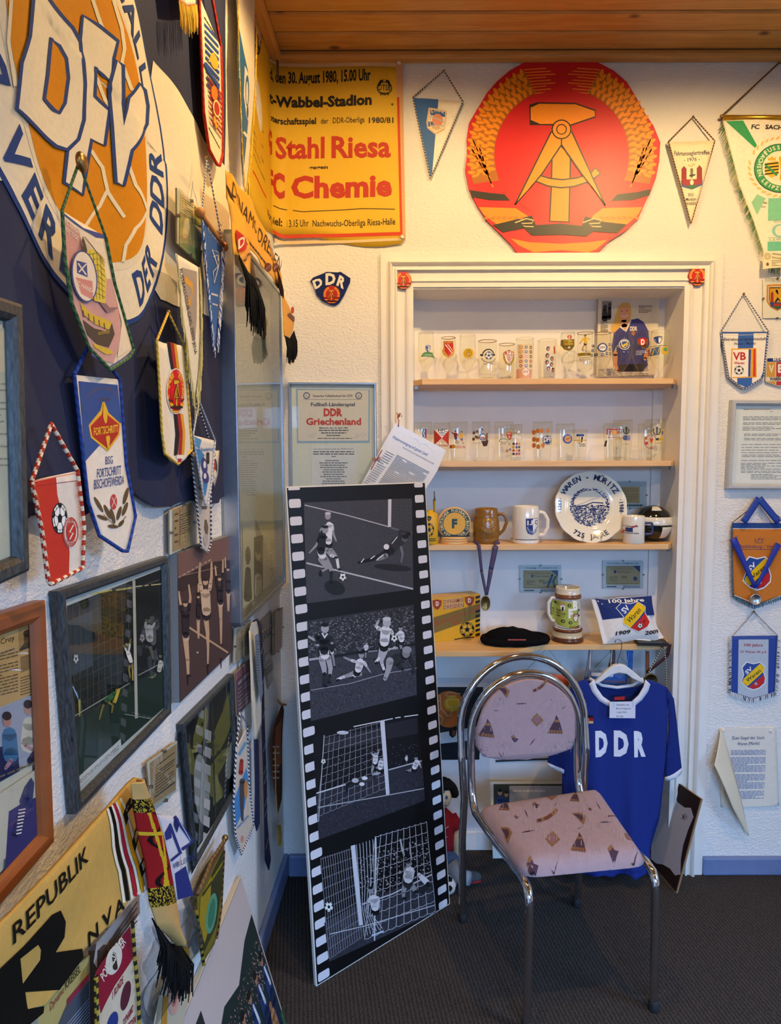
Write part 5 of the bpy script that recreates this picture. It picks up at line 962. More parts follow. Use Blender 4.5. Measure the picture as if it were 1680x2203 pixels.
for qd, lb, col in (([(556,1340),(583,1312),(584,1395),(569,1410)], 'grey team photograph pinned behind the navy tie', '6e6a6c'), ([(569,1412),(585,1396),(586,1465),(576,1483)], 'small faded photograph below the grey team photograph', '7c7068')):
    P = LP(570, 1410 if col == '6e6a6c' else 1480, .004); t = thing('photo_print', lb, 'photo', P); MB().prism([P.uv(*p) for p in qd], -.001, 0, col).build('print', gloss(), t); c = Cv(P, .0016); 
    a, b, d, e = qd
    for k in range(5): f = (k+.5)/5; x = a[0]*(1-f)+b[0]*f; y = (a[1]*(1-f)+b[1]*f)*.5+(e[1]*(1-f)+d[1]*f)*.5; c.limb([(x, y-6, 3), (x, y+8, 4)], '3a3840'); c.ell(x, y-10, 1.6, 3, 'b0a090', 8)
    c.build('figures', gloss(), t)
P = LP(552, 1590, .03); t = thing('folded_newspaper', 'folded newspaper hanging over a wire beside the navy ties', 'newspaper', P)
for k, (pts, col, of) in enumerate((([(536,1358),(541,1340),(552,1336),(556,1352),(562,1480),(563,1560),(552,1590),(546,1480)], 'c8c4b4', .002), ([(536,1358),(540,1356),(546,1470),(554,1588),(549,1591),(541,1500)], 'd8d0ba', .012))):
    sheet(P, pts, col, lambda x, z, of=of: of+.003*sin(z*12), .03).build('page', paper(), t, solid=.001)
c = Cv(P, .004, None); c.z(340, 1150, 4.406); c.base = .018; c.poly([(905,960),(945,930),(985,1500),(960,1600),(925,1350)], '6a7888'); c.lines(910, 1000, 950, 1400, 16, '4a5058', .3); c.build('print', paper(), t)
for lb, pts in (('long navy tie with thin pale stripes nearest the corner', [(545,1335),(555,1331),(563,1345),(568,1440),(571,1600),(575,1760),(583,1850),(579,1872),(571,1850),(568,1700),(563,1540),(559,1420)]), ('shorter navy tie hanging in front of the long tie', [(548,1590),(556,1590),(558,1700),(559,1770),(553,1788),(549,1770),(550,1690)])):
    P = LP(565, 1800, .022 if 'long' in lb else .03); t = thing('necktie', lb, 'tie', P, 'navy ties'); df = lambda x, z: .003+.002*sin(z*10)
    sheet(P, pts, '1a2244', df, .03).build('blade', satin(), t, solid=.003); c = Cv(P, .001, df, .03); ys = [p[1] for p in pts]
    for k in range(7 if 'long' in lb else 3):
        y = min(ys)+60+k*70
        if y < max(ys)-15: x = (562+(y-1400)*.024) if 'long' in lb else 552; c.line([(x-1, y+16),(x+2, y+6),(x+5, y-10)], 1.2, '9aa4b8')
    c.build('stripes', satin(), t)
P = LP(595, 1800, .02); t = thing('rolled_pennant', 'dark brown cloth pennant with gold tassel hanging in the corner', 'pennant', P)
sheet(P, [(608,1512),(611,1530),(607,1650),(606,1720),(598,1750),(588,1690),(582,1600),(590,1560)], '5a3424', lambda x, z: .006+.006*sin(z*14), .03).build('cloth', cloth(), t, solid=.001)
c = Cv(P, .0012, lambda x, z: .006+.006*sin(z*14), .03); c.poly([(592,1565),(606,1545),(604,1640),(594,1660)], 'a05a30'); c.lines(586, 1600, 600, 1680, 6, 'c0b0a0', .3); c.build('print', cloth(), t)
MB().tube(dense(L3(P, [(593,1506),(600,1515),(611,1516)], .01), .01), .004, n=8).build('rod', WOODR, t); MB().tube(dense(L3(P, [(586,1610),(587,1700),(592,1770)], .012), .02), .002, n=5).build('cord', plain('gold_cord', 'a88440', .8), t)
fringe(L3(P, [(590,1775),(598,1775)], .012), .07, ['a07a34', 'b89040', '8a6a2c'], 'tassel', t, per=.0012, w=.002, down=(.05, -1))
P = LP(522, 1838, .015)
def art(c):
    c.z(300, 1550, 3.374); c.poly([(680,590),(775,340),(790,440),(760,640),(690,790)], '4a8ac8'); c.limb([(740,290,26),(735,380,34)], 'a83a30'); c.limb([(745,440,40),(740,600,30),(745,720,16)], '4a4a50'); c.ell(770, 500, 14, 70, 'c88a4a', 14); c.line([(720,250),(770,160)], 20, '6aa0c8'); c.line([(710,780),(790,690)], 12, '7a9ac0'); c.ell(745, 860, 12, 26, 'd09080', 10)
pennant(P, 'club_pennant', 'cream and light blue pennant with dark twisted cord below the purple bill', [(507,1612),(531,1563),(535,1690),(545,1775),(518,1838),(506,1800),(501,1730)], 'd2c8b8', [(507,1612),(516,1533),(535,1562)], ('262c50', 'd8d4cc'), art, deform=lambda x, z: .005, cr=.0028, pin=None)
# ---- knitted scarf with lettering, lower left
P = LP(200, 2100, .055); t = thing('knitted_scarf', 'beige knitted scarf with black lettering pinned across the lower left wall', 'scarf', P); BE = 'c09a50'
kd = lambda x, z: .012+.006*sin(x*11+z*17)+.003*sin(z*40)
c = Cv(P, .0012, kd, .02).z(0, 1600, 3.652)
bo = [(-300,1760),(0,1430),(400,1010),(850,510),(1030,300),(1075,265),(1100,300),(1120,700),(1180,1080),(1050,1190),(840,1440),(640,1640),(430,1890),(150,2240),(-300,2800)]
sheet(P, [(p[0]/3.652, 1600+p[1]/3.652) for p in bo], BE, kd, .02).build('band', knit(), t, solid=.006)
c.poly([(0,1760),(180,1590),(400,1345),(470,1310),(510,1400),(500,1520),(430,1640),(640,1610),(650,1680),(460,1935),(190,1950),(205,2085),(340,2060),(335,2115),(200,2230),(0,2440),(-300,2780),(-300,2100)], '15130f'); c.poly([(150,1690),(290,1580),(312,1620),(305,1700),(170,1885)], BE); c.poly([(190,1955),(440,1935),(345,2050),(210,2085)], BE); c.poly([(-200,2500),(-60,2340),(-60,2480),(-200,2640)], BE)
c.text('REPUBLIK', 95, 1580, 690, 915, 0, '1a1610', .012, up=(-8, -150))
for i, (ch, x, y) in enumerate((('N', 690, 1600), ('V', 800, 1470), ('A', 895, 1385))): c.text(ch, x, y, x+80, y-95, 0, '1a1610', .02, up=(-6, -110))
for x, w_, col in ((-16, 22, 'e0d8c4'), (12, 26, '15130f'), (40, 20, 'e0d8c4'), (66, 26, 'a8202c'), (92, 20, 'e0d8c4'), (118, 28, 'dca41c'), (146, 18, 'e0d8c4')): c.line([(850+x*.55,500-x*.5),(885+x*.7,640-x*.6),(900+x*.9,800-x*.5),(950+x,1000-x*.4),(985+x*1.05,1240-x*.6)], w_, col)
for ch, a, b in (('R', (975,640), (1050,430)), ('D', (1045,850), (1100,640)), ('D', (1100,1050), (1165,900))): c.text(ch, a[0], a[1], b[0], b[1], 0, '1a1610', .03, up=(-22, -80))
c.build('knitted_lettering', knit(), t)
# hanging end, rolled
P.w0 = .036
def roll(u, v):
    L_ = [(1060,300),(1070,480),(1110,700),(1170,950),(1200,1250),(1250,1400),(1420,1570)]; R_ = [(1100,290),(1200,480),(1290,720),(1345,950),(1390,1200),(1420,1400),(1425,1575)]
    k = v*6; i = min(5, int(k)); f = k-i; a = [L_[i][j]*(1-f)+L_[i+1][j]*f for j in (0, 1)]; b = [R_[i][j]*(1-f)+R_[i+1][j]*f for j in (0, 1)]
    p = P.uv((a[0]*(1-u)+b[0]*u)/3.652, 1600+(a[1]*(1-u)+b[1]*u)/3.652); return (p[0], -.03-.012*sin(pi*u), p[1])
def rc(u, v):
    if .12 < v < .21 or .6 < v < .7: return '1a1610' if random.random() < .58 else 'b0932c'
    if v < .12 or v > .7: return 'c49a5c'
    if abs(u-.35-(v-.2)*.3) < .05 or abs(v-.33) < .012 or abs(u-.6+(v-.4)*1.2) < .05: return 'c8a428'
    return '8e1c1e' if abs(u-.5-.3*sin(v*30)) > .06 else '1a1210'
mb = MB(); mb.grid(roll, 44, 150, rc); mb.build('hanging_end', knit(), t, solid=.004); P.w0 = .02
fr_ = L3(P, [(327,1975),(340,2000),(362,2030),(388,2032)], .02); fringe(fr_, .09, ['0c0b0a', '171412', '100e0c'], 'fringe', t, per=.0012, w=.0026, down=(-.05, -1), dy=.025)
# ---- mini shirt
P = LP(380, 1930, .05); t = thing('mini_shirt', 'small blue and white doll-size shirt on a hanger beside the scarf end', 'shirt', P); ms = lambda x, z: .008+.003*sin(x*26)
c = Cv(P, .001, ms, .02).z(0, 1600, 3.652); px = lambda pts: [(p[0]/3.652, 1600+p[1]/3.652) for p in pts]
sheet(P, px([(1245,560),(1300,560),(1370,565),(1470,690),(1515,775),(1420,850),(1425,960),(1470,1050),(1515,1190),(1390,1230),(1340,1000),(1300,760)]), 'd4d4dc', ms, .015).build('cloth', satin(), t, solid=.0015)
c.poly([(1290,700),(1335,620),(1345,740),(1300,760)], '2a3278'); c.line([(1330,630),(1410,850)], 20, '2a3278'); c.line([(1365,570),(1505,770),(1425,830)], 26, '2a3278'); c.line([(1400,600),(1490,760)], 5, 'd4d4dc'); c.poly([(1370,1020),(1455,960),(1515,1190),(1395,1225)], '2a3278'); c.line([(1335,920),(1420,850)], 18, '2a3278'); c.text('VfB LEIPZIG', 1350, 985, 1520, 900, 40, '2a3278', .01); c.poly([(1365,570),(1400,640),(1385,700),(1360,640)], '1c2460'); c.build('print', satin(), t)
MB().tube(dense(L3(P, [(337,1752),(340,1742),(346,1748),(372,1758)], .0), .008), .0018, n=6).build('hanger', plain('white_plastic', 'd8d8d4', .4), t)
# ---- yellow pennant with chain
P = LP(450, 2080, .025)
def art(c): c.z(300, 1550, 3.374); c.poly([(440,1290),(610,930),(600,1200),(560,1480),(460,1700)], '3a3a16'); c.poly([(440,1290),(520,1120),(505,1500),(470,1620),(430,1500)], 'a08a1c'); c.ell(520, 1400, 36, 150, '5a9a78', 18, 8); c.ell(520, 1400, 22, 110, '3a7a5a', 16, 8); c.lines(455, 1250, 520, 1290, 1, '2a2a10', .6, -1.5); c.lines(520, 1140, 600, 1180, 1, 'a08a1c', .6, -1.6)
t = pennant(P, 'club_pennant', 'dark yellow pennant hung from a brass chain below the black frame', [(424,1924),(483,1820),(477,1950),(462,2030),(436,2072),(428,2010)], '7a6c1c', [(424,1924),(455,1850),(483,1806)], None, art, deform=lambda x, z: .006, hangc=('6a5230', '8a6a40'), cordn=.004, pin=None)
u = P.uv(484, 1803); MB().ball((u[0], -.006, u[1]), .008, n=10, m=6).build('rod_knob', BRASS, t); a, b = P.uv(424, 1924), P.uv(484, 1806); MB().tube([(a[0], -.006, a[1]), (b[0], -.006, b[1])], .005, n=8).build('rod', plain('dark_wood_rod', '5a3c20', .5), t)
cord(L3(P, [(422,1960),(430,2020),(438,2075)], .006), .004, '8a7a20', '1a1810', 'edge_cord', t); cord(L3(P, [(482,1830),(476,1950),(466,2020)], .006), .003, '6a5230', '2a2010', 'edge_cord', t)
# ---- lower edge: match bill, cup-winner pennant, note, bag, signed card
P = LP(90, 2230, .02); t = thing('match_poster', 'lower left poster ending in KREISEL with a crowd photograph', 'poster', P); c = Cv(P, .0018).z(0, 1600, 3.652)
MB().prism([c.q(*p) for p in ((300,2560),(300,2000),(700,1660),(700,2900),(500,3000))], -.001, 0, 'b0a060').build('sheet', paper(), t); c.text('KREISEL', 505, 1935, 625, 1790, 0, '4a3a20', .01, up=(-4, -60)); c.text('Dynamo', 385, 2100, 495, 1950, 0, '8a2a2a', .0, up=(-4, -60)); c.poly([(510,2060),(690,1850),(695,2700),(400,2800),(380,2360)], '4a4e58')
for k in range(12): c.line([(520,2200+k*26),(690,2000+k*26)], 7, '8a90a0')
c.poly([(515,2010),(690,1800),(690,1850),(515,2060)], '8a2a40'); c.build('printed_design', paper(), t)
P = LP(190, 2230, .018); t = thing('frame_strip', 'dark brown wooden picture frame edge beside the KREISEL poster', 'picture frame', P); MB().prism([P.uv(*p) for p in ((190,2045),(203,2032),(206,2300),(192,2320))], -.02, 0).build('frame_side', plain('dark_brown_wood', '3a2418', .4), t)
P = LP(250, 2200, .04)
def art(c):
    c.z(0, 1600, 3.652); c.poly([(745,1800),(1020,1430),(1045,1680),(900,1900),(790,2120),(760,1960)], '8e1c30'); c.ell(890, 1700, 60, 120, 'd8ccb8', 20, 15); c.limb([(890,1650,30),(900,1760,40)], '3a2c20'); c.text('POKALSIEGER', 810, 1870, 985, 1560, 0, 'e0d4bc', .02, up=(-30, -50)); c.text("'86", 880, 1660, 940, 1580, 60, 'e0d4bc', .03); c.text('1 RUNDE', 880, 2010, 965, 1880, 0, '8e1c30', .02, up=(0, -60)); c.ell(985, 1980, 34, 120, '5a2430', 18, 12); c.text('DYNAMO', 965, 2230, 1045, 2100, 0, '8e1c30', .02, up=(0, -60)); c.text('DRESDEN', 975, 2290, 1065, 2190, 0, '8e1c30', .02, up=(0, -60)); c.ell(880, 2200, 40, 100, '2a3a78', 16, 15)
pennant(P, 'club_pennant', 'red and cream cup winner pennant under the hanging scarf edge', [(205,2100),(283,1985),(288,2060),(296,2140),(300,2330),(210,2360)], 'cfc0a4', None, ('2a2414', 'a88a30'), art, deform=lambda x, z: .008+.004*sin(x*30), cr=.0035)
P = LP(250, 2060, .03); t = thing('typed_note', 'pale typed note behind the lower scarf edge', 'paper', P); c = Cv(P, .0016).z(0, 1600, 3.652); MB().prism([c.q(*p) for p in ((735,1720),(760,1560),(1090,1170),(1095,1330),(780,1790))], -.001, 0, 'a89c94').build('sheet', paper(), t)
for k in range(4): c.line([(790+k*8,1720-k*34),(1070,1390-k*50)], 9, '5a5458')
c.build('printed_text', paper(), t)
P = LP(350, 2150, .02); t = thing('signed_card', 'signed collage card with an orange photo and handwriting under the black fringe', 'card', P); c = Cv(P, .0018).z(300, 1550, 3.374)
MB().prism([c.q(*p) for p in ((60,2400),(165,1900),(300,1750),(370,1640),(395,1720),(300,2300))], -.001, 0, 'bfb49a').build('card', paper(), t); c.poly([(300,1640),(345,1640),(360,1720),(345,1840),(300,1880),(310,1760)], 'c08a20'); c.ell(245, 2010, 42, 130, 'c89a88', 18, 5); c.ell(245, 2010, 20, 70, 'a86a5c', 16, 5); c.poly([(165,2010),(200,1990),(190,2250),(150,2250)], 'b8862a'); c.line([(280,1890),(300,1880),(300,2000),(285,2010)], 5, '3a2c1c', True)
for k in range(9): c.line([(180+k*12,1900-k*14),(190+k*12,1960-k*16),(186+k*12,1930-k*12)], 3, '5a5048')
c.build('collage', paper(), t)
PLB = MATS['plastic'] = glassmat('plastic_film', 'd4d8dc', 1.35, .15)
P = LP(330, 2150, .012); t = thing('plastic_sleeve', 'crumpled clear plastic sleeve hanging below the hanging scarf end', 'plastic bag', P)
sheet(P, [(395,1930),(425,1930),(418,2040),(380,2160),(330,2230),(300,2220),(305,2120),(330,2040),(365,1990)], 'ffffff', lambda x, z: .02+.014*sin(x*50+z*30)+.008*sin(x*90-z*60), .018).build('film', PLB, t)
# ---- team photograph board on the floor leaning against the left wall
top = onL(516, 1884, .012); ht = top.z; bot = Vector((top.x, top.y, 0))+LN*.12; P = Pl(bot, LU, (top-bot)); t = thing('team_photo_board', 'large pale photo board of a football team leaning on the wall at the bottom edge', 'picture', P)
hh = (top-bot).length; MB().box(-.75, 0, -.002, .012, 0, hh, 'c8b89c').build('board', paper(), t, bevel=.001)
c = Cv(P, .0034); c.raw = True; W_ = .75
c.poly([(-W_+.004,-hh+.004),(-.004,-hh+.004),(-.004,-.004),(-W_+.004,-.004)], 'b8aca6'); c.poly([(-W_+.01,-.30),(-.55,-.31),(-.4,-.29),(-.3,-.32),(-.2,-.29),(-.1,-.33),(-.01,-.34),(-.01,-.01),(-W_+.01,-.01)], '1c2a26')
rr_ = random.Random(5); pts = []; fs = []
for k in range(700): x = -.012-rr_.random()*.73; z = .17+rr_.random()*.11; s_ = .003; b = len(pts); pts += [(x, z), (x+s_, z), (x+s_, z+s_*1.4), (x, z+s_*1.4)]; fs.append((b, b+1, b+2, b+3))
for n_, col in ((0, 'a07a6a'), (1, '6a4a40'), (2, 'c8a898')): c.put(pts, fs[n_::3], col)
c.poly([(-W_+.004,-.06),(-.004,-.05),(-.004,-.004),(-W_+.004,-.004)], '2a5a34')
for k in range(11): x = -.04-k*.064; c.limb([(x,-.19,.04),(x,-.12,.044)], '20345e'); c.limb([(x,-.11,.034),(x+.005,-.03,.02)], '1a2440'); c.ell(x, -.225, .011, .015, '9a6a52', 10); c.ell(x, -.235, .012, .01, '1c1410', 10); c.limb([(x+.005,-.2,.01),(x+.012,-.15,.012)], 'c8ccd4')
for k in range(9): x = -.07-k*.075; c.limb([(x,-.09,.036),(x,-.05,.04)], 'a87a50'); c.ell(x, -.115, .011, .014, '8a5c48', 10); c.limb([(x-.015,-.03,.018),(x+.02,-.03,.018)], 'd8d4cc')
c.poly([(-.62,-.40),(-.40,-.40),(-.40,-.33),(-.62,-.33)], '20282a'); c.lines(-.6, -.384, -.42, -.372, 1, 'c8b888', .8); c.lines(-.6, -.358, -.45, -.346, 1, 'c8b888', .8)
c.build('printed_photo', paper(), t)
# ================================================================== niche shelves and what stands on them
YB = D+ND; SZ = [onY(1180, 815, D).z, onY(1180, 992, D).z, onY(1180, 1171, D).z, onY(1300, 1386, D).z]; TH = .02
lbs = ['top beech shelf in the niche carrying stemmed glasses', 'second beech shelf in the niche carrying beer tumblers', 'third beech shelf in the niche carrying mugs and a plate', 'lowest beech shelf in the niche with a deeper left part']
for i, z in enumerate(SZ):
    a, b = NX0+.001, NX1-.001; f = D-.006
    o = [(a, D+.04), (a+.03, f), (b-.03, f), (b, D+.04), (b, YB-.014), (a, YB-.014)] if i < 3 else [(a, D), (a+.03, D-.085), (onY(1105, 1397, D-.085).x, D-.085), (onY(1160, 1388, D).x, f), (b-.03, f), (b, D+.04), (b, YB-.014), (a, YB-.014)]
    t = thing('wall_shelf', lbs[i], 'shelf', T(0, 0, z), 'niche shelves'); n = len(o); mb = MB(); vs = [(x, y, 0) for x, y in o]+[(x, y, -TH) for x, y in o]
    mb.add(vs, [tuple(range(n)), tuple(range(2*n-1, n-1, -1))]+[(k, k+n, (k+1) % n+n, (k+1) % n) for k in range(n)]); mb.build('board', BEECH, t, bevel=.0015)
    for x in (a+.01, b-.01): MB().box(x-.006, x+.006, D+.03, D+.042, -TH-.012, -TH).build('shelf_pin', STEEL, t)
GL = glassmat('drinking_glass', 'fcfcf7', 1.5, .015)
def glass(kind, x0, x1, yt, Y, zs, label, art=None, rim=None, zz=None, tint=None):
    c0 = onY((x0+x1)/2, yt, Y); R = (x1-x0)/2*Y/F; Hh = c0.z-zs; t = thing('beer_glass' if kind == 'tumbler' else 'stemmed_glass', label, 'glass', T(c0.x, Y, zs), 'glasses in the niche')
    if kind == 'tumbler': out = [(.80*R, .001), (.82*R, .004), (.86*R, Hh*.12), (.93*R, Hh*.45), (R, Hh*.85), (.99*R, Hh)]; floor = .012
    elif kind == 'straight': out = [(.70*R, .001), (.72*R, .004), (.25*R, .012), (.2*R, Hh*.14), (.35*R, Hh*.2), (.92*R, Hh*.25), (.98*R, Hh*.34), (R, Hh*.6), (R, Hh)]; floor = Hh*.25
    else: out = [(.66*R, .001), (.68*R, .004), (.3*R, .012), (.17*R, Hh*.1), (.15*R, Hh*.18), (.3*R, Hh*.24), (.62*R, Hh*.32), (.92*R, Hh*.45), (R, Hh*.58), (.97*R, Hh*.75), (.9*R, Hh)]; floor = Hh*.27
    inn = [(max(.004, r-.0022), z) for r, z in out if z > floor]; inn = [(0, floor+.001), (inn[0][0]*.75, floor+.002)]+inn
    mb = MB(); mb.lathe([(0, .0006)]+out+[(out[-1][0]-.0015, Hh+.001), (out[-1][0]-.002, Hh-.003)], 30); mb.lathe([(0, floor+.001), (inn[0][0]+.001 if kind != 'tumbler' else out[1][0]*.96, floor+.002)], 30); gb = mb.build('glass_body', GL, t)
    def r_at(z):
        for (r0, z0), (r1, z1) in zip(out, out[1:]):
            if z0 <= z <= z1: return r0+(r1-r0)*(z-z0)/(z1-z0+1e-9)
        return out[-1][0]
    if rim: MB().tube([(out[-1][0]*cos(k*pi/15), out[-1][0]*sin(k*pi/15), Hh) for k in range(30)], .0011, n=5, closed=True).build('gold_rim', GOLD, gb)
    if art:
        P = Pl((c0.x, Y-R, zs)); c = Cv(P, .0006, lambda x, z: sqrt(max(r_at(z)**2-x*x, 1e-8))-R, .006); c.z(*(zz or (820, 560, 4.421))); art(c); c.base += R
        c.build('printed_design', gloss(), gb)
    return t
ZA = (820, 560, 4.421); ZB = (1120, 560, 3.818); Y1, Y2 = D+.075, D+.125
def badge(c, cx, cy, r, c1, c2='f0ece0', txt=None, c3=None):
    c.ell(cx, cy, r, r, c1, 22); c.ell(cx, cy, r*.72, r*.72, c2, 20)
    if txt: c.ctext(txt, cx, cy+r*.22, r*1.05, r*.45, c3 or c1, .02)
def shield(c, cx, cy, w, h, c1, c2=None):
    o = lambda k: [(cx+x*w*k, cy+y*h*k) for x, y in ((-1,-.8),(0,-1),(1,-.8),(.9,.1),(.5,.7),(0,1),(-.5,.7),(-.9,.1))]; c.poly(o(1), c1)
    if c2: c.poly(o(.8), c2)
def a1(c): c.poly([(378,915),(400,880),(440,868),(490,878),(515,920)], '4f8a3a'); shield(c, 445, 840, 26, 34, '2f56a8', 'e8e8ee'); c.poly([(425,820),(445,815),(445,868),(432,858)], '2f56a8'); c.ctext('1.FC', 445, 838, 40, 14, '26386e', .02); c.lines(400, 888, 500, 912, 2, 'c8d8b0', .4)
def a2(c): c.poly([(594,765),(688,765),(690,830),(702,850),(690,900),(642,934),(590,895),(580,855),(592,835)], 'd8a850'); c.poly([(600,788),(686,785),(684,860),(642,918),(605,865)], 'c8342c'); c.ctext('ENERGIE', 641, 782, 86, 14, 'b03028', .02); c.line([(610,800),(672,880)], 8, 'f0e8dc'); c.line([(630,795),(680,860)], 5, 'f0e8dc')
def a3(c): c.ell(832, 885, 50, 50, 'e0b41c', 24); c.ring(835, 885, 22, 26, 4, '3a3420'); c.line([(835,862),(835,910)], 4, '3a3420'); c.line([(822,880),(848,880)], 4, '3a3420'); c.ctext('1. FC', 832, 858, 40, 12, '3a3420', .02)
def a4(c): c.ring(1020, 905, 55, 58, 12, '3a3a20', a0=200, a1=340); c.football(1024, 905, 38); c.ring(1024, 915, 66, 55, 5, '4a4a40', a0=10, a1=170); c.poly([(945,885),(975,890),(970,910),(950,905)], '2a2418'); c.poly([(1088,885),(1060,890),(1064,910),(1084,905)], '2a2418'); c.ctext('1954 - 1984', 1022, 990, 90, 14, '5a4a20', .01)
def a5(c): c.poly([(1160,880),(1215,850),(1272,880),(1270,940),(1240,995),(1215,1005),(1185,985),(1165,940)], 'a88c28'); c.poly([(1170,880),(1215,860),(1265,882),(1245,950),(1216,980),(1185,950)], 'f0e8dc'); c.arc('BFC', 1218, 950, 58, 62, -38, 38, 30, 'c03428', .03); shield(c, 1220, 930, 26, 36, 'a8302a', 'e8d8c8'); c.ctext('D', 1220, 945, 22, 30, 'a8302a', .03)
def a6(c):
    c.poly([(1305,797),(1445,797),(1438,960),(1425,1010),(1400,1025),(1345,1025),(1320,1010),(1310,960)], 'e6cfa8')
    rn = random.Random(3)
    for r_ in range(5):
        for k in range(3): c.ell(1333+k*46, 826+r_*44, 14, 15, rn.choice(['b84a3a', 'c88a30', '4a5a9a', '9a4a5a', '3a5a4a', 'd8a090']), 10); c.ell(1333+k*46, 826+r_*44, 7, 7, 'f0e4d0', 8)
    c.poly([(1300,1030),(1345,1025),(1400,1025),(1440,1035),(1432,1118),(1298,1118)], 'd8a890'); c.ell(1376, 1060, 38, 42, 'c89888', 20); c.ell(1376, 1060, 33, 37, 'ecd8c0', 20); c.ctext('DFV', 1376, 1070, 44, 22, '4a4a58', .0, .2)
def a7(c):
    for x, y in ((1588,840),(1582,905),(1580,970),(1592,1028),(1626,935),(1624,990),(1640,1040)): c.ell(x, y, 17, 23, '2a241c', 12); c.ell(x+2, y+4, 11, 15, 'c8803a', 10)
    c.poly([(1640,820),(1658,810),(1664,880),(1645,890)], 'c05a50'); c.line([(1590,1080),(1612,1090),(1600,1100),(1640,1110),(1632,1095)], 3, '5a5044')
for a in ((('goblet', 899, 934, 716), 'leftmost stemmed glass on the top shelf with a small blue shield over a green mound', a1, None), (('goblet', 948, 981, 727), 'stemmed glass with a red and white striped shield second on the top shelf', a2, 1), (('goblet', 988, 1024, 721), 'stemmed glass with a round yellow badge third on the top shelf', a3, None), (('tumbler', 1029, 1068, 734), 'wide tumbler with a football wreath print on the top shelf', a4, 1), (('tumbler', 1073, 1107, 741), 'rounded tumbler with a red lettered shield and gold wreath on the top shelf', a5, 1), (('tumbler', 1110, 1148, 728), 'tall beige printed tumbler with rows of small badges', a6, None), (('tumbler', 1157, 1197, 732), 'tumbler printed with a column of small player heads', a7, None)): glass(*a[0], Y1, SZ[0], a[1], a[2], a[3], ZA)
def b1(c): c.ell(403, 628, 18, 17, 'a8302a', 14); c.ctext('D', 403, 638, 14, 20, 'e8d8c0', .03); c.poly([(345,645),(380,650),(445,645),(445,700),(420,735),(395,745),(360,730),(342,690)], '6a5a1c'); c.ctext('DYNAMO', 396, 672, 78, 18, 'd8b840', .02); c.ctext('DRESDEN', 396, 695, 78, 18, 'd8b840', .02); c.football(398, 715, 12); c.arc('*********', 396, 690, 48, 52, 235, 125, 16, 'c8a030', .0, True)
def b2(c): man(c, (530,625), [(530,645,26),(535,675,24)], [[(518,642,10),(492,680,6)], [(545,640,10),(572,650,6)]], [[(530,690,14),(512,715,10),(508,730,7)], [(538,690,14),(538,720,10),(534,745,7)]], 'd8b020', '22222a', 'c09a60', '3a2a18', 9); c.poly([(480,758),(585,758),(580,785),(484,785)], 'c8a430'); c.ctext('DRESDEN', 532, 780, 92, 18, '2a2410', .03); c.lines(488, 792, 580, 830, 3, '6a6248', .35); c.football(515, 738, 9)
def b3(c):
    badge(c, 675, 715, 38, '3a5088', 'e8e6e0', 'DFV')
    for x, y in ((615,692),(612,730),(632,770),(672,775),(710,765),(735,690),(738,730),(605,770),(742,765)): c.rect(x-9, y-11, x+9, y+11, '30406e'); c.rect(x-4, y-5, x+5, y+4, 'd8d8d4')
    c.ctext('FUSSBALL', 675, 795, 90, 10, '4a5070', .0, .2)
def b4(c): c.ring(855, 690, 40, 42, 6, 'd8d8d4'); shield(c, 855, 690, 28, 34, 'e8e8e8', '2a4a96'); c.poly([(830,700),(880,670),(880,690),(838,718)], 'd8b820'); c.lines(800, 690, 830, 715, 3, 'd0d0d0', .3); c.lines(880, 690, 905, 715, 3, 'd0d0d0', .3)
def b5(c): c.poly([(965,650),(1005,634),(1050,650),(1042,700),(1008,726),(972,700)], '7a6420'); shield(c, 1004, 672, 34, 38, 'b8201e', 'c82a26'); c.ctext('D', 1004, 692, 30, 42, 'f0e8dc', .04); c.arc('DRESDEN', 1004, 668, 42, 46, 230, 130, 14, '2a2410', .02, True); c.lines(955, 738, 1050, 778, 3, 'd8d4d8', .35)
def b6(c): shield(c, 1138, 652, 28, 34, '2a4a96', 'f0eee8'); c.poly([(1115,630),(1138,624),(1138,682),(1122,668)], '2a4a96'); c.ctext('1.FC', 1140, 640, 44, 16, '20305a', .03); c.poly([(1082,720),(1090,712),(1092,770),(1080,775)], 'b03a34'); c.poly([(1098,715),(1150,705),(1142,772),(1095,778)], '3a6a9a'); c.line([(1100,770),(1112,718),(1128,768),(1146,712)], 8, 'e0b030'); c.ell(1185, 740, 32, 36, 'd8b428', 18); c.ell(1190, 732, 18, 16, '5a9a6a', 12); c.lines(1085, 695, 1205, 705, 1, '4a4a50', .4)
for a in ((('goblet', 1206, 1238, 716), 'stemmed glass with a yellow and black championship crest', b1, None), (('straight', 1242, 1275, 717), 'straight footed glass with a yellow-shirted player and gold rim', b2, 1), (('goblet', 1278, 1315, 717), 'stemmed glass with a round blue badge and rows of small crests', b3, 1), (('goblet', 1318, 1360, 715), 'stemmed glass with a white-ringed badge in front of the magazine page', b4, None), (('goblet', 1360, 1398, 713), 'stemmed glass with a red D shield in front of the magazine page', b5, None), (('goblet', 1400, 1442, 712), 'rightmost stemmed glass on the top shelf with a blue shield', b6, None)): glass(*a[0], Y1, SZ[0], a[1], a[2], a[3], ZB)
def d1(c): c.poly([(395,1605),(432,1605),(432,1690),(395,1680)], '3a5a9a'); c.line([(412,1612),(405,1645),(415,1680)], 7, 'e8e8ec'); c.line([(428,1605),(428,1690)], 6, 'c04040')
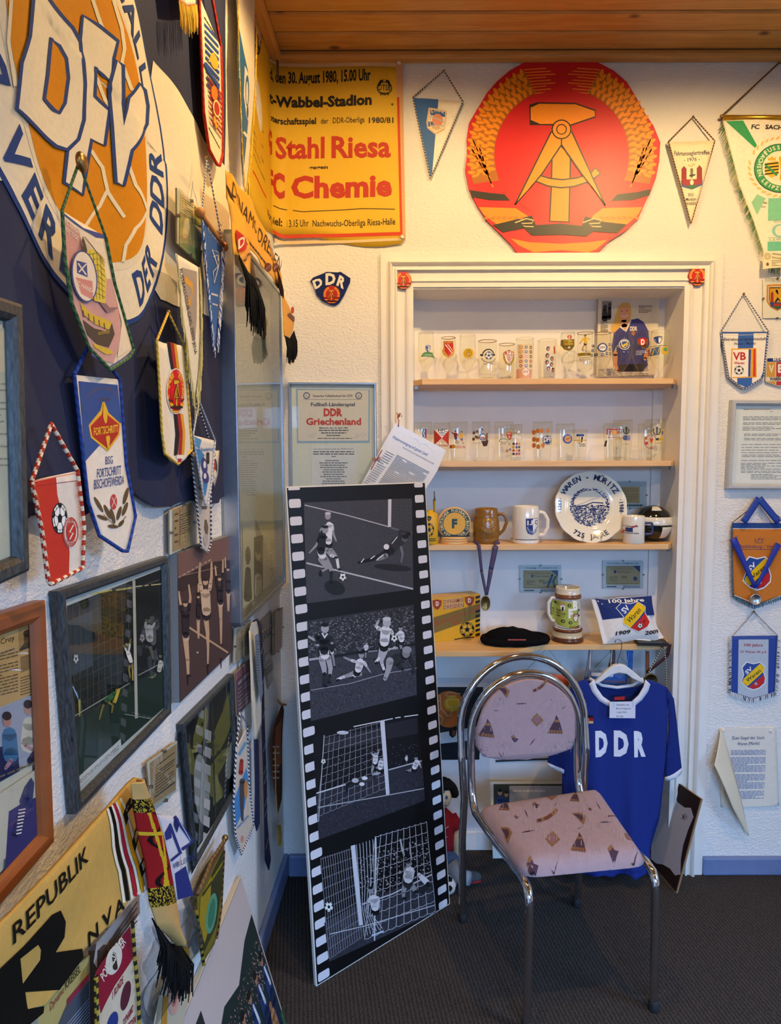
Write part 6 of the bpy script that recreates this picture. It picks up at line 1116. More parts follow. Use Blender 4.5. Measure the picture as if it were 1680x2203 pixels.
def d2(c): c.poly([(505,1610),(578,1688),(648,1610),(648,1760),(578,1690),(505,1755)], 'c0342c'); c.poly([(505,1610),(648,1610),(578,1690)], 'efe8e0'); c.ctext('HFC', 585, 1628, 84, 26, '1c1c20', .02); c.ctext('HFC', 585, 1650, 60, 16, '1c1c20', .02); c.ctext('HFC', 585, 1668, 36, 12, '1c1c20', .02); c.ring(584, 1718, 14, 14, 4, 'c0342c'); c.ctext('CHEMIE', 585, 1772, 116, 20, 'c05a54', .02)
def d3(c):
    man(c, (705,1632), [(705,1650,30),(708,1680,26)], [[(690,1650,10),(672,1632,6)], [(720,1650,10),(735,1672,6)]], [[(708,1695,14),(715,1715,10),(718,1740,7)]], '8a2a2a', '3a5aa0', 'c89a70', '3a2a1c', 10); man(c, (765,1640), [(768,1658,30),(764,1688,26)], [[(752,1658,10),(738,1680,6)], [(782,1655,10),(798,1665,6)]], [[(766,1700,14),(775,1720,10),(780,1742,7)]], 'd8a830', '3a5aa0', 'c89a70', '3a2a1c', 10)
    c.football(722, 1730, 16); c.ell(690, 1770, 18, 20, 'c89a28', 14); c.rect(658, 1756, 676, 1788, 'b8302c'); c.ctext('UNION 1966', 756, 1788, 92, 26, 'c03a34', .02)
def d4(c):
    for x, y in ((888,1640),(912,1630),(905,1680),(885,1700),(920,1690),(960,1615)): c.ell(x, y, 11, 16, '3a241c', 10); c.ell(x, y+4, 7, 10, 'b8845c', 8)
    c.limb([(1008,1650,20),(1004,1740,26)], '8a5a34'); c.poly([(950,1720),(1025,1712),(1010,1765),(975,1772)], '4a2c1c'); badge(c, 966, 1680, 34, '3a5a9a', 'e8e8e6'); c.poly([(945,1680),(988,1680),(980,1700),(955,1700)], 'c06a40'); c.ctext('FC HANSA', 910, 1745, 60, 14, '5a6a9a', .0, .2)
def d5(c): c.lines(1130, 1650, 1190, 1672, 2, 'b05048', .4); c.ring(1165, 1715, 38, 18, 5, '5a7a4a'); c.lines(1130, 1742, 1190, 1752, 1, 'b05048', .5); shield(c, 1222, 1668, 34, 46, 'b89838', 'b8342c'); c.ctext('BFC', 1222, 1655, 40, 14, 'e8d8c0', .02); c.ctext('D', 1222, 1690, 18, 22, 'e8d8c0', .03); c.football(1220, 1742, 12); c.ell(1200, 1812, 12, 14, 'b06a5a', 10); c.ell(1230, 1800, 14, 12, '7a7a9a', 10)
def d6(c):
    c.football(1272, 1625, 18); badge(c, 1308, 1632, 20, '6a7a9a', 'e8e4dc'); c.ctext('DDR', 1300, 1695, 76, 24, 'f0eee8', .04)
    rn = random.Random(9)
    for r_ in range(4):
        for k in range(3): c.ell(1262+k*26, 1745+r_*32, 11, 13, rn.choice(['c04a3a', '3a4a8a', 'd8a030', '4a3a3a', '8a3a6a']), 10)
for a in ((('tumbler', 891, 929, 909), 'leftmost tumbler on the second shelf partly behind the laminated sheet', d1, Y1), (('tumbler', 932, 967, 910), 'tumbler with two red triangles and stacked black letters', d2, Y1), (('tumbler', 967, 1005, 908), 'tumbler with two duelling footballers above red lettering', d3, Y1), (('tumbler', 1016, 1054, 908), 'tumbler with a ship, small heads and a round blue badge', d4, Y1), (('tumbler', 1064, 1104, 908), 'tumbler with a gold rimmed red shield on the second shelf', d5, Y1-.01), (('tumbler', 1098, 1123, 913), 'small tumbler with DDR letters and coloured crests behind the gold rimmed shield tumbler', d6, Y2)): glass(*a[0], a[3], SZ[1], a[1], a[2], None, ZA)
def e1(c):
    for x, y in ((120,1410),(145,1400),(122,1470),(145,1475),(120,1520),(150,1530),(175,1400),(185,1520),(225,1400)): c.ell(x, y, 14, 20, 'c8782a', 10)
    badge(c, 222, 1475, 42, '2c4470', '2c4470'); c.ring(222, 1475, 34, 36, 4, 'e0e0dc'); c.ctext('DFV', 222, 1490, 62, 38, 'f0eee8', .03, .2)
def e2(c): badge(c, 388, 1467, 40, '4a64b4', '4a64b4'); c.ell(388, 1467, 27, 27, 'd8a058', 18); c.line([(372,1470),(405,1460)], 6, '8a4a2a'); c.arc('1. FC', 388, 1467, 30, 30, -50, 50, 10, 'e8e8f0', .0)
def e3(c): c.rect(462, 1428, 522, 1446, '2a4a96'); c.poly([(465,1446),(520,1446),(518,1500),(492,1512),(466,1500)], 'e8e0d0'); c.poly([(478,1446),(490,1446),(490,1508),(478,1502)], 'd8b020'); c.limb([(505,1455,14),(500,1490,12)], '1c1c20'); c.poly([(446,1475),(545,1475),(545,1482),(446,1482)], 'c8a428'); c.ctext('FUSSBALL', 508, 1515, 62, 12, '3a3428', .02); c.ctext('KARL-MARX', 508, 1530, 62, 12, '3a3428', .02)
def e4(c): c.text('1FC', 718, 1432, 790, 1430, 42, 'b03a28', .02); c.ell(770, 1415, 20, 20, 'd8a040', 16); c.text('UNION', 790, 1425, 838, 1422, 20, 'b03a28', .02); c.rect(715, 1384, 838, 1390, 'b03a28'); c.lines(725, 1448, 832, 1462, 1, 'c07a6a', .5); c.poly([(712,1480),(722,1478),(716,1530),(708,1530)], '2a2620')
def e5(c): c.ring(868, 1400, 22, 26, 8, '3a382c', a0=-40, a1=220); c.limb([(868,1375,18),(868,1425,8)], '3a382c'); c.ell(862, 1458, 22, 22, '4a5a7a', 16); c.ell(890, 1460, 16, 24, '8a8ac0', 14); c.ctext('1. FC MAGDEBURG', 868, 1514, 68, 8, '5a5a58', .0)
def e6(c): c.ring(1075, 1490, 52, 58, 5, 'a04a44'); c.poly([(1055,1460),(1095,1460),(1085,1500),(1075,1512),(1065,1500)], 'd8904a'); c.poly([(1060,1465),(1090,1465),(1075,1505)], 'c03a30'); c.ell(1032, 1462, 12, 13, 'b86a4a', 10); c.ell(1038, 1502, 12, 14, 'b83a34', 10); c.ell(1075, 1540, 12, 10, 'a86a3a', 10); c.ctext('DFV', 1090, 1445, 46, 18, '7a7ab0', .0, .2)
def e7(c): c.ring(1120, 1400, 26, 32, 8, '3a402c', a0=-40, a1=220); c.limb([(1120,1375,18),(1120,1430,8)], '3a382c'); c.ell(1168, 1415, 16, 26, 'd8b030', 16); c.ell(1168, 1415, 9, 17, '4a5aa0', 14); c.rect(1110, 1458, 1175, 1480, 'c8a828'); c.rect(1112, 1460, 1135, 1478, '2a2a2c'); c.lines(1105, 1496, 1172, 1508, 1, 'b89a28', .5)
for a in ((('tumbler', 1147, 1188, 908), 'tumbler with a round navy badge and orange figures', e1, Y1), (('tumbler', 1197, 1236, 912), 'smoky tumbler with a blue ring badge on the second shelf', e2, Y1), (('tumbler', 1233, 1263, 924), 'short tumbler with a yellow and black shield', e3, Y2), (('tumbler', 1299, 1339, 911), 'tumbler with large red lettering on the right half of the second shelf', e4, Y1-.01), (('tumbler', 1320, 1360, 904), 'taller tumbler with a dark wreath behind the red lettered tumbler', e5, Y2+.01), (('tumbler', 1374, 1411, 912), 'tumbler with a red ring of crests near the right jamb', e6, Y1-.01), (('tumbler', 1390, 1430, 903), 'rightmost tumbler on the second shelf with a yellow badge', e7, Y2+.01)): glass(*a[0], a[3], SZ[1], a[1], a[2], None, ZB)
# ---- magazine page at the back of the top shelf
P = YP(1340, 805, YB-.025); t = thing('magazine_page', 'magazine page of a blonde person in a blue DDR shirt behind the glasses', 'paper', P); c = Cv(P, .0016).z(*ZB)
MB().prism([c.q(*p) for p in ((638,312),(1142,308),(1105,945),(620,955))], -.001, 0, 'd9cdb8').build('sheet', paper(), t); c.poly([(668,335),(748,335),(735,490),(662,492)], '8c8478'); c.limb([(690,400,30),(690,480,50)], '2a2724'); c.ell(693, 385, 16, 20, '3a3430', 12); c.limb([(730,390,26),(725,470,36)], '2a2724'); c.ell(730, 365, 14, 18, '4a443c', 12)
c.lines(655, 498, 715, 595, 10, '4a443c', .45); c.lines(968, 370, 1078, 435, 7, '3a3630', .45); c.lines(630, 890, 1050, 950, 5, '6a6254', .35); c.poly([(1040,500),(1105,330),(1095,900),(1060,920)], 'd4c8b4')
c.poly([(800,380),(835,350),(880,348),(905,380),(905,450),(890,520),(840,540),(780,600),(740,590),(745,540),(770,490)], 'd8a850'); c.poly([(815,400),(850,375),(890,395),(895,440),(875,490),(845,498),(815,470),(805,430)], 'd89a78'); c.line([(825,455),(850,468),(876,452)], 8, 'e8dcd0'); c.ell(828, 418, 7, 4, '4a3428', 8); c.ell(872, 415, 7, 4, '4a3428', 8); c.limb([(845,490,46),(850,550,60)], 'd89a78')
c.poly([(905,490),(960,478),(1010,510),(1045,580),(1055,690),(1030,760),(1040,860),(1000,915),(790,915),(785,700),(755,780),(745,700),(765,600),(820,545),(860,590)], '3a3a80'); c.line([(815,545),(860,585),(900,495)], 16, 'e0d8c8'); c.ctext('DDR', 925, 580, 60, 34, 'e8e0d0', .04); c.ell(922, 602, 18, 18, 'b86a30', 14); c.limb([(775,770,40),(775,860,30),(800,910,24)], 'd08a60'); c.limb([(1040,740,40),(1020,810,30)], 'd08a60'); c.poly([(800,860),(1010,850),(1000,915),(800,915)], '2a2628'); c.build('printed_photo', paper(), t)
# ---- clip frames on the niche back
BPn = lambda x, y: YP(x, y, YB-.002)
def tick(c, x0, y0, x1, y1, head, foot, corner='3a5a8a', man_=False):
    w = x1-x0; h = y1-y0; c.ctext(head, (x0+x1)/2, y0+h*.12, w*.78, h*.05, '2a3a4a', .01); c.rect(x0+w*.08, y0+h*.18, x1-w*.08, y0+h*.86, 'a49878'); c.line([(x0+w*.12,y0+h*.22),(x1-w*.12,y0+h*.22),(x1-w*.12,y0+h*.82),(x0+w*.12,y0+h*.82)], h*.01, '5a543c', True); c.poly([(x1-w*.26,y0+h*.18),(x1-w*.08,y0+h*.18),(x1-w*.08,y0+h*.42)], corner)
    c.ctext('STADION DER WELTJUGEND', x0+w*.45, y0+h*.32, w*.55, h*.05, '5a543c', .0); shield(c, x0+w*.3, y0+h*.4, w*.035, h*.06, corner); c.ctext('Pokal-Endspiel', x0+w*.52, y0+h*.43, w*.34, h*.07, '5a543c', .0, .25); c.lines(x0+w*.16, y0+h*.55, x0+w*.36, y0+h*.74, 4, '5a543c', .35); c.lines(x0+w*.46, y0+h*.53, x0+w*.6, y0+h*.64, 2, '4a442c', .4); c.lines(x0+w*.1, y0+h*.9, x0+w*.34, y0+h*.96, 1, '2a3a4a', .7); c.lines(x0+w*.5, y0+h*.88, x0+w*.92, y0+h*.97, 2, '2a3a4a', .5)
    if man_: c.limb([(x0+w*.78,y0+h*.35,w*.05),(x0+w*.72,y0+h*.6,w*.07),(x0+w*.66,y0+h*.8,w*.03)], '34607c'); c.limb([(x0+w*.86,y0+h*.42,w*.04),(x0+w*.8,y0+h*.6,w*.06),(x0+w*.84,y0+h*.8,w*.03)], '34607c'); c.limb([(x0+w*.72,y0+h*.58,w*.02),(x0+w*.56,y0+h*.68,w*.015)], '34607c')
    else: c.ell(x1-w*.2, y0+h*.64, w*.05, h*.08, '3a4a7a', 14)
clipframe(BPn(1162, 1275), 1118, 1216, 1207, 1274, 'small glass clip frame holding a cup final ticket with a running player', lambda c: tick(c, 1118, 1216, 1207, 1274, '1. FC Lok Leipzig - 1. FC Union Berlin 5:1 (1:0)', '', '34607c', True), 'c8d4dc')
clipframe(BPn(1340, 1265), 1296, 1206, 1383, 1266, 'small glass clip frame holding a ticket with a round blue stamp', lambda c: tick(c, 1296, 1206, 1383, 1266, 'Berliner FC Dynamo - FC Karl-Marx-Stadt 1:0 (0:0)', '', '2c3c70'), 'c8d4dc')
clipframe(BPn(1355, 1095), 1318, 1036, 1390, 1094, 'small glass clip frame with a brown note behind the plate', lambda c: (c.rect(1326, 1047, 1375, 1082, 'a8966c'), c.lines(1330, 1050, 1372, 1078, 7, '7a6a48', .3), c.lines(1345, 1084, 1382, 1090, 1, '3a4a5a', .6)), 'b8c4c8')
# ---- third shelf
Z3 = SZ[2]; Yc = D+.07
def onshelf(px, py, Y, z): p = onY(px, py, Y); return Vector((p.x, Y, z))
def vessel(name, label, cat, px, x0, x1, ytop, Y, z, prof, mat, col, cols=None, n=32):
    c0 = onY(px, ytop, Y); R = (x1-x0)/2*Y/F; Hh = c0.z-z; t = thing(name, label, cat, T(c0.x, Y, z)); pr = [(r*R, h*Hh) for r, h in prof]; MB().lathe(pr, n, col, cols=cols).build('body', mat, t)
    P = Pl((c0.x, Y-R, z)); oo = [p for i, p in enumerate(pr) if i == 0 or p[1] >= max(q_[1] for q_ in pr[:i])]
    def r_at(zv):
        best = pr[0][0]
        for (r0, z0), (r1, z1) in zip(oo, oo[1:]):
            if z0 <= zv <= z1: return r0+(r1-r0)*(zv-z0)/(z1-z0+1e-9)
        return oo[-1][0]
    c = Cv(P, .0008+R, lambda x, zv: sqrt(max(r_at(zv)**2-x*x, 1e-8))-R, .008); return t, c, R, Hh
P3 = [(0, 0), (.95, 0), (1, .03), (1, .95), (.97, 1), (.9, .98), (.88, .1), (0, .08)]
t, c, R, Hh = vessel('plastic_bottle', 'yellow plastic bottle with a football print behind the film board edge', 'bottle', 925, 905, 940, 1097, D+.02, Z3, [(0, 0), (.95, 0), (1, .02), (1, .82), (.85, .9), (.4, .95), (.38, 1), (0, 1)], vinyl(), 'd9a820')
c.z(880, 990, 4.941); c.football(215, 740, 52, 70, '1a1a1c', 'd9a820'); shield(c, 212, 620, 26, 26, '1a1a1c'); c.ctext('D', 212, 630, 18, 20, 'd9a820', .02); c.lines(180, 828, 285, 866, 2, '2a2418', .5); c.build('printed_design', vinyl(), t)
p0 = onY(940, 1110, D+.05); p1 = onY(934, 1057, D+.075); t = thing('ballpoint_pen', 'yellow and black ballpoint pen standing behind the bottle', 'pen', T(p0.x, D+.05, Z3)); d_ = p1-Vector((p0.x, D+.05, Z3))
MB().tube([(0, 0, 0), tuple(d_*.82)], .0035, 'd0a428', 10).build('barrel', vinyl(), t); MB().tube([tuple(d_*.82), tuple(d_)], [.0032, .0018], '3a3c3c', 10).build('push_button', STEEL, t); MB().tube([tuple(d_*.4+Vector((-.005, -.003, 0))), tuple(d_*.85+Vector((-.005, -.003, 0)))], .0014, '3a3c3c', 6).build('clip', STEEL, t)
# coaster holder
Y = D+.05; a = onY(942, 1168, Y); b = onY(1009, 1168, Y); cx_ = (a.x+b.x)/2; w_ = (b.x-a.x)/2; t = thing('coaster_holder', 'black coaster holder with round wooden coasters and a yellow F emblem', 'coaster set', T(cx_, Y, Z3))
for k in range(3): MB().lathe([(0, 0), (w_*.88, 0), (w_*.9, .004), (w_*.88, .008), (0, .008)], 32, cz=.0085*k).build('coaster', BEECH, t)
zh = onY(970, 1112, Y).z-Z3; zc = onY(975, 1126, Y).z-Z3; mb = MB(); mb.box(-w_, w_, -.025, .025, .026, .03); mb.build('tray', plain('black_plastic', '18181a', .4), t)
for s_ in (-1, 1): MB().prism([(s_*w_, .03), (s_*w_, zh), (s_*(w_-.012), zh-.006), (s_*w_*.35, .035), (s_*w_*.35, .03)], -.008, -.004).build('side_wall', plain('black_plastic', '18181a', .4), t)
Rd = (onY(975, 1090, Y).z-Z3)-zc; M = T(cx_, Y-.012, Z3+zc) @ Matrix.Rotation(radians(90), 4, 'X'); uc = MB().lathe([(0, .006), (Rd, .006), (Rd, -.006), (0, -.006)], 36).build('upright_coaster', BEECH, t, M)
P = Pl((cx_, Y-.018, Z3+zc)); c = Cv(P, .0008); c.raw = True; c.ell(.002, -.001, Rd*.9, Rd*.9, '24403a', 32); c.ell(.002, -.001, Rd*.66, Rd*.66, 'd9a428', 30); c.arc('DEUTSCHER FUSSBALL-BUND', .002, -.001, Rd*.7, Rd*.7, -118, 118, Rd*.16, 'd9c88a', .02); c.arc('VER.  DER', .002, -.001, Rd*.86, Rd*.86, 232, 128, Rd*.16, 'd9c88a', .02, True); c.text('F', -.008, .014, .012, .014, .03, '24403a', .06); c.mesh().build('printed_emblem', vinyl(), uc, P.mat())
def handle(t, pts, r, mat, name='handle'): MB().tube(dense(pts, .004), r, n=10).build(name, mat, t)
BROWN = plain('brown_glazed_stoneware', '8a5e22', .2, var=.1, scale=25, coat=.3)
t, c, R, Hh = vessel('beer_mug', 'brown glazed barrel mug with a raised D crest', 'mug', 1046, 1017, 1075, 1093, D+.05, Z3, [(0, 0), (.92, 0), (.95, .05), (.97, .12), (.94, .16), (1.0, .2), (1.0, .45), (.95, .65), (.88, .74), (.9, .78), (.86, .82), (.84, .95), (.82, 1), (.74, .99), (.74, .2), (0, .18)], BROWN, '8a5e22')
handle(t, [(R*.85, 0, Hh*.82), (R*1.2, -.004, Hh*.84), (R*1.45, -.006, Hh*.74), (R*1.5, -.006, Hh*.58), (R*1.3, -.004, Hh*.38), (R*.97, 0, Hh*.24)], .006, BROWN)
c.z(880, 990, 4.941); c.EPS = .0012; sh_ = [(780,640),(848,608),(925,640),(905,700),(850,730),(795,695)]; c.poly([(740,655),(790,700),(850,735),(905,700),(935,680),(930,730),(850,790),(790,770),(755,710)], '8a6026'); c.poly(sh_, '94682c'); c.line(sh_, 7, 'a87c3c', True); c.text('D', 820, 700, 885, 690, 70, 'b08444', .05); c.arc('DRESDEN', 848, 660, 100, 110, 228, 125, 32, 'a87c3c', .04, True); c.build('raised_crest', gloss(), t)
WC = plain('white_glazed_ceramic', 'e6dfd2', .15, var=.02, coat=.3)
t, c, R, Hh = vessel('beer_mug', 'white ceramic mug with a blue and white lettered shield', 'mug', 1131, 1103, 1161, 1088, D+.05, Z3, [(0, 0), (.97, 0), (1, .03), (1, .07), (.985, .08), (1, .1), (1, .9), (.94, .97), (.93, 1), (.86, .99), (.86, .1), (0, .08)], WC, 'e6dfd2')
handle(t, [(R*.95, 0, Hh*.84), (R*1.35, -.004, Hh*.8), (R*1.62, -.006, Hh*.62), (R*1.6, -.006, Hh*.4), (R*1.35, -.004, Hh*.22), (R*.97, 0, Hh*.2)], .0075, WC)
c.z(880, 990, 4.941); o_ = [(1243,625),(1375,620),(1372,720),(1350,765),(1310,792),(1265,775),(1246,730)]; c.poly(o_, 'eeeae2'); c.poly([(1243,625),(1318,622),(1318,790),(1265,775),(1246,730)], '2a3a80'); c.line(o_, 6, '20305e', True); c.text('1.F', 1256, 690, 1332, 685, 44, 'f0eee8', .04); c.text('C', 1340, 684, 1366, 682, 40, '20305e', .04); c.arc('MAGDEBURG', 1310, 690, 66, 90, 250, 115, 28, '8a94b8', .02, True); c.line([(1105,848),(1385,848)], 6, '2a3040'); c.build('painted_shield', gloss(), t)
# plate
Y = D+.095; ctr = onY(1266, 1091, Y); RP = 76*Y/F; t = thing('souvenir_plate', 'scalloped white souvenir plate with blue town picture and anniversary lettering', 'plate', T(ctr.x, Y-.02, Z3+.002)); tilt = radians(-10)
ML = T(ctr.x, Y-.01, ctr.z) @ Matrix.Rotation(tilt, 4, 'X'); PC = plain('glazed_porcelain', 'e8e2cf', .12, var=.02, coat=.4)
def pf(u, v):
    a = 2*pi*u; s_ = 1+.018*abs(sin(a*7))*max(0, (v-.6)/.4); r = RP*v*s_; y = -.0 if v < .58 else -.022*((v-.58)/.42)**.8
    if .56 < v < .66: y -= .003*sin((v-.56)/.1*pi)
    return (r*cos(a), y, r*sin(a))
mb = MB(); mb.grid(lambda u, v: pf(1-u, v), 84, 26); mb.build('dish', PC, t, ML, solid=.003, weld=1e-5)
ctr2 = Pl(ML.translation, (1, 0, 0), (0, sin(radians(10)), cos(radians(10)))); c = Cv(ctr2, .001, lambda x, z: (lambda v: 0 if v < .58 else .022*((v-.58)/.42)**.8+(.003*sin((v-.56)/.1*pi) if v < .66 else 0))(hypot(x, z)/RP), .008); c.raw = True
c.arc('WAREN - MÜRITZ', 0, 0, RP*.78, RP*.78, -62, 62, RP*.14, '20264e', .03); c.arc('725 JAHRE', 0, 0, RP*.9, RP*.9, 216, 146, RP*.13, '20264e', .03, True); c.arc('·1263·', 0, 0, RP*.82, RP*.82, -102, -72, RP*.1, '20264e', .03); c.arc('·1988·', 0, 0, RP*.82, RP*.82, 74, 106, RP*.1, '20264e', .03)
rn = random.Random(11); pts = []; fs = []
for k in range(1500):
    a = rn.random()*2*pi; r = RP*.55*sqrt(rn.random()); x, y = r*cos(a), r*sin(a)
    if not (y > -.05*RP or r > RP*.47): continue
    if y > 0 and rn.random() < .15: continue
    b = len(pts); w_ = RP*rn.uniform(.015, .05); h_ = RP*rn.uniform(.012, .032); pts += [(x, -y), (x+w_, -y+h_*.3), (x+w_*.7, -y+h_), (x-w_*.2, -y+h_*.8)]; fs.append((b, b+1, b+2, b+3))
c.put(pts, fs, '2a3470'); c.line([(-RP*.4,-RP*.02),(-RP*.1,-RP*.06),(RP*.1,-RP*.14),(RP*.4,-RP*.12)], RP*.03, '2a3470'); c.line([(-RP*.35,-RP*.06),(RP*.3,-RP*.3)], RP*.008, '7a80a4')
c.mesh().build('blue_print', gloss(), t, ctr2.mat())
ACR = glassmat('clear_acrylic', 'e6ecee', 1.49, .02)
for s_ in (-1, 1): MB().tube([(s_*.034, -.03, .02), (s_*.034, -.032, .004), (s_*.034, .0, .004), (s_*.034, .03, .004), (s_*.034, .03, .08)], .004, n=8).build('acrylic_stand', ACR, t)
# white cup and helmet ball
t, c, R, Hh = vessel('coffee_cup', 'plain white cup with red streak logo and blue handle', 'mug', 1364, 1342, 1387, 1109, D+.03, Z3, P3, WC, 'e6dfd2'); BLUEP = plain('blue_plastic', '24366e', .3)
handle(t, [(R*.9, -.01, Hh*.74), (R*1.55, -.014, Hh*.74), (R*1.65, -.014, Hh*.66), (R*1.65, -.014, Hh*.42), (R*1.5, -.014, Hh*.34), (R*.95, -.01, Hh*.34)], .0042, BLUEP); c.z(1140, 990, 4.667); c.line([(950,745),(985,700),(1075,655)], 14, 'c04038'); c.poly([(980,680),(1035,680),(1035,722),(980,722)], '2a3a70'); c.ctext('Sportgemeinschaft', 1020, 670, 130, 12, '22242a', .02); c.ctext('Kreis/OAF Waren', 1030, 740, 124, 12, '22242a', .03); c.build('printed_logo', gloss(), t)
Y = D+.095; ctr = onY(1405, 1124, Y); R = 39*Y/F; t = thing('helmet_model', 'black and white toy helmet behind the white cup', 'helmet', T(ctr.x, Y, Z3)); BP_ = plain('black_gloss', '141416', .12, coat=.5); WP_ = plain('white_gloss', 'ded8c8', .2, coat=.3)
MB().ball((0, 0, R*.98), R, n=28, m=18).build('shell', BP_, t)
def patch(a0, a1, b0, b1, k, nm, mat):
    mb = MB(); mb.grid(lambda u, v: (lambda A, B: (R*k*cos(B)*sin(A), -R*k*cos(B)*cos(A), R*.98+R*k*sin(B)))(radians(a0+(a1-a0)*u), radians(b0+(b1-b0)*v)), 12, 8); mb.build(nm, mat, t, solid=.002)
patch(-70, 62, -2, 22, 1.06, 'visor_band', WP_); patch(-30, 18, 48, 70, 1.02, 'top_panel', WP_); patch(8, 50, -50, -8, 1.02, 'side_panel', WP_)
mb = MB(); mb.lathe([(0, .001), (.008, .001), (.008, 0)], 14); mb.build('emblem_disc', BRASS, t, T(ctr.x+R*.8, Y-R*.75, Z3+R*1.15) @ Matrix.Rotation(radians(45), 4, 'Z') @ Matrix.Rotation(radians(90), 4, 'X'))
# medal hanging from the third shelf
P = YP(1045, 1316, D-.012); t = thing('medal', 'bronze medal on a violet ribbon hanging in front of the brown mug', 'medal', P); mb = MB()
for pts in ([(1021,1165,.012), (1030,1172,.011), (1036,1230,.010), (1046,1280,.009)], [(1074,1166,.020), (1066,1176,.021), (1056,1225,.017), (1047,1280,.009)]):
    mb = MB()
    for (xa, ya, wa), (xb, yb, wb) in zip(pts, pts[1:]):
        ribbon(mb, P, (xa, ya), (xb, yb), wa, '4a4060', -.03 if ya < 1168 else 0.0, 0.0, wb)
    mb.build('ribbon', satin(), t, solid=.0008)
u = P.uv(1044, 1297); BZ = plain('bronze_medal', '8a7040', .35, 1, bump=.5, bscale=90); MB().lathe([(0, .002), (.024, .002), (.026, .004), (.028, .002), (.028, -.002), (0, -.002)], 32).build('disc', BZ, t, P.mat() @ Matrix.Translation((u[0], -.004, u[1])) @ Matrix.Rotation(radians(90), 4, 'X') @ Matrix.Scale(.62, 4, (1, 0, 0)))
# ---- lowest shelf
Z4 = SZ[3]
A = onZ(926, 1384, Z4); B = onZ(1033, 1371, Z4); U = (B-A); Ln = U.length*1.06; U.normalize(); Nn = Vector((-U.y, U.x, 0)); hb = onY(1033, 1278, B.y).z-Z4; M = Matrix((U, Nn, Vector((0, 0, 1)))).transposed().to_4x4(); M.translation = A-U*Ln*.06; M.translation.z = Z4
t = thing('cardboard_box', 'yellow club gift box with brown diagonal band on the lowest shelf', 'box', M); MB().box(0, Ln, 0, .07, 0, hb, 'd8a21c').build('carton', vinyl(), t, bevel=.001)
P = Pl(M.translation, U, (0, 0, 1)); c = Cv(P, .0008).z(880, 990, 4.941); c.poly([(200,1690),(755,1520),(755,1665),(205,1860)], '7a642c'); c.text('Fußballmeister der DDR', 205, 1785, 745, 1590, 44, 'a8402c', .0, .1); c.text('1989', 445, 1760, 535, 1730, 40, 'a8402c', .01, .15)
for y in range(0, 9):
    if y != 2: c.poly([(705,1448+y*50),(752,1434+y*50),(752,1460+y*50),(705,1476+y*50)], '1c1a16'); c.poly([(195,1500+y*55),(228,1490+y*55),(225,1515+y*55),(195,1526+y*55)], '1c1a16')
c.text('DYNAMO', 366, 1530, 574, 1505, 48, 'e8dcc0', .05); c.text('DYNAMO', 366, 1530, 574, 1505, 46, '9a3a22', .015); c.text('DRESDEN', 366, 1585, 576, 1560, 46, 'e8dcc0', .05); c.text('DRESDEN', 366, 1585, 576, 1560, 44, '9a3a22', .015)
for x, y in ((297, 1535), (640, 1500)): shield(c, x, y, 50, 55, '9a3a22'); shield(c, x, y-8, 32, 32, 'a8452a', 'b8562e'); c.ctext('D', x, y+12, 30, 44, 'e8dcc0', .04)
c.football(615, 1800, 78, 80, '1c1a16', 'd8a830'); c.line([(480,1905),(560,1890),(690,1880)], 10, '1c1a16'); c.build('printed_design', vinyl(), t)
# beanie
ctr = onZ(1108, 1383, Z4); t = thing('beanie_hat', 'folded black knitted hat on the lowest shelf', 'hat', T(ctr.x, ctr.y, Z4, radians(4))); w_ = 70*ctr.y/F
def bean(u, v):
    a = 2*pi*u; b = pi/2*v; r = cos(b)**.55; x = w_*r*cos(a); y = .062*r*sin(a); z = .056*(sin(b)**.8)*(1-.45*max(0, cos(a))*r)+.003*sin(a*9)*r
    return (x, y, max(0.0005, z))
mb = MB(); mb.grid(bean, 40, 14, '0d0d0f'); mb.build('crown', attrmat('black_knit', .95, .08, .6, 500), t, weld=1e-5); mb = MB(); mb.tube([(w_*1.0*cos(a), .064*sin(a), .016+.002*sin(3*a)) for a in [k*2*pi/36 for k in range(36)]], .013, '0f0f11', 8, True); mb.build('cuff', attrmat('black_knit', .95, .08, .6, 500), t)
P = Pl((ctr.x, ctr.y-.07, Z4+.03)); c = Cv(P, .012).z(880, 990, 4.941); c.lines(1045, 1888, 1235, 1912, 1, 'b85a54', .6); c.mesh().build('embroidery', cloth(), t, P.mat())
# stein
YS = onZ(1222, 1380, Z4).y; t, c, R, Hh = vessel('beer_stein', 'tall ceramic beer stein with green club print and brown foot', 'stein', 1222, 1187, 1257, 1262, YS+.02, Z4, [(0, 0), (.98, 0), (1, .03), (.98, .07), (.9, .09), (.93, .15), (.88, .19), (.92, .21), (.92, .235), (.82, .25), (.8, .5), (.78, .8), (.82, .82), (.8, .86), (.74, .88), (.76, .97), (.74, 1), (.66, .99), (.66, .3), (0, .25)], gloss(), 'd8ccb4', cols=['5a3420']*3+['5a3420', 'cbb890', 'cbb890', '6a3c24', '6a3c24', '6a3c24', 'd8d2c4', 'd8d2c4', '7a4a2c', '7a4a2c', '7a4a2c', 'd8ccb4', 'd8ccb4', 'd8ccb4', 'b8b0a0', 'b8b0a0'])
handle(t, [(-R*.72, 0, Hh*.78), (-R*1.0, -.004, Hh*.8), (-R*1.22, -.004, Hh*.7), (-R*1.2, -.004, Hh*.5), (-R*1.0, -.004, Hh*.38), (-R*.78, 0, Hh*.36)], .006, WC)
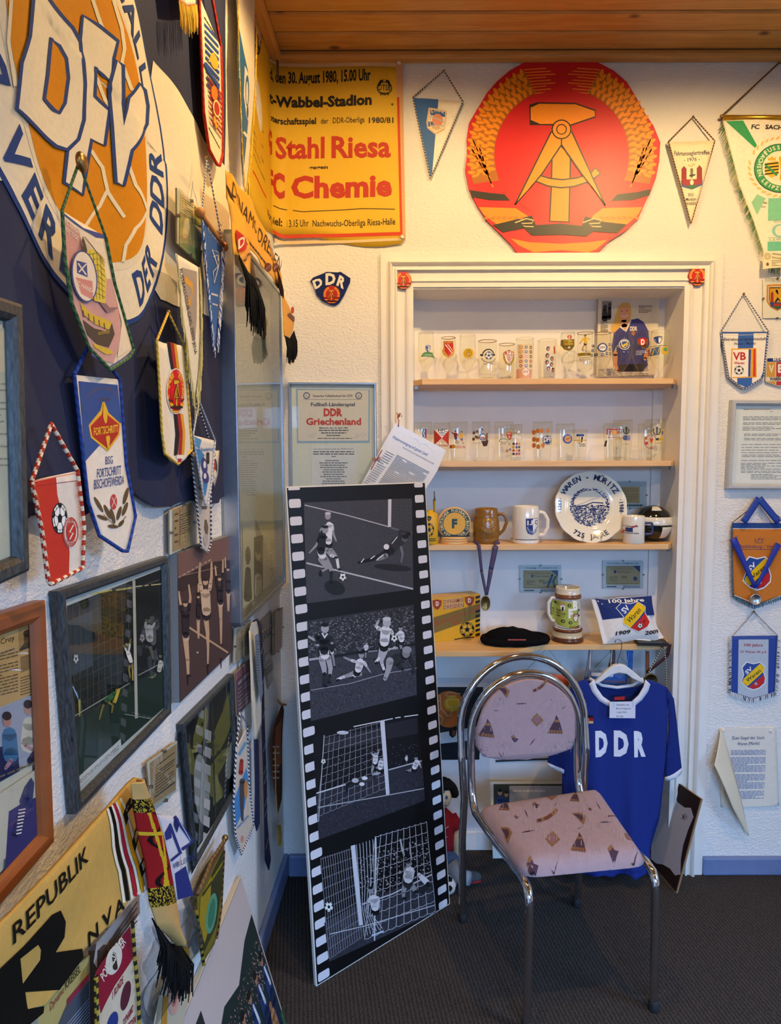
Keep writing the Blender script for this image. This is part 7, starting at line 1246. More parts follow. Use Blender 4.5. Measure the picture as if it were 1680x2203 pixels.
c.z(1140, 990, 4.667); c.poly([(262,1425),(480,1440),(505,1450),(505,1700),(400,1700),(250,1660)], 'a8b04c'); c.text('B', 440, 1510, 495, 1515, 84, 'f0ece0', .06); c.text('F', 395, 1590, 440, 1592, 84, 'f0ece0', .06); c.text('C', 490, 1580, 520, 1582, 70, '3a3a5a', .04); shield(c, 345, 1500, 22, 32, 'f0ece0'); c.limb([(345,1490,14),(342,1520,16)], '1c1c1c'); c.line([(325,1462),(368,1462)], 14, 'c88a7a'); shield(c, 470, 1595, 30, 46, '8a2a34', 'e8d8c8'); c.ctext('BFC', 470, 1580, 42, 16, '8a2a34', .02)
for i, s_ in enumerate(('BERLINER', 'FUSSBALLCLUB', 'DYNAMO ***')): c.text(s_, 262-i*2, 1528+i*28, (330, 368, 355)[i], 1536+i*28, 17, '22241c', .02)
for x, y in ((300, 1455), (405, 1468), (345, 1630), (415, 1640)): c.ell(x, y, 20, 17, '3a3c24', 12); c.ell(x+2, y, 9, 8, 'a8b04c', 10)
c.text('DYNAMO', 405, 1706, 528, 1700, 28, '7a2030', .04); c.line([(250,1690),(400,1702)], 8, '7a80a0'); c.line([(265,1412),(430,1422)], 7, '7a80a0'); c.build('printed_band', gloss(), t)
# cushion
YQ = onZ(1345, 1388, Z4).y; p_b = onY(1300, 1385, YQ); P = Pl((onY(1350, 1340, YQ).x, YQ+.01, Z4), (1, .06, 0), (0, .32, 1)); t = thing('small_cushion', 'small blue and white cushion with 1909 2009 lettering leaning on the shelf', 'cushion', P)
co = [(1276,1288),(1300,1290),(1330,1286),(1360,1285),(1393,1283),(1399,1300),(1402,1325),(1410,1350),(1424,1372),(1405,1378),(1370,1375),(1330,1383),(1302,1385),(1297,1365),(1290,1335),(1282,1310)]; q4 = [P.uv(*p) for p in co]; ccx = sum(p[0] for p in q4)/len(q4); ccz = sum(p[1] for p in q4)/len(q4)
def cd_(x, z):
    # distance to outline -> plump
    d2 = min((lambda ax, az, bx, bz: (lambda k: hypot(x-ax-(bx-ax)*k, z-az-(bz-az)*k))(max(0, min(1, ((x-ax)*(bx-ax)+(z-az)*(bz-az))/((bx-ax)**2+(bz-az)**2+1e-9)))))(*q4[i], *q4[(i+1) % len(q4)]) for i in range(len(q4)))
    return .006+.034*(1-exp(-d2/.035))
sheet(P, co, 'dcd8d2', cd_, .012).build('front_cover', cloth(), t); sheet(P, co, 'dcd8d2', lambda x, z: -cd_(x, z)*.6+.01, .02).build('back_cover', cloth(), t)
c = Cv(P, .0012, cd_, .012).z(1140, 990, 4.667); c.poly([(632,1392),(740,1405),(1190,1368),(1222,1560),(980,1580),(705,1608),(665,1480)], '24346c'); c.text('100 Jahre', 762, 1442, 1112, 1426, 34, 'e4e2dc', .03)
o_ = [(820,1495),(880,1440),(970,1450),(1040,1430),(1112,1480),(1108,1540),(1162,1630),(1130,1680),(1050,1728),(960,1695),(880,1645),(885,1580)]; c.poly(o_, '24408a'); c.poly([(1040,1435),(1110,1485),(1105,1520),(960,1692),(880,1642),(885,1600)], 'e0b81c'); c.poly([(1107,1545),(1160,1630),(1128,1678),(1050,1724),(965,1694)], 'c02a26'); c.line(o_, 7, 'e0dcd4', True); c.text('SV', 900, 1555, 960, 1500, 0, 'f0eee8', .02, up=(-36, -40)); c.text('Waren', 945, 1650, 1065, 1525, 0, '1c1c24', .0, up=(-28, -44)); c.football(1055, 1670, 26); c.text('9', 1085, 1655, 1105, 1640, 34, '1c1c24', .02); c.text('1909', 820, 1765, 965, 1745, 36, '22222a', .03); c.text('2009', 1115, 1760, 1262, 1740, 36, '22222a', .03); c.build('printed_cover', cloth(), t)
p_ = onZ(1408, 1389, Z4); t = thing('leather_wallet', 'flat black leather wallet beside the cushion', 'wallet', T(p_.x, p_.y+.02, Z4, radians(-6))); MB().box(-.06, .05, -.03, .03, 0, .006).build('lower_flap', plain('black_leather', '1a1a1c', .4, bump=.3), t, bevel=.002); MB().box(-.058, .05, -.028, .03, .0065, .013).build('upper_flap', plain('black_leather', '1a1a1c', .4, bump=.3), t, bevel=.002)
# ---- hanging from the lowest shelf
def hang(name, label, cat, P, pts, col, strings, art=None, mat=None):
    t = thing(name, label, cat, P); sheet(P, pts, col, lambda x, z: .003+.002*sin(x*30), .03).build('cloth', mat or satin(), t, solid=.0012)
    for s_ in strings: MB().tube(L3(P, s_, .004), .0009, n=5).build('string', plain('olive_string', '7a7440', .9), t)
    if art: c = Cv(P, .001, lambda x, z: .003+.002*sin(x*30), .03); art(c); c.build('print', mat or satin(), t)
    return t
P = YP(1190, 1490, D+.03); hang('small_pennant', 'orange pennant hung from strings behind the chair back', 'pennant', P, [(1155,1449),(1228,1454),(1226,1465),(1200,1520),(1165,1480)], 'b84a20', [[(1134,1440),(1177,1394),(1228,1455)]], lambda c: c.lines(1186, 1466, 1216, 1476, 1, '8a3418', .7))
P = YP(1300, 1470, D+.04); hang('small_pennant', 'blue and white printed pennant hanging behind the shirt hanger', 'pennant', P, [(1270,1446),(1351,1450),(1346,1500),(1310,1530),(1275,1500)], '2a56a0', [[(1276,1440),(1318,1396),(1360,1440)]], lambda c: (c.poly([(1272,1447),(1320,1448),(1318,1456),(1272,1455)], 'd8d8d8'), c.text('Internationale', 1290, 1468, 1345, 1470, 9, '8a6a4a', .0), c.lines(1305, 1473, 1346, 1482, 1, '8a6a4a', .6)))
for i, (pts, col, lb) in enumerate(((([(1267,1392),(1275,1392),(1272,1420),(1266,1460),(1256,1462),(1262,1430)], '6a7080', 'grey cloth strip hanging from the lowest shelf edge'), ([(1312,1392),(1322,1392),(1324,1410),(1322,1440),(1308,1436),(1314,1410)], '4a4448', 'dark striped cloth strip beside the hanger hook'), ([(1348,1400),(1362,1400),(1360,1450),(1352,1460)], '2a5aa0', 'blue medal ribbon hanging behind the hanger')))):
    P = YP(pts[0][0], pts[-1][1], D+.01+.01*i); t = thing('cloth_strip', lb, 'ribbon', P); sheet(P, pts, col, lambda x, z: .004, .03).build('cloth', satin(), t, solid=.0012); c = Cv(P, .0012, lambda x, z: .004, .03); c.line([(pts[0][0]+4, 1398), (pts[0][0]+1, 1440)], 2, 'c8c4bc' if i < 2 else '4a7ac0'); c.build('stripe', satin(), t)
P = YP(1400, 1470, D-.012); t = thing('medal', 'bronze medal with red and dark ribbons at the right end of the lowest shelf', 'medal', P); mb = MB(); ribbon(mb, P, (1441,1385), (1436,1410), .012, '3a1418', 0, 0); ribbon(mb, P, (1436,1410), (1392,1446), .012, '3a1418', 0, 0); mb.build('ribbon', satin(), t, solid=.001); mb = MB(); ribbon(mb, P, (1395,1402), (1393,1450), .012, '6a3a20', -.01, 0); mb.build('ribbon', satin(), t, solid=.001)
u = P.uv(1399, 1463); MB().lathe([(0, .002), (.022, .002), (.024, .004), (.026, 0), (0, -.002)], 28).build('disc', BZ, t, P.mat() @ Matrix.Translation((u[0], -.002, u[1])) @ Matrix.Rotation(radians(90), 4, 'X'))
cord(L3(P, [(1423,1392),(1405,1425),(1392,1450)], .006), .0022, '20201c', 'c8c4a8', 'twisted_cord', t); cord(L3(P, [(1425,1392),(1431,1420),(1432,1478)], .006), .0022, '20201c', 'c8c4a8', 'twisted_cord', t); u = P.uv(1423, 1388); MB().ball((u[0], -.006, u[1]), .008, n=10, m=6).build('knot', plain('red_cord', '8a3a28', .8), t)
# ---- posters at the back of the lower niche
P = BPn(980, 1650); t = thing('football_poster', 'white poster with a dark picture of an orange leather football low in the niche', 'poster', P); MB().prism([P.uv(*p) for p in ((900,1458),(1055,1458),(1052,1790),(900,1790))], -.0015, 0, 'd4d6da').build('sheet', paper(), t); c = Cv(P, .0022).z(900, 1380, 4.2)
c.poly([(20,410),(585,410),(550,1065),(20,1070)], '22282a'); c.poly([(130,835),(560,760),(560,880),(130,930)], 'c8ccd0'); c.poly([(140,925),(330,915),(550,935),(550,1065),(140,1068)], '14171a'); c.ell(275, 610, 158, 165, 'b8682a', 36); c.ell(305, 560, 72, 70, 'c8a020', 24)
for pts in ([(255,535),(290,520),(365,525),(365,570),(310,602),(262,580),(255,535)], [(195,480),(205,600),(260,670),(290,668),(310,602)], [(140,550),(195,530)], [(140,550),(165,640),(205,600)], [(245,480),(275,455),(380,470)], [(245,480),(255,492),(340,488)], [(125,650),(165,640),(220,690),(205,740),(160,720)]): c.line(pts, 5, 'd8c8a0')
c.poly([(275,790),(345,785),(335,850),(305,870),(280,845)], '1c1a18'); c.poly([(305,800),(335,800),(325,850),(308,850)], '8a4a2c'); c.build('printed_photo', paper(), t)
P = BPn(1130, 1640); t = thing('wall_poster', 'pale poster with a dark lower edge behind the chair back', 'poster', P); MB().prism([P.uv(*p) for p in ((1062,1462),(1230,1455),(1232,1632),(1066,1640))], -.0012, 0, 'c2c8d4').build('sheet', paper(), t); c = Cv(P, .002); c.line([(1066,1637),(1232,1630)], 4, '2a2c34'); c.rect(1075, 1470, 1220, 1600, 'ccd0d8'); c.build('print', paper(), t)
P = Pl(onY(1130, 1845, D+.03), (1, 0, 0), (0, .18, 1)); P.O.z = 0.004; P = Pl((P.O.x, D+.045, .004), (1, 0, 0), (0, .16, 1)); t = thing('picture_mount', 'white mounted picture with two men and a painted bright window reflection leaning behind the chair seat', 'picture', P); o = [P.uv(*p) for p in ((1054,1682),(1216,1682),(1218,1840),(1060,1846))]; o = [(x, max(0, z)) for x, z in o]; MB().prism(o, -.004, 0, 'd4d2ca').build('mount', paper(), t); c = Cv(P, .0048).z(900, 1380, 4.2)
c.poly([(678,1285),(1310,1285),(1310,1750),(678,1750)], '3a4030'); c.poly([(820,1300),(1310,1300),(1310,1750),(820,1750)], 'aab0c4'); c.lines(850, 1330, 1140, 1362, 1, 'd8dce8', .6); c.limb([(735,1420,60),(735,1500,80)], '24407a'); c.ell(735, 1360, 20, 28, 'b8907a', 14); c.ell(735, 1342, 21, 15, '1c1814', 12); c.limb([(792,1430,50),(792,1500,70)], '2a3a6a'); c.ell(792, 1375, 18, 26, 'b8907a', 14); c.ell(792, 1358, 19, 14, '2a2018', 12); c.ell(757, 1895, 24, 36, '8a7a40', 14); c.build('printed_photo', gloss(), t)  # large pale block paints the window reflection into the print
# ================================================================== floor things
# ---- film-strip board leaning in the corner
BLc = onZ(680, 2123); BRc = onZ(968, 1945); e_ = (BRc-BLc).normalized(); d = ray(614, 1047); TLc = CAM+d*((BLc-CAM).dot(e_)/d.dot(e_)); P = Pl(BLc, e_, TLc-BLc); t = thing('film_strip_board', 'tall black film-strip board with four black and white football photographs leaning beside the chair', 'display board', P)
wB = (BRc-BLc).length; hB = (TLc-BLc).length; MB().box(0, wB, 0, .012, 0, hB, 'd8d4cc').build('foam_board', paper(), t, bevel=.001)
c = Cv(P, .0008); c.raw = True; e = .004; c.poly([(e, -e), (wB-e, -e), (wB-e, -hB+e), (e, -hB+e)], '0b0b0d'); c.raw = False
Z5 = (600, 1020, 3.934); Z6 = (620, 1520, 3.442)
hl, hr_ = P.uv(634.1, 1083), P.uv(901.5, 1073); hl2 = P.uv(648.3, 1540.3); ptc = (hl[1]-hl2[1])/12
for i in range(-1, 30):          # sprocket holes, left and right column
    for x, zt0 in (hl, hr_):
        zc = zt0-ptc*i; hw, hh_ = wB*.0365, ptc*.25; o = []
        z0_, z1_ = max(zc-hh_, .004), min(zc+hh_, hB-.004)
        if z1_-z0_ < .004: continue
        r = min(.006, (z1_-z0_)/2)
        for cx_, cz_, a in ((x+hw-r, z1_-r, 0), (x-hw+r, z1_-r, 90), (x-hw+r, z0_+r, 180), (x+hw-r, z0_+r, 270)):
            for k in range(4): th = radians(a+30*k); o.append((cx_+r*cos(th), cz_+r*sin(th)))
        c.put(o, [tuple(range(len(o)))], 'cfcdd2')
G1, G2, W1, SKN = '3c3c42', '26262a', 'd4d4d8', '8e8e94'
def grain(c, quad, n, cols, s, seed):
    rn = random.Random(seed); A, B, C_, D_ = quad; pts = {k: ([], []) for k in cols}
    for k in range(n):
        u, v = rn.random(), rn.random(); x = (A[0]*(1-u)+B[0]*u)*(1-v)+(D_[0]*(1-u)+C_[0]*u)*v; y = (A[1]*(1-u)+B[1]*u)*(1-v)+(D_[1]*(1-u)+C_[1]*u)*v; cl = rn.choice(cols); p, f = pts[cl]; b = len(p); w_ = s*rn.uniform(.5, 1.6)
        p += [c.q(x, y), c.q(x+w_, y), c.q(x+w_, y+w_*.8), c.q(x, y+w_*.8)]; f.append((b, b+1, b+2, b+3))
    for cl, (p, f) in pts.items(): c.put(p, f, cl)
c.z(*Z5); c.poly([(208,240),(1122,207),(1135,973),(232,1095)], G1); grain(c, [(212,244),(1112,212),(1125,960),(236,1085)], 1500, ['47474d', '333338', '404046'], 7, 1)
c.line([(215,262),(560,345),(925,445)], 9, 'a8a8ac'); c.line([(945,455),(1122,502)], 12, '6a6a70'); c.line([(228,752),(600,842),(1132,972)], 13, 'b4b4b8'); net(c, [(948,212),(1120,208),(1126,500),(948,440)], 9, 9, 2, '55555a', 2); c.poly([(920,213),(948,212),(944,448),(918,448)], 'c4c4c8')
c.ell(470, 960, 90, 60, '1c1c20', 16, 20); c.ell(960, 790, 160, 28, '1e1e22', 18, 5)
man(c, (410,355), [(420,430,54),(415,570,56)], [[(445,430,26),(455,500,20),(480,565,12)], [(390,440,26),(350,470,18),(345,480,12)]], [[(430,640,44),(470,690,38),(488,720,26),(500,800,20)], [(400,640,40),(440,690,30),(470,700,20)]], W1, '141416', SKN, 'b8b8bc', 26, W1)
man(c, (385,470), [(365,520,60),(350,650,66)], [[(340,540,26),(315,600,20),(255,665,12)], [(385,540,24),(400,530,14)]], [[(385,710,48),(430,790,36),(440,830,26),(440,915,18)], [(345,720,44),(400,800,34),(350,825,22),(345,850,16)]], '1e1e22', W1, SKN, '121214', 28, '1e1e22')
c.football(536, 870, 32, 36)
c.limb([(1060,540,60),(1000,580,90),(930,650,86)], '2c2c30'); c.limb([(930,650,70),(860,690,44),(800,710,34)], '1a1a1c'); c.limb([(800,715,34),(700,742,24),(672,748,20)], '121214'); c.limb([(900,690,44),(840,720,30)], '77777c'); c.ell(905, 615, 24, 24, W1, 14); c.limb([(1030,540,26),(1020,475,24),(1085,495,20)], '2c2c30'); c.ell(1095, 505, 18, 16, '101012', 12); c.ell(1060, 545, 26, 30, '55555a', 14); c.ell(1066, 530, 28, 20, '161618', 12); c.limb([(1030,620,26),(1042,680,18),(1030,745,14)], '6a6a70'); c.line([(690,748),(715,715)], 8, W1); c.line([(770,718),(808,690)], 8, W1); c.line([(820,730),(880,680)], 8, W1); c.line([(950,590),(998,530)], 6, W1)
# frame 2
c.poly([(236,1240),(1138,1105),(1165,1868),(268,2090)], '3a3a42'); c.poly([(236,1240),(1138,1105),(1148,1450),(246,1580)], '2e2e34'); grain(c, [(240,1250),(1130,1112),(1138,1430),(250,1560)], 2200, ['5a5a60', '1c1c20', '444449', '78787e', '26262a'], 9, 2); grain(c, [(250,1640),(1150,1480),(1158,1850),(270,2070)], 1300, ['44444c', '34343a', '50505a'], 9, 3)
c.line([(246,1575),(560,1525),(850,1480),(1146,1440)], 22, '1a1a1e'); c.line([(250,1570),(330,1558)], 20, 'a0a0a6'); c.text('polfin', 925, 1488, 1000, 1478, 24, 'c8c8cc', .03); c.lines(750, 1492, 830, 1510, 1, '8a8a90', .7, -.1); c.line([(262,1828),(600,1770),(880,1690),(1160,1640)], 6, '9a9aa0')
man(c, (442,1425), [(442,1450,36),(442,1490,32)], [[(455,1450,14),(475,1490,10)]], [[(448,1530,22),(456,1570,16),(464,1625,12)]], '242428', W1, SKN, '1a1a1c', 13)
man(c, (735,1430), [(732,1455,30),(730,1480,28)], [[(720,1450,10),(708,1475,8)], [(745,1450,10),(750,1480,8)]], [[(730,1500,18),(728,1525,12),(726,1555,8)]], W1, '161618', SKN, '1a1a1c', 11)
man(c, (1022,1305), [(1022,1350,56),(1030,1400,46)], [[(1005,1345,18),(960,1380,12)], [(1045,1345,18),(1052,1400,12)]], [[(1030,1420,34),(1025,1450,24),(1030,1480,16)]], W1, '161618', SKN, '161618', 18)
man(c, (385,1305), [(375,1400,88),(375,1490,76)], [[(335,1380,34),(290,1400,26),(250,1375,18)], [(415,1400,30),(400,1450,22),(310,1445,16)]], [[(355,1560,56),(375,1640,46),(380,1690,34),(378,1785,24)], [(410,1550,50),(430,1640,38),(425,1700,28),(412,1755,20)]], '1e1e24', W1, 'a0a0a6', '121214', 34, '26262a'); c.poly([(350,1345),(378,1392),(408,1350),(395,1345),(378,1370),(362,1340)], W1)
man(c, (690,1530), [(680,1590,66),(665,1650,60)], [[(640,1585,26),(590,1570,22),(545,1550,16)], [(715,1590,24),(745,1640,18),(768,1675,12)]], [[(640,1680,44),(590,1700,34),(540,1715,26),(490,1735,18)], [(680,1690,40),(640,1705,26),(610,1712,16)]], W1, '141416', SKN, '141416', 24, W1)
man(c, (905,1255), [(895,1320,84),(885,1420,80)], [[(850,1310,34),(815,1290,28),(838,1240,20)], [(940,1320,30),(965,1370,20),(985,1385,14)]], [[(870,1460,56),(855,1520,40),(840,1560,28),(812,1590,20)], [(900,1470,50),(860,1580,34),(870,1620,26),(885,1660,20)]], W1, '141416', 'a8a8ae', 'c0c0c4', 36, W1); c.football(968, 1388, 30, 34)
c.limb([(1060,1530,80),(990,1570,90),(930,1590,60)], '28282c'); c.limb([(930,1580,66),(920,1650,44),(890,1730,34)], '9a9aa0'); c.limb([(1090,1540,40),(1130,1600,30),(1130,1680,28)], '2a2a2e'); c.limb([(1000,1600,40),(1040,1650,30)], '28282c'); c.ell(1068, 1515, 34, 40, '7a7a80', 16); c.ell(1075, 1485, 40, 30, '8e8e94', 14)
# frame 3
c.z(*Z6); c.poly([(180,230),(960,55),(1010,695),(225,985)], '121216'); c.poly([(200,640),(990,400),(1010,695),(225,985)], '2c2c34'); grain(c, [(210,720),(990,480),(1005,690),(228,970)], 1200, ['34343c', '26262c', '3c3c44'], 8, 5); grain(c, [(270,360),(960,260),(975,390),(290,560)], 220, ['6a6a70', '44444a', '2a2a2e'], 5, 6); c.poly([(260,240),(680,150),(690,260),(270,330)], '2a2a30'); c.poly([(720,130),(950,80),(960,200),(725,240)], '24242a')
c.line([(480,148),(770,88)], 7, 'd8d8dc'); c.line([(790,84),(830,78)], 7, 'd8d8dc'); c.line([(855,74),(958,60)], 7, 'd8d8dc'); c.ell(400, 192, 44, 14, 'c8c8cc', 12); net(c, [(262,225),(690,110),(715,600),(215,810)], 11, 10, 2.6, '9a9aa0', 6); c.line([(262,210),(220,850)], 6, 'b0b0b4'); c.poly([(676,110),(708,95),(746,645),(720,655)], 'c8c8ce'); c.line([(205,640),(420,575)], 10, 'c0c0c4'); c.line([(740,468),(985,400)], 9, 'b0b0b4'); c.line([(215,745),(700,660),(1000,605)], 7, 'a8a8ac'); c.football(255, 404, 19, 21)
man(c, (645,345), [(642,370,36),(638,410,34)], [[(650,360,14),(668,318,10)], [(630,360,14),(612,345,10)]], [[(650,440,22),(668,470,16)], [(625,440,22),(615,480,14)]], W1, '1a1a1c', SKN, '1a1a1c', 14); man(c, (682,385), [(680,410,36),(675,450,36)], [[(690,405,14),(695,450,10)]], [[(668,470,24),(650,500,18)]], W1, '1a1a1c', SKN, '1a1a1c', 13)
c.limb([(640,520,34),(560,545,40),(500,560,34)], '3a3a3e'); c.limb([(500,560,30),(440,570,22),(425,630,14)], '18181a'); c.ell(560, 528, 22, 14, W1, 12); c.ell(490, 545, 26, 18, 'b0b0b4', 12); c.ell(540, 572, 20, 14, W1, 12); c.limb([(620,500,16),(670,490,14)], 'a8a8ac')
man(c, (940,380), [(945,410,40),(930,445,40)], [[(960,405,14),(978,450,10)]], [[(920,455,24),(900,470,20),(870,475,12)]], W1, '161618', SKN, '1a1a1c', 13); man(c, (872,360), [(872,375,18),(872,395,16)], [[(865,375,6),(860,390,5)]], [[(872,400,10),(872,415,6)]], W1, '161618', SKN, '1a1a1c', 7)
# frame 4
c.poly([(232,1115),(1015,830),(1088,1525),(300,1890)], '0f0f13'); c.poly([(265,1600),(600,1420),(1060,1240),(1088,1525),(300,1890)], '33333a'); grain(c, [(500,1120),(1030,960),(1050,1230),(540,1430)], 520, ['8a8a90', '4a4a50', '2a2a2e', 'b0b0b4'], 8, 8); grain(c, [(290,1640),(1060,1300),(1080,1500),(300,1860)], 900, ['3c3c44', '2a2a30', '46464e'], 8, 9)
net(c, [(640,960),(1020,850),(1085,1510),(560,1720)], 9, 9, 4, 'b4b4b8', 8, 4); net(c, [(236,1120),(480,1040),(540,1700),(300,1860)], 14, 10, 2.6, '9a9aa0', 10, 5)
for k in range(7): c.line([(500+k*24,1020-k*8),(520+k*22,1300),(530+k*14,1480+k*10),(560+k*22,1700-k*10)], 4, 'c0c0c4')
c.line([(640,965),(632,1730)], 9, 'c8c8cc'); c.poly([(458,1030),(490,1020),(548,1612),(520,1620)], 'c8c8ce'); c.line([(300,1680),(560,1620),(1082,1465)], 7, 'b8b8bc'); c.line([(540,1460),(760,1385),(1055,1240)], 9, 'c8c8cc'); c.football(296, 1480, 34, 40)
man(c, (602,1355), [(625,1420,66),(635,1480,60)], [[(600,1410,24),(580,1460,18),(565,1510,12)], [(655,1410,22),(668,1470,16),(665,1505,12)]], [[(640,1500,36),(655,1515,24)]], W1, '141416', SKN, '1a1a1c', 20)
man(c, (880,1165), [(890,1215,74),(880,1270,70)], [[(860,1220,24),(845,1290,16)], [(905,1220,22),(905,1300,14)]], [[(860,1310,44),(845,1370,30),(845,1410,20)], [(900,1310,44),(940,1370,34),(980,1360,20)]], W1, '2a2a2e', SKN, '3a3a3e', 18); c.limb([(960,1240,30),(1000,1280,44),(1030,1310,40)], W1); c.limb([(1030,1310,40),(1000,1350,36),(930,1370,26)], '28282c')
c.limb([(825,980,10),(840,1060,14),(855,1095,8)], 'b8b8bc'); c.limb([(890,1000,10),(895,1080,12),(905,1130,8)], 'a8a8ac'); c.line([(610,1690),(640,1680),(700,1655),(690,1672)], 9, 'c8d0dc')
c.build('printed_photos', attrmat('matt_photo_print', .45, .3, 0, 300, var=.03), t)
# ---- chair
feet = [onZ(997, 1985), onZ(1238, 1945), onZ(1410, 2178), onZ(1130, 2212)]; ctr = sum(feet, Vector())/4
ex = ((feet[1]-feet[0])+(feet[2]-feet[3])).normalized(); ey = Vector((-ex.y, ex.x, 0)); M = Matrix((ex, ey, Vector((0, 0, 1)))).transposed().to_4x4(); M.translation = ctr
t = thing('upholstered_chair', 'chrome tube chair with lilac patterned seat and rounded backrest', 'chair', M); loc = lambda p: (lambda v: Vector((v.dot(ex), v.dot(ey), v.z)))(p-ctr)
f0, f1, f2, f3 = [loc(p) for p in feet]; yb = (f0.y+f1.y)/2; yf = (f2.y+f3.y)/2; wr = (f1.x-f0.x)/2; xm = (f0.x+f1.x)/2; wf = (f2.x-f3.x)/2; xf = (f2.x+f3.x)/2; r = .0125
def planeat(px, py, yl):                # local point of a pixel ray on the chair's vertical plane at depth yl
    dd = ray(px, py); O = ctr+ey*yl; k = (O-CAM).dot(ey)/dd.dot(ey); return loc(CAM+dd*k)
yo = yb+.005; tp = planeat(1117, 1414, yo); zt_ = tp.z
ol = planeat(988, 1600, yo); orr = planeat(1252, 1620, yo); xo = (ol.x+orr.x)/2; wo = (orr.x-ol.x)/2
def hoop(xc, w_, zlow, ztop, y0, y1, n=22):
    zc = ztop-w_*1.02; return [(xc-w_*cos(pi*k/n), y0+(y1-y0)*min(1, (zc+(ztop-zc)*sin(pi*k/n)-zlow)/(ztop-zlow)), zc+(ztop-zc)*sin(pi*k/n)) for k in range(n+1)]
H1 = hoop(xo, wo, .45, zt_, yb-.03, yo+.01); path = [(f0.x, yb, 0.014), (xo-wo+.004, yb-.022, .3), (xo-wo+.008, yb-.03, .45), (xo-wo, yb-.025, .58)]+H1+[(xo+wo, yb-.025, .58), (xo+wo-.008, yb-.03, .45), (xo+wo-.004, yb-.022, .3), (f1.x, yb, .014)]
MB().tube(dense(path, .012), r, n=12).build('outer_hoop', CHROME, t)
yi = yb-.045; tp2 = planeat(1120, 1449, yi); il = planeat(1012, 1600, yi); ir = planeat(1240, 1620, yi); xi = (il.x+ir.x)/2; wi = (ir.x-il.x)/2
zs_ = .452; SP = [onZ(1022, 1730, zs_), onZ(1290, 1690, zs_), onZ(1397, 1842, zs_), onZ(1124, 1868, zs_)]; s0, s1, s2, s3 = [loc(p) for p in SP]
H2 = hoop(xi, wi, .5, tp2.z, yi-.01, yi)
def side(sx, foot, srear, sfront):
    xr = xi+sx*wi; xe = foot.x-sx*.004; return [(xr, yi-.006, .6), (xr, yi-.01, .53), (xr, yi-.018, .485), (xr, yi-.036, .452), (xr, yi-.06, .436), ((xr+xe)/2, (yi+yf)/2, .418), (xe, yf+.05, .41), (xe, yf+.02, .402), (xe, yf+.003, .38), (xe, yf, .35), (foot.x, yf, .014)]
path = side(-1, f3, s0, s3)[::-1]+H2+side(1, f2, s1, s2); MB().tube(dense(path, .012), r, n=12).build('inner_hoop_and_front_legs', CHROME, t)
for p in ((f0.x, yb), (f1.x, yb), (f2.x, yf), (f3.x, yf)): MB().lathe([(0, 0), (.014, 0), (.015, .004), (.0145, .03), (.0126, .032)], 14, cx=p[0], cy=p[1]).build('foot_cap', plain('black_rubber', '1c1c1e', .7), t)
LIL = 'a48d90'
def fabric_pad():
    m = attrmat('patterned_upholstery', .9, .12, .5, 350, 0, var=.1); return m
def motif(c, k, x, y, s, a=0):
    ca, sa = cos(radians(a)), sin(radians(a)); g = lambda pts: [(x+(px*ca-py*sa)*s, y+(px*sa+py*ca)*s) for px, py in pts]; TA, BR, RD = '8a6446', '4c3844', '6e4436'
    if k == 0: c.poly(g([(-.05,-1),(.25,-.5),(.5,.3),(.62,.95),(-.95,.8),(-.5,0),(-.15,-.6)]), BR); c.poly(g([(-.17,-.55),(.24,-.5),(.32,-.25),(-.32,-.28)]), TA); c.poly(g([(-.78,.5),(.54,.62),(.62,.95),(-.95,.8)]), TA); [c.poly(g([(-.8+i*.3,.82),(-.55+i*.3,.86),(-.66+i*.3,.56)]), RD) for i in range(5)]
    elif k == 1: c.poly(g([(0,-1),(.95,.1),(-.1,1),(-.95,0)]), TA); c.poly(g([(0,-.6),(.6,.08),(-.08,.6),(-.6,0)]), '8a6470'); [c.poly(g([(q*.78*cos(b)-.05, q*.78*sin(b)), (q*.78*cos(b)+.06, q*.78*sin(b)), (q*.78*cos(b), q*.78*sin(b)+.1)]), RD) for b in [i*pi/4 for i in range(8)] for q in (1,)]
    elif k == 2: c.poly(g([(-.9,-.3),(-.3,-.9),(.2,-.2),(.9,-.1),(.2,.9),(-.4,.4)]), BR); c.poly(g([(-.9,-.3),(-.3,-.9),(0,-.5),(-.6,0)]), TA)
    elif k == 3: c.poly(g([(-1,-.6),(.2,-.7),(.9,-.2),(.6,.9),(.2,.6),(-.3,0)]), TA); c.poly(g([(-.8,-.45),(.2,-.45),(.5,0),(.3,.5),(-.2,0)]), BR)
    elif k == 4: c.line(g([(-1,.35),(-.5,.2),(0,0),(.5,-.35),(.9,-.8)]), s*.34, TA); c.line(g([(-.3,.12),(0,0),(.4,-.28)]), s*.32, RD); c.line(g([(-.9,.3),(-.6,.22)]), s*.3, BR)
    else: c.line(g([(-.5,.9),(-.1,.1),(.4,-.9)]), [s*.05, s*.22, s*.04], BR)
def flecks(c, x0, y0, x1, y1, n, seed):
    rn = random.Random(seed); pts = []; fs = []
    for k in range(n):
        x = rn.uniform(x0, x1); y = rn.uniform(y0, y1); l = rn.uniform(8, 40); b = len(pts); pts += [c.q(x, y), c.q(x+2.2, y), c.q(x+2.8, y+l), c.q(x+.6, y+l)]; fs.append((b, b+1, b+2, b+3))
    return pts, fs
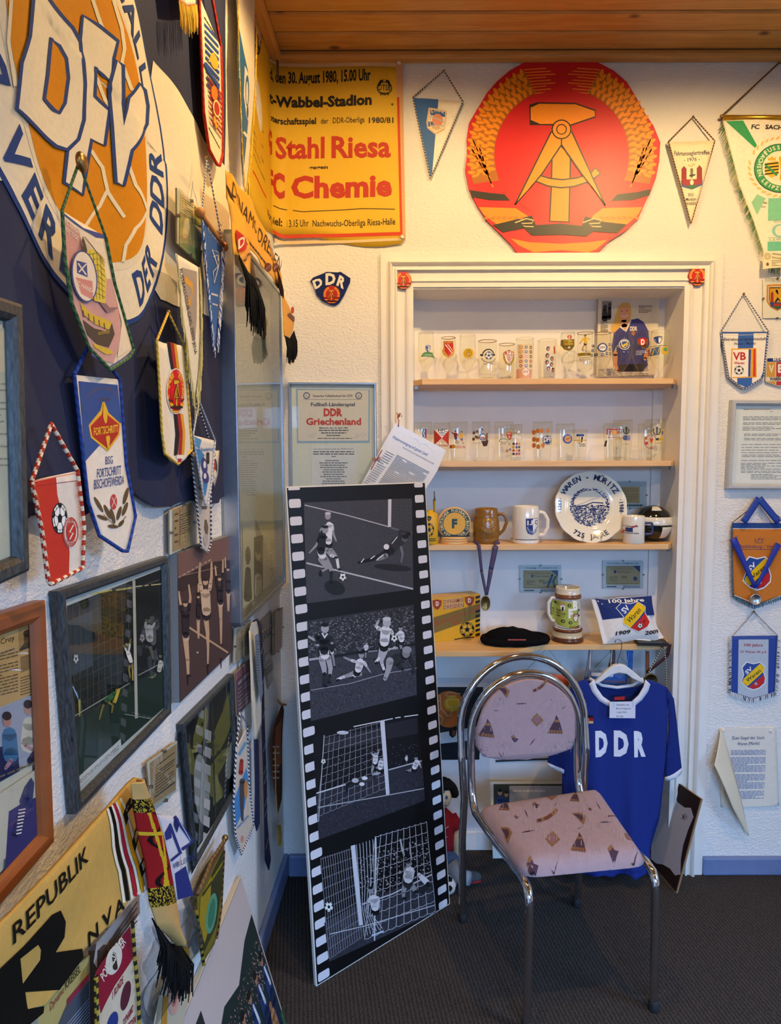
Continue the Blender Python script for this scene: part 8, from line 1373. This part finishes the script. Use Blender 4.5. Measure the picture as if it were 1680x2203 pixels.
# backrest
PBk = Pl(M @ Vector((xi, yi-.012, .62)), ex, Vector((0, 0, 1))+ey*.03)
bw = wi-.012; zt2 = tp2.z-.014-.62
def bo_(n=30):
    o = [(-bw+.02, -.012), (-bw*.5, -.03), (0, -.038), (bw*.5, -.03), (bw-.02, -.012), (bw, .02)]; zc = zt2-bw*1.0
    return o+[(bw*cos(pi*k/n), zc+(zt2-zc)*sin(pi*k/n)) for k in range(n+1)]+[(-bw, .02)]
q_o = bo_()
def bd_(x, z): rr_ = max(abs(x)/bw, 0); e1_ = min(1, max(0, (bw-abs(x))/.02)); e2_ = min(1, max(0, (z+.034)/.02)); return .004+.012*min(e1_, e2_)**.5*1.0+.01*(1-rr_*rr_)
def padmesh(outl, df, col, L):
    n = len(outl); v, f = refine(outl, [tuple(range(n))], L); mb = MB(); mb.add([(x, -df(x, z), z) for x, z in v], f, col, True); return mb
o_ = padmesh(q_o, bd_, LIL, .02).build('backrest', fabric_pad(), t, PBk.mat(), solid=.022)
c = Cv(PBk, .0008, bd_, .02).z(900, 1380, 4.2)
for k, x, y, s, a in ((0,610,765,88,0),(0,1222,730,88,0),(1,1045,682,60,0),(2,845,852,38,10),(3,745,430,62,5),(4,1075,392,72,-8),(5,905,540,50,60),(5,685,605,26,60),(5,1005,880,40,10),(5,1290,578,24,30),(5,722,1000,32,-60),(5,1325,950,24,-55),(5,745,990,20,-30)): motif(c, k, x, y, s, a)
p_, f_ = flecks(c, 540, 380, 1380, 980, 190, 4); p_ = [(x, z) for x, z in p_]; keep = [f for f in f_ if all(hypot(p_[i][0], max(0, p_[i][1]-(zt2-bw))) < bw-.006 and abs(p_[i][0]) < bw-.006 for i in f)]; c.put(p_, keep, 'b4a8ae')
rn = random.Random(8); pts = []; fs = []
for cx_, cy_ in ((1150,500),(1130,745),(740,900),(1200,930),(1350,880),(560,960),(700,520)):
    for k in range(14): x = cx_+rn.gauss(0, 30); y = cy_+rn.gauss(0, 26); b = len(pts); q1 = c.q(x, y); pts += [q1, (q1[0]+.0016, q1[1]), (q1[0]+.0016, q1[1]+.0016), (q1[0], q1[1]+.0016)]; fs.append((b, b+1, b+2, b+3))
c.put(pts, [f for f in fs if hypot(pts[f[0]][0], max(0, pts[f[0]][1]-(zt2-bw))) < bw-.008], '54464e'); c.mesh().build('woven_motifs', fabric_pad(), t, PBk.mat())['kind'] = 'stuff'
# seat
PS = Pl(M @ Vector((0, 0, zs_)), ex, ey); sc = [(p.x, p.y) for p in (s0, s1, s2, s3)]
def rounded(q, r_, n=6):
    o = []
    for i in range(4):
        a = Vector(q[i-1]); b = Vector(q[i]); d_ = Vector(q[(i+1) % 4]); u = (a-b).normalized(); v = (d_-b).normalized(); p0 = b+u*r_; p1 = b+v*r_
        for k in range(n+1): s_ = k/n; o.append(tuple(p0*(1-s_)**2+b*2*s_*(1-s_)+p1*s_**2))
    return o
so = rounded(sc, .05)[::-1]; scx = sum(p[0] for p in sc)/4; scy = sum(p[1] for p in sc)/4
def edge(x, z): return min((lambda ax, az, bx, bz: (lambda k: hypot(x-ax-(bx-ax)*k, z-az-(bz-az)*k))(max(0, min(1, ((x-ax)*(bx-ax)+(z-az)*(bz-az))/((bx-ax)**2+(bz-az)**2+1e-9)))))(*so[i], *so[(i+1) % len(so)]) for i in range(0, len(so)))
def sd_(x, z): return -.03+.042*(1-exp(-edge(x, z)/.016))
v, f = refine(so, [tuple(range(len(so)))], .014); mb = MB(); mb.add([(x, -sd_(x, z), z) for x, z in v], f, LIL, True); mb.build('seat', fabric_pad(), t, PS.mat(), solid=.02)
MB().prism([(x*.96+scx*.04, z*.96+scy*.04) for x, z in so], .026, .034, '2a2a2c').build('seat_board', plain('dark_plywood', '2a2624', .7), t, PS.mat())
c = Cv(PS, .0008, sd_, .014).z(900, 1650, 2.71)
for k, x, y, s, a in ((0,505,238,40,0),(0,915,190,36,0),(1,778,182,34,0),(2,685,243,24,0),(4,752,318,62,0),(3,938,318,44,0),(1,783,442,46,0),(0,940,460,56,0),(2,1135,505,36,0),(2,664,568,40,0),(3,510,395,42,20),(5,795,572,30,10),(5,800,240,16,10),(5,1263,520,34,5),(5,640,400,38,55),(5,1090,345,34,60),(5,628,288,28,-50),(5,940,380,16,40),(5,1050,245,24,-55),(1,1232,408,34,20),(4,1128,298,26,0),(2,572,314,14,0),(2,1000,267,12,0)): motif(c, k, x, y, s, a)
p_, f_ = flecks(c, 430, 180, 1300, 600, 260, 6); c.put(p_, [f for f in f_ if all(edge(*p_[i]) > .012 and abs(p_[i][0]-scx) < .2 for i in f) and min(p[1] for p in sc)+.02 < p_[f[0]][1] < max(p[1] for p in sc)-.02 and min(p[0] for p in sc)+.03 < p_[f[0]][0] < max(p[0] for p in sc)-.03], 'b4a8ae'); c.mesh().build('woven_motifs', fabric_pad(), t, PS.mat())['kind'] = 'stuff'
# ---- blue shirt on a hanger
YJ = D-.06; P = YP(1340, 1880, YJ); t = thing('football_shirt', 'blue football shirt with white DDR letters hanging from the lowest shelf', 'shirt', P); JB = '1f3078'; ZJ = (1180, 1360, 3.36); px = lambda pts: [(1180+a/3.36, 1360+b/3.36) for a, b in pts]
zr = P.uv(1300, 1890)[1]; zh = P.uv(1300, 1470)[1]
def jd(x, z): k = max(0, min(1, (zh-z)/(zh-zr))); return .012+.03*(1-((x-P.uv(1345, 1600)[0])/.2)**2)*(.5+.5*k)+.012*k*sin(x*48+z*3)+.006*k*sin(x*90)
body = [(185,385),(285,345),(330,440),(410,500),(505,510),(600,500),(680,430),(722,345),(800,375),(860,415),(870,600),(855,900),(830,1120),(800,1350),(760,1450),(735,1560),(740,1700),(700,1760),(610,1765),(580,1740),(470,1765),(380,1750),(250,1755),(150,1760),(110,1600),(110,1100),(120,800),(130,500)]
fr_ = sheet(P, px(body), JB, jd, .02).build('front', cloth(), t, solid=.0015)
back = [(185,385),(285,345),(400,395),(510,410),(620,395),(722,345),(800,375),(860,415),(850,900),(800,1350),(735,1560),(730,1740),(150,1750),(110,1600),(120,800),(130,500)]
sheet(P, px(back), '1a2a66', lambda x, z: -.02+.004*sin(x*40), .03).build('back', cloth(), t, solid=.0015)
sl = lambda x, z: .012+.01*sin(x*50)
sv = sheet(P, px([(800,378),(860,405),(905,480),(935,700),(975,995),(910,1030),(842,1050),(850,900),(868,700),(862,500)]), '1c2c70', sl, .02).build('sleeve', cloth(), t, solid=.003); sheet(P, px([(842,1050),(975,995),(974,1030),(950,1048),(845,1076)]), 'd4d4dc', lambda x, z: sl(x, z)+.002, .02).build('sleeve_cuff', cloth(), sv, solid=.004)
sv2 = sheet(P, px([(185,385),(135,430),(60,700),(0,955),(50,975),(108,985),(120,1070),(130,800),(140,600)]), '192866', sl, .02).build('sleeve', cloth(), t, solid=.003); sheet(P, px([(0,955),(106,985),(106,1012),(60,1000),(-2,975)]), 'd4d4dc', lambda x, z: sl(x, z)+.002, .02).build('sleeve_cuff', cloth(), sv2, solid=.004)
mb = MB(); c1 = [(303,350),(325,410),(370,470),(430,508),(510,520),(590,508),(650,460),(690,400),(705,348)]
mb.grid(lambda u, v: (lambda k: (lambda i, f: (lambda q: (lambda w_: (w_[0], -jd(*w_)-.003, w_[1]))(P.uv(1180+q[0]/3.36, 1360+q[1]/3.36)))((c1[i][0]*(1-f)+c1[i+1][0]*f+(507-c1[i][0]*(1-f)-c1[i+1][0]*f)*(.18*v-.09), c1[i][1]*(1-f)+c1[i+1][1]*f-34*(v-.5))))(min(7, int(k)), k-min(7, int(k))))(u*8), 24, 2, 'd8d8de'); mb.build('collar', cloth(), t, solid=.003)
mb = MB(); mb.tube([(lambda w_: (w_[0], .012, w_[1]))(P.uv(1180+x/3.36, 1360+y/3.36)) for x, y in ((310,350),(400,400),(510,415),(620,400),(700,350))], .006, 'd4d4da', 8); mb.build('collar_back', cloth(), t)
c = Cv(P, .0025, jd, .02).z(*ZJ)
for ch, x0_, y0_, x1_, y1_ in (('D', 325, 870, 416, 868), ('D', 458, 866, 560, 866), ('R', 598, 866, 690, 872)): cl_ = Cv(P, .0025, jd, .02).z(*ZJ); cl_.text(ch, x0_, y0_, x1_, y1_, 158, 'dcdce4', .06); cl_.build('white_letter', cloth(), fr_)
c.poly([(250,595),(312,588),(312,648),(254,655)], '1c1a1e'); c.poly([(256,612),(312,606),(312,628),(256,634)], '9a2028'); c.poly([(256,634),(312,628),(312,646),(256,652)], 'c8b080'); c.ell(270, 622, 14, 18, 'c88a50', 12); c.build('flag_patch', cloth(), fr_); c = Cv(P, .0025, jd, .02).z(*ZJ); c.poly([(462,455),(538,450),(535,475),(465,478)], 'a82a2a'); c.build('neck_label', cloth(), fr_)
c = Cv(P, .05).z(*ZJ); c.poly([(416,475),(600,472),(598,592),(414,590)], 'd4d4dc'); [c.text(s_, 463, 502+i*27, 463+w_, 502+i*27, 13, '2a2a30', .0) for i, (s_, w_) in enumerate((('Gestiftet von', 92), ('Bernd Heppner', 105), ('-Café M14-', 76), ('Springe', 50)))]; c.line([(440,470),(440,512),(448,512),(448,475)], 3, '9ac0d8'); c.line([(578,470),(578,512),(586,512),(586,475)], 3, '9ac0d8'); c.build('donor_note', paper(), t)
MH = thing('coat_hanger', 'white plastic coat hanger with a wire hook holding the blue shirt', 'hanger', P); WPL = plain('white_plastic', 'd8d8d4', .4)
hp = px([(330,360),(420,270),(470,236),(510,228),(550,236),(610,280),(690,350),(680,368),(600,330),(560,300),(505,290),(450,305),(390,345),(345,372)]); MB().prism([P.uv(*a) for a in hp], -.018, .0).build('shoulders', WPL, MH, bevel=.003); MB().tube(dense(L3(P, px([(500,235),(502,200),(520,150),(530,110),(528,70),(510,52),(488,56),(480,76)]), .009), .006), .0017, n=7).build('hook', STEEL, MH)
# ---- dark board with leather outline leaning at the right of the niche
BRd = onZ(1455, 1922); BLd = onZ(1401, 1866); TR = onY(1509, 1719, D-.13); u_ = (BRd-BLd).normalized(); P = Pl(BRd, u_, TR-BRd); t = thing('leather_board', 'dark brown board with a pale hide outline leaning against the casing', 'board', P); bo2 = [P.uv(*q_) for q_ in ((1403,1862),(1430,1664),(1509,1719),(1455,1922))]; bi2 = [(x*.98+.02*bo2[0][0], z*.985+.004) for x, z in bo2]
MB().prism(bo2, 0, .006, '9a7a58').build('panel', paper(), t); c = Cv(P, .0008); c.raw = True; c.poly([(x, -z) for x, z in bi2], '2a1812'); c.raw = False; c.z(1180, 1360, 3.36)
c.poly([(760,1150),(850,1160),(880,1148),(905,1170),(935,1230),(985,1268),(1030,1270),(1050,1335),(1010,1430),(975,1540),(958,1640),(955,1752),(915,1758),(880,1710),(830,1680),(780,1672),(740,1640)], 'b4aeb0'); c.line([(965,1350),(990,1310),(1003,1350),(970,1335),(1000,1330)], 5, '2a2428'); c.line([(970,1318),(985,1358)], 5, '2a2428'); c.build('hide_outline', paper(), t)
# ---- rag doll with ball
DY = D-.05; b0 = onZ(975, 1895); t = thing('rag_doll', 'seated knitted doll with black curly hair and red shirt behind the film board', 'doll', T(b0.x, b0.y, 0)); loc2 = lambda x, y, Y: tuple(onY(x, y, Y)-Vector((b0.x, b0.y, 0))); YD = b0.y+.05
SKC = 'c8b090'; mb = MB(); hd = loc2(950, 1710, YD); rs = 26*YD/F; mb.ball(hd, rs, SKC, sc=(.9, .85, 1.15)); mb.build('head', cloth(), t); mb = MB(); mb.ball((hd[0]+.004, hd[1]-rs*.85, hd[2]-rs*.1), .006, SKC, 8, 6); mb.build('nose', cloth(), t)
for dx in (-.010, .016): mb = MB(); mb.ball((hd[0]+dx, hd[1]-rs*.78, hd[2]+rs*.18), .006, '3a5a80', 8, 6, (.8, .5, 1.3)); mb.build('eye', vinyl(), t)
mb = MB(); mb.tube([(hd[0]-.008, hd[1]-rs*.8, hd[2]-rs*.55), (hd[0]+.004, hd[1]-rs*.82, hd[2]-rs*.62), (hd[0]+.016, hd[1]-rs*.76, hd[2]-rs*.5)], .0015, '8a3a34', 5); mb.build('mouth', cloth(), t)
mb = MB(); rn = random.Random(2)
for k in range(90):
    a = rn.uniform(0, 2*pi); b = rn.uniform(.0, 1.45); d_ = Vector((cos(a)*cos(b), sin(a)*cos(b), sin(b)))
    if d_.y < -.45 and d_.z < .62: continue
    mb.ball(tuple(Vector(hd)+d_*rs*1.16), rs*.34, '0f0e10', 7, 5)
for k in range(16): a = k*.4-.3; mb.ball((hd[0]+rs*1.02*cos(a), hd[1]+abs(rs*.8*sin(a)), hd[2]-rs*rn.uniform(-.4, .55)), rs*.26, '0f0e10', 7, 5)
mb.build('curly_hair', cloth(), t)
ch = loc2(952, 1775, YD); hp_ = loc2(952, 1830, YD); mb = MB(); mb.tube([loc2(950, 1742, YD), loc2(952, 1760, YD), ch, loc2(953, 1805, YD), hp_], [.022, .05, .058, .06, .055], '8e1e26', 14); mb.build('red_shirt', cloth(), t)
mb = MB(); mb.tube([loc2(968, 1755, YD), loc2(982, 1785, YD-.02)], [.026, .03], '8e1e26', 10); mb.build('sleeve', cloth(), t); mb = MB(); mb.tube([loc2(982, 1785, YD-.02), loc2(988, 1820, YD-.04), loc2(984, 1852, YD-.05)], [.021, .023, .018], SKC, 10); mb.build('arm', cloth(), t)
c = Cv(Pl(onY(952, 1790, YD-.062)), 0); c.line([(945,1775),(955,1785),(965,1778)], 2, 'c8b8b0'); c.line([(950,1790),(958,1795),(950,1808),(962,1800)], 2, 'c8b8b0'); c.mesh().build('shirt_embroidery', cloth(), t, c.P.mat())
mb = MB(); mb.tube([loc2(952, 1828, YD), loc2(962, 1855, YD-.05), loc2(975, 1862, YD-.1)], [.05, .045, .038], '4a5a78', 12); mb.build('shorts', cloth(), t); mb = MB(); mb.tube([loc2(970, 1860, YD-.09), loc2(990, 1885, YD-.12), (loc2(1010, 1890, YD-.14))], [.03, .027, .024], '8e949c', 12); mb.build('leg', cloth(), t)
sh0 = onZ(1015, 1900)-Vector((b0.x, b0.y, 0)); mb = MB(); mb.ball((sh0.x, sh0.y, .024), .024, '4a4a4c', 12, 8, (1.5, .9, .95)); mb.build('shoe', cloth(), t); mb = MB(); mb.tube([(sh0.x-.03, sh0.y-.022, .02), (sh0.x, sh0.y-.026, .018), (sh0.x+.032, sh0.y-.016, .018)], .004, '9a2a30', 6); mb.build('shoe_stripe', cloth(), t)
mb = MB(); mb.ball((sh0.x-.065, sh0.y+.05, .026), .026, '141416', 12, 8, (1.0, 1.2, .95)); mb.build('shoe', cloth(), t)
bb = onZ(962, 1922); RB_ = .034; t = thing('toy_football', 'small black and white toy football at the feet of the doll', 'ball', T(bb.x, bb.y, 0)); mb = MB(); mb.ball((0, 0, RB_), RB_, 'd0ccc8', 20, 14); mb.build('ball_shell', cloth(), t)
for a, b in ((10, 10), (-60, 30), (70, -10), (-30, -40), (30, 62)):
    d_ = Vector((sin(radians(a))*cos(radians(b)), -cos(radians(a))*cos(radians(b)), sin(radians(b)))); q_ = d_.to_track_quat('Z', 'Y').to_matrix().to_4x4(); mb = MB(); mb.lathe([(0, .0012), (RB_*.34, -.001), (RB_*.36, -.004)], 5, '161618'); mb.build('black_patch', cloth(), t, T(bb.x, bb.y, RB_) @ Matrix.Translation(d_*RB_) @ q_)
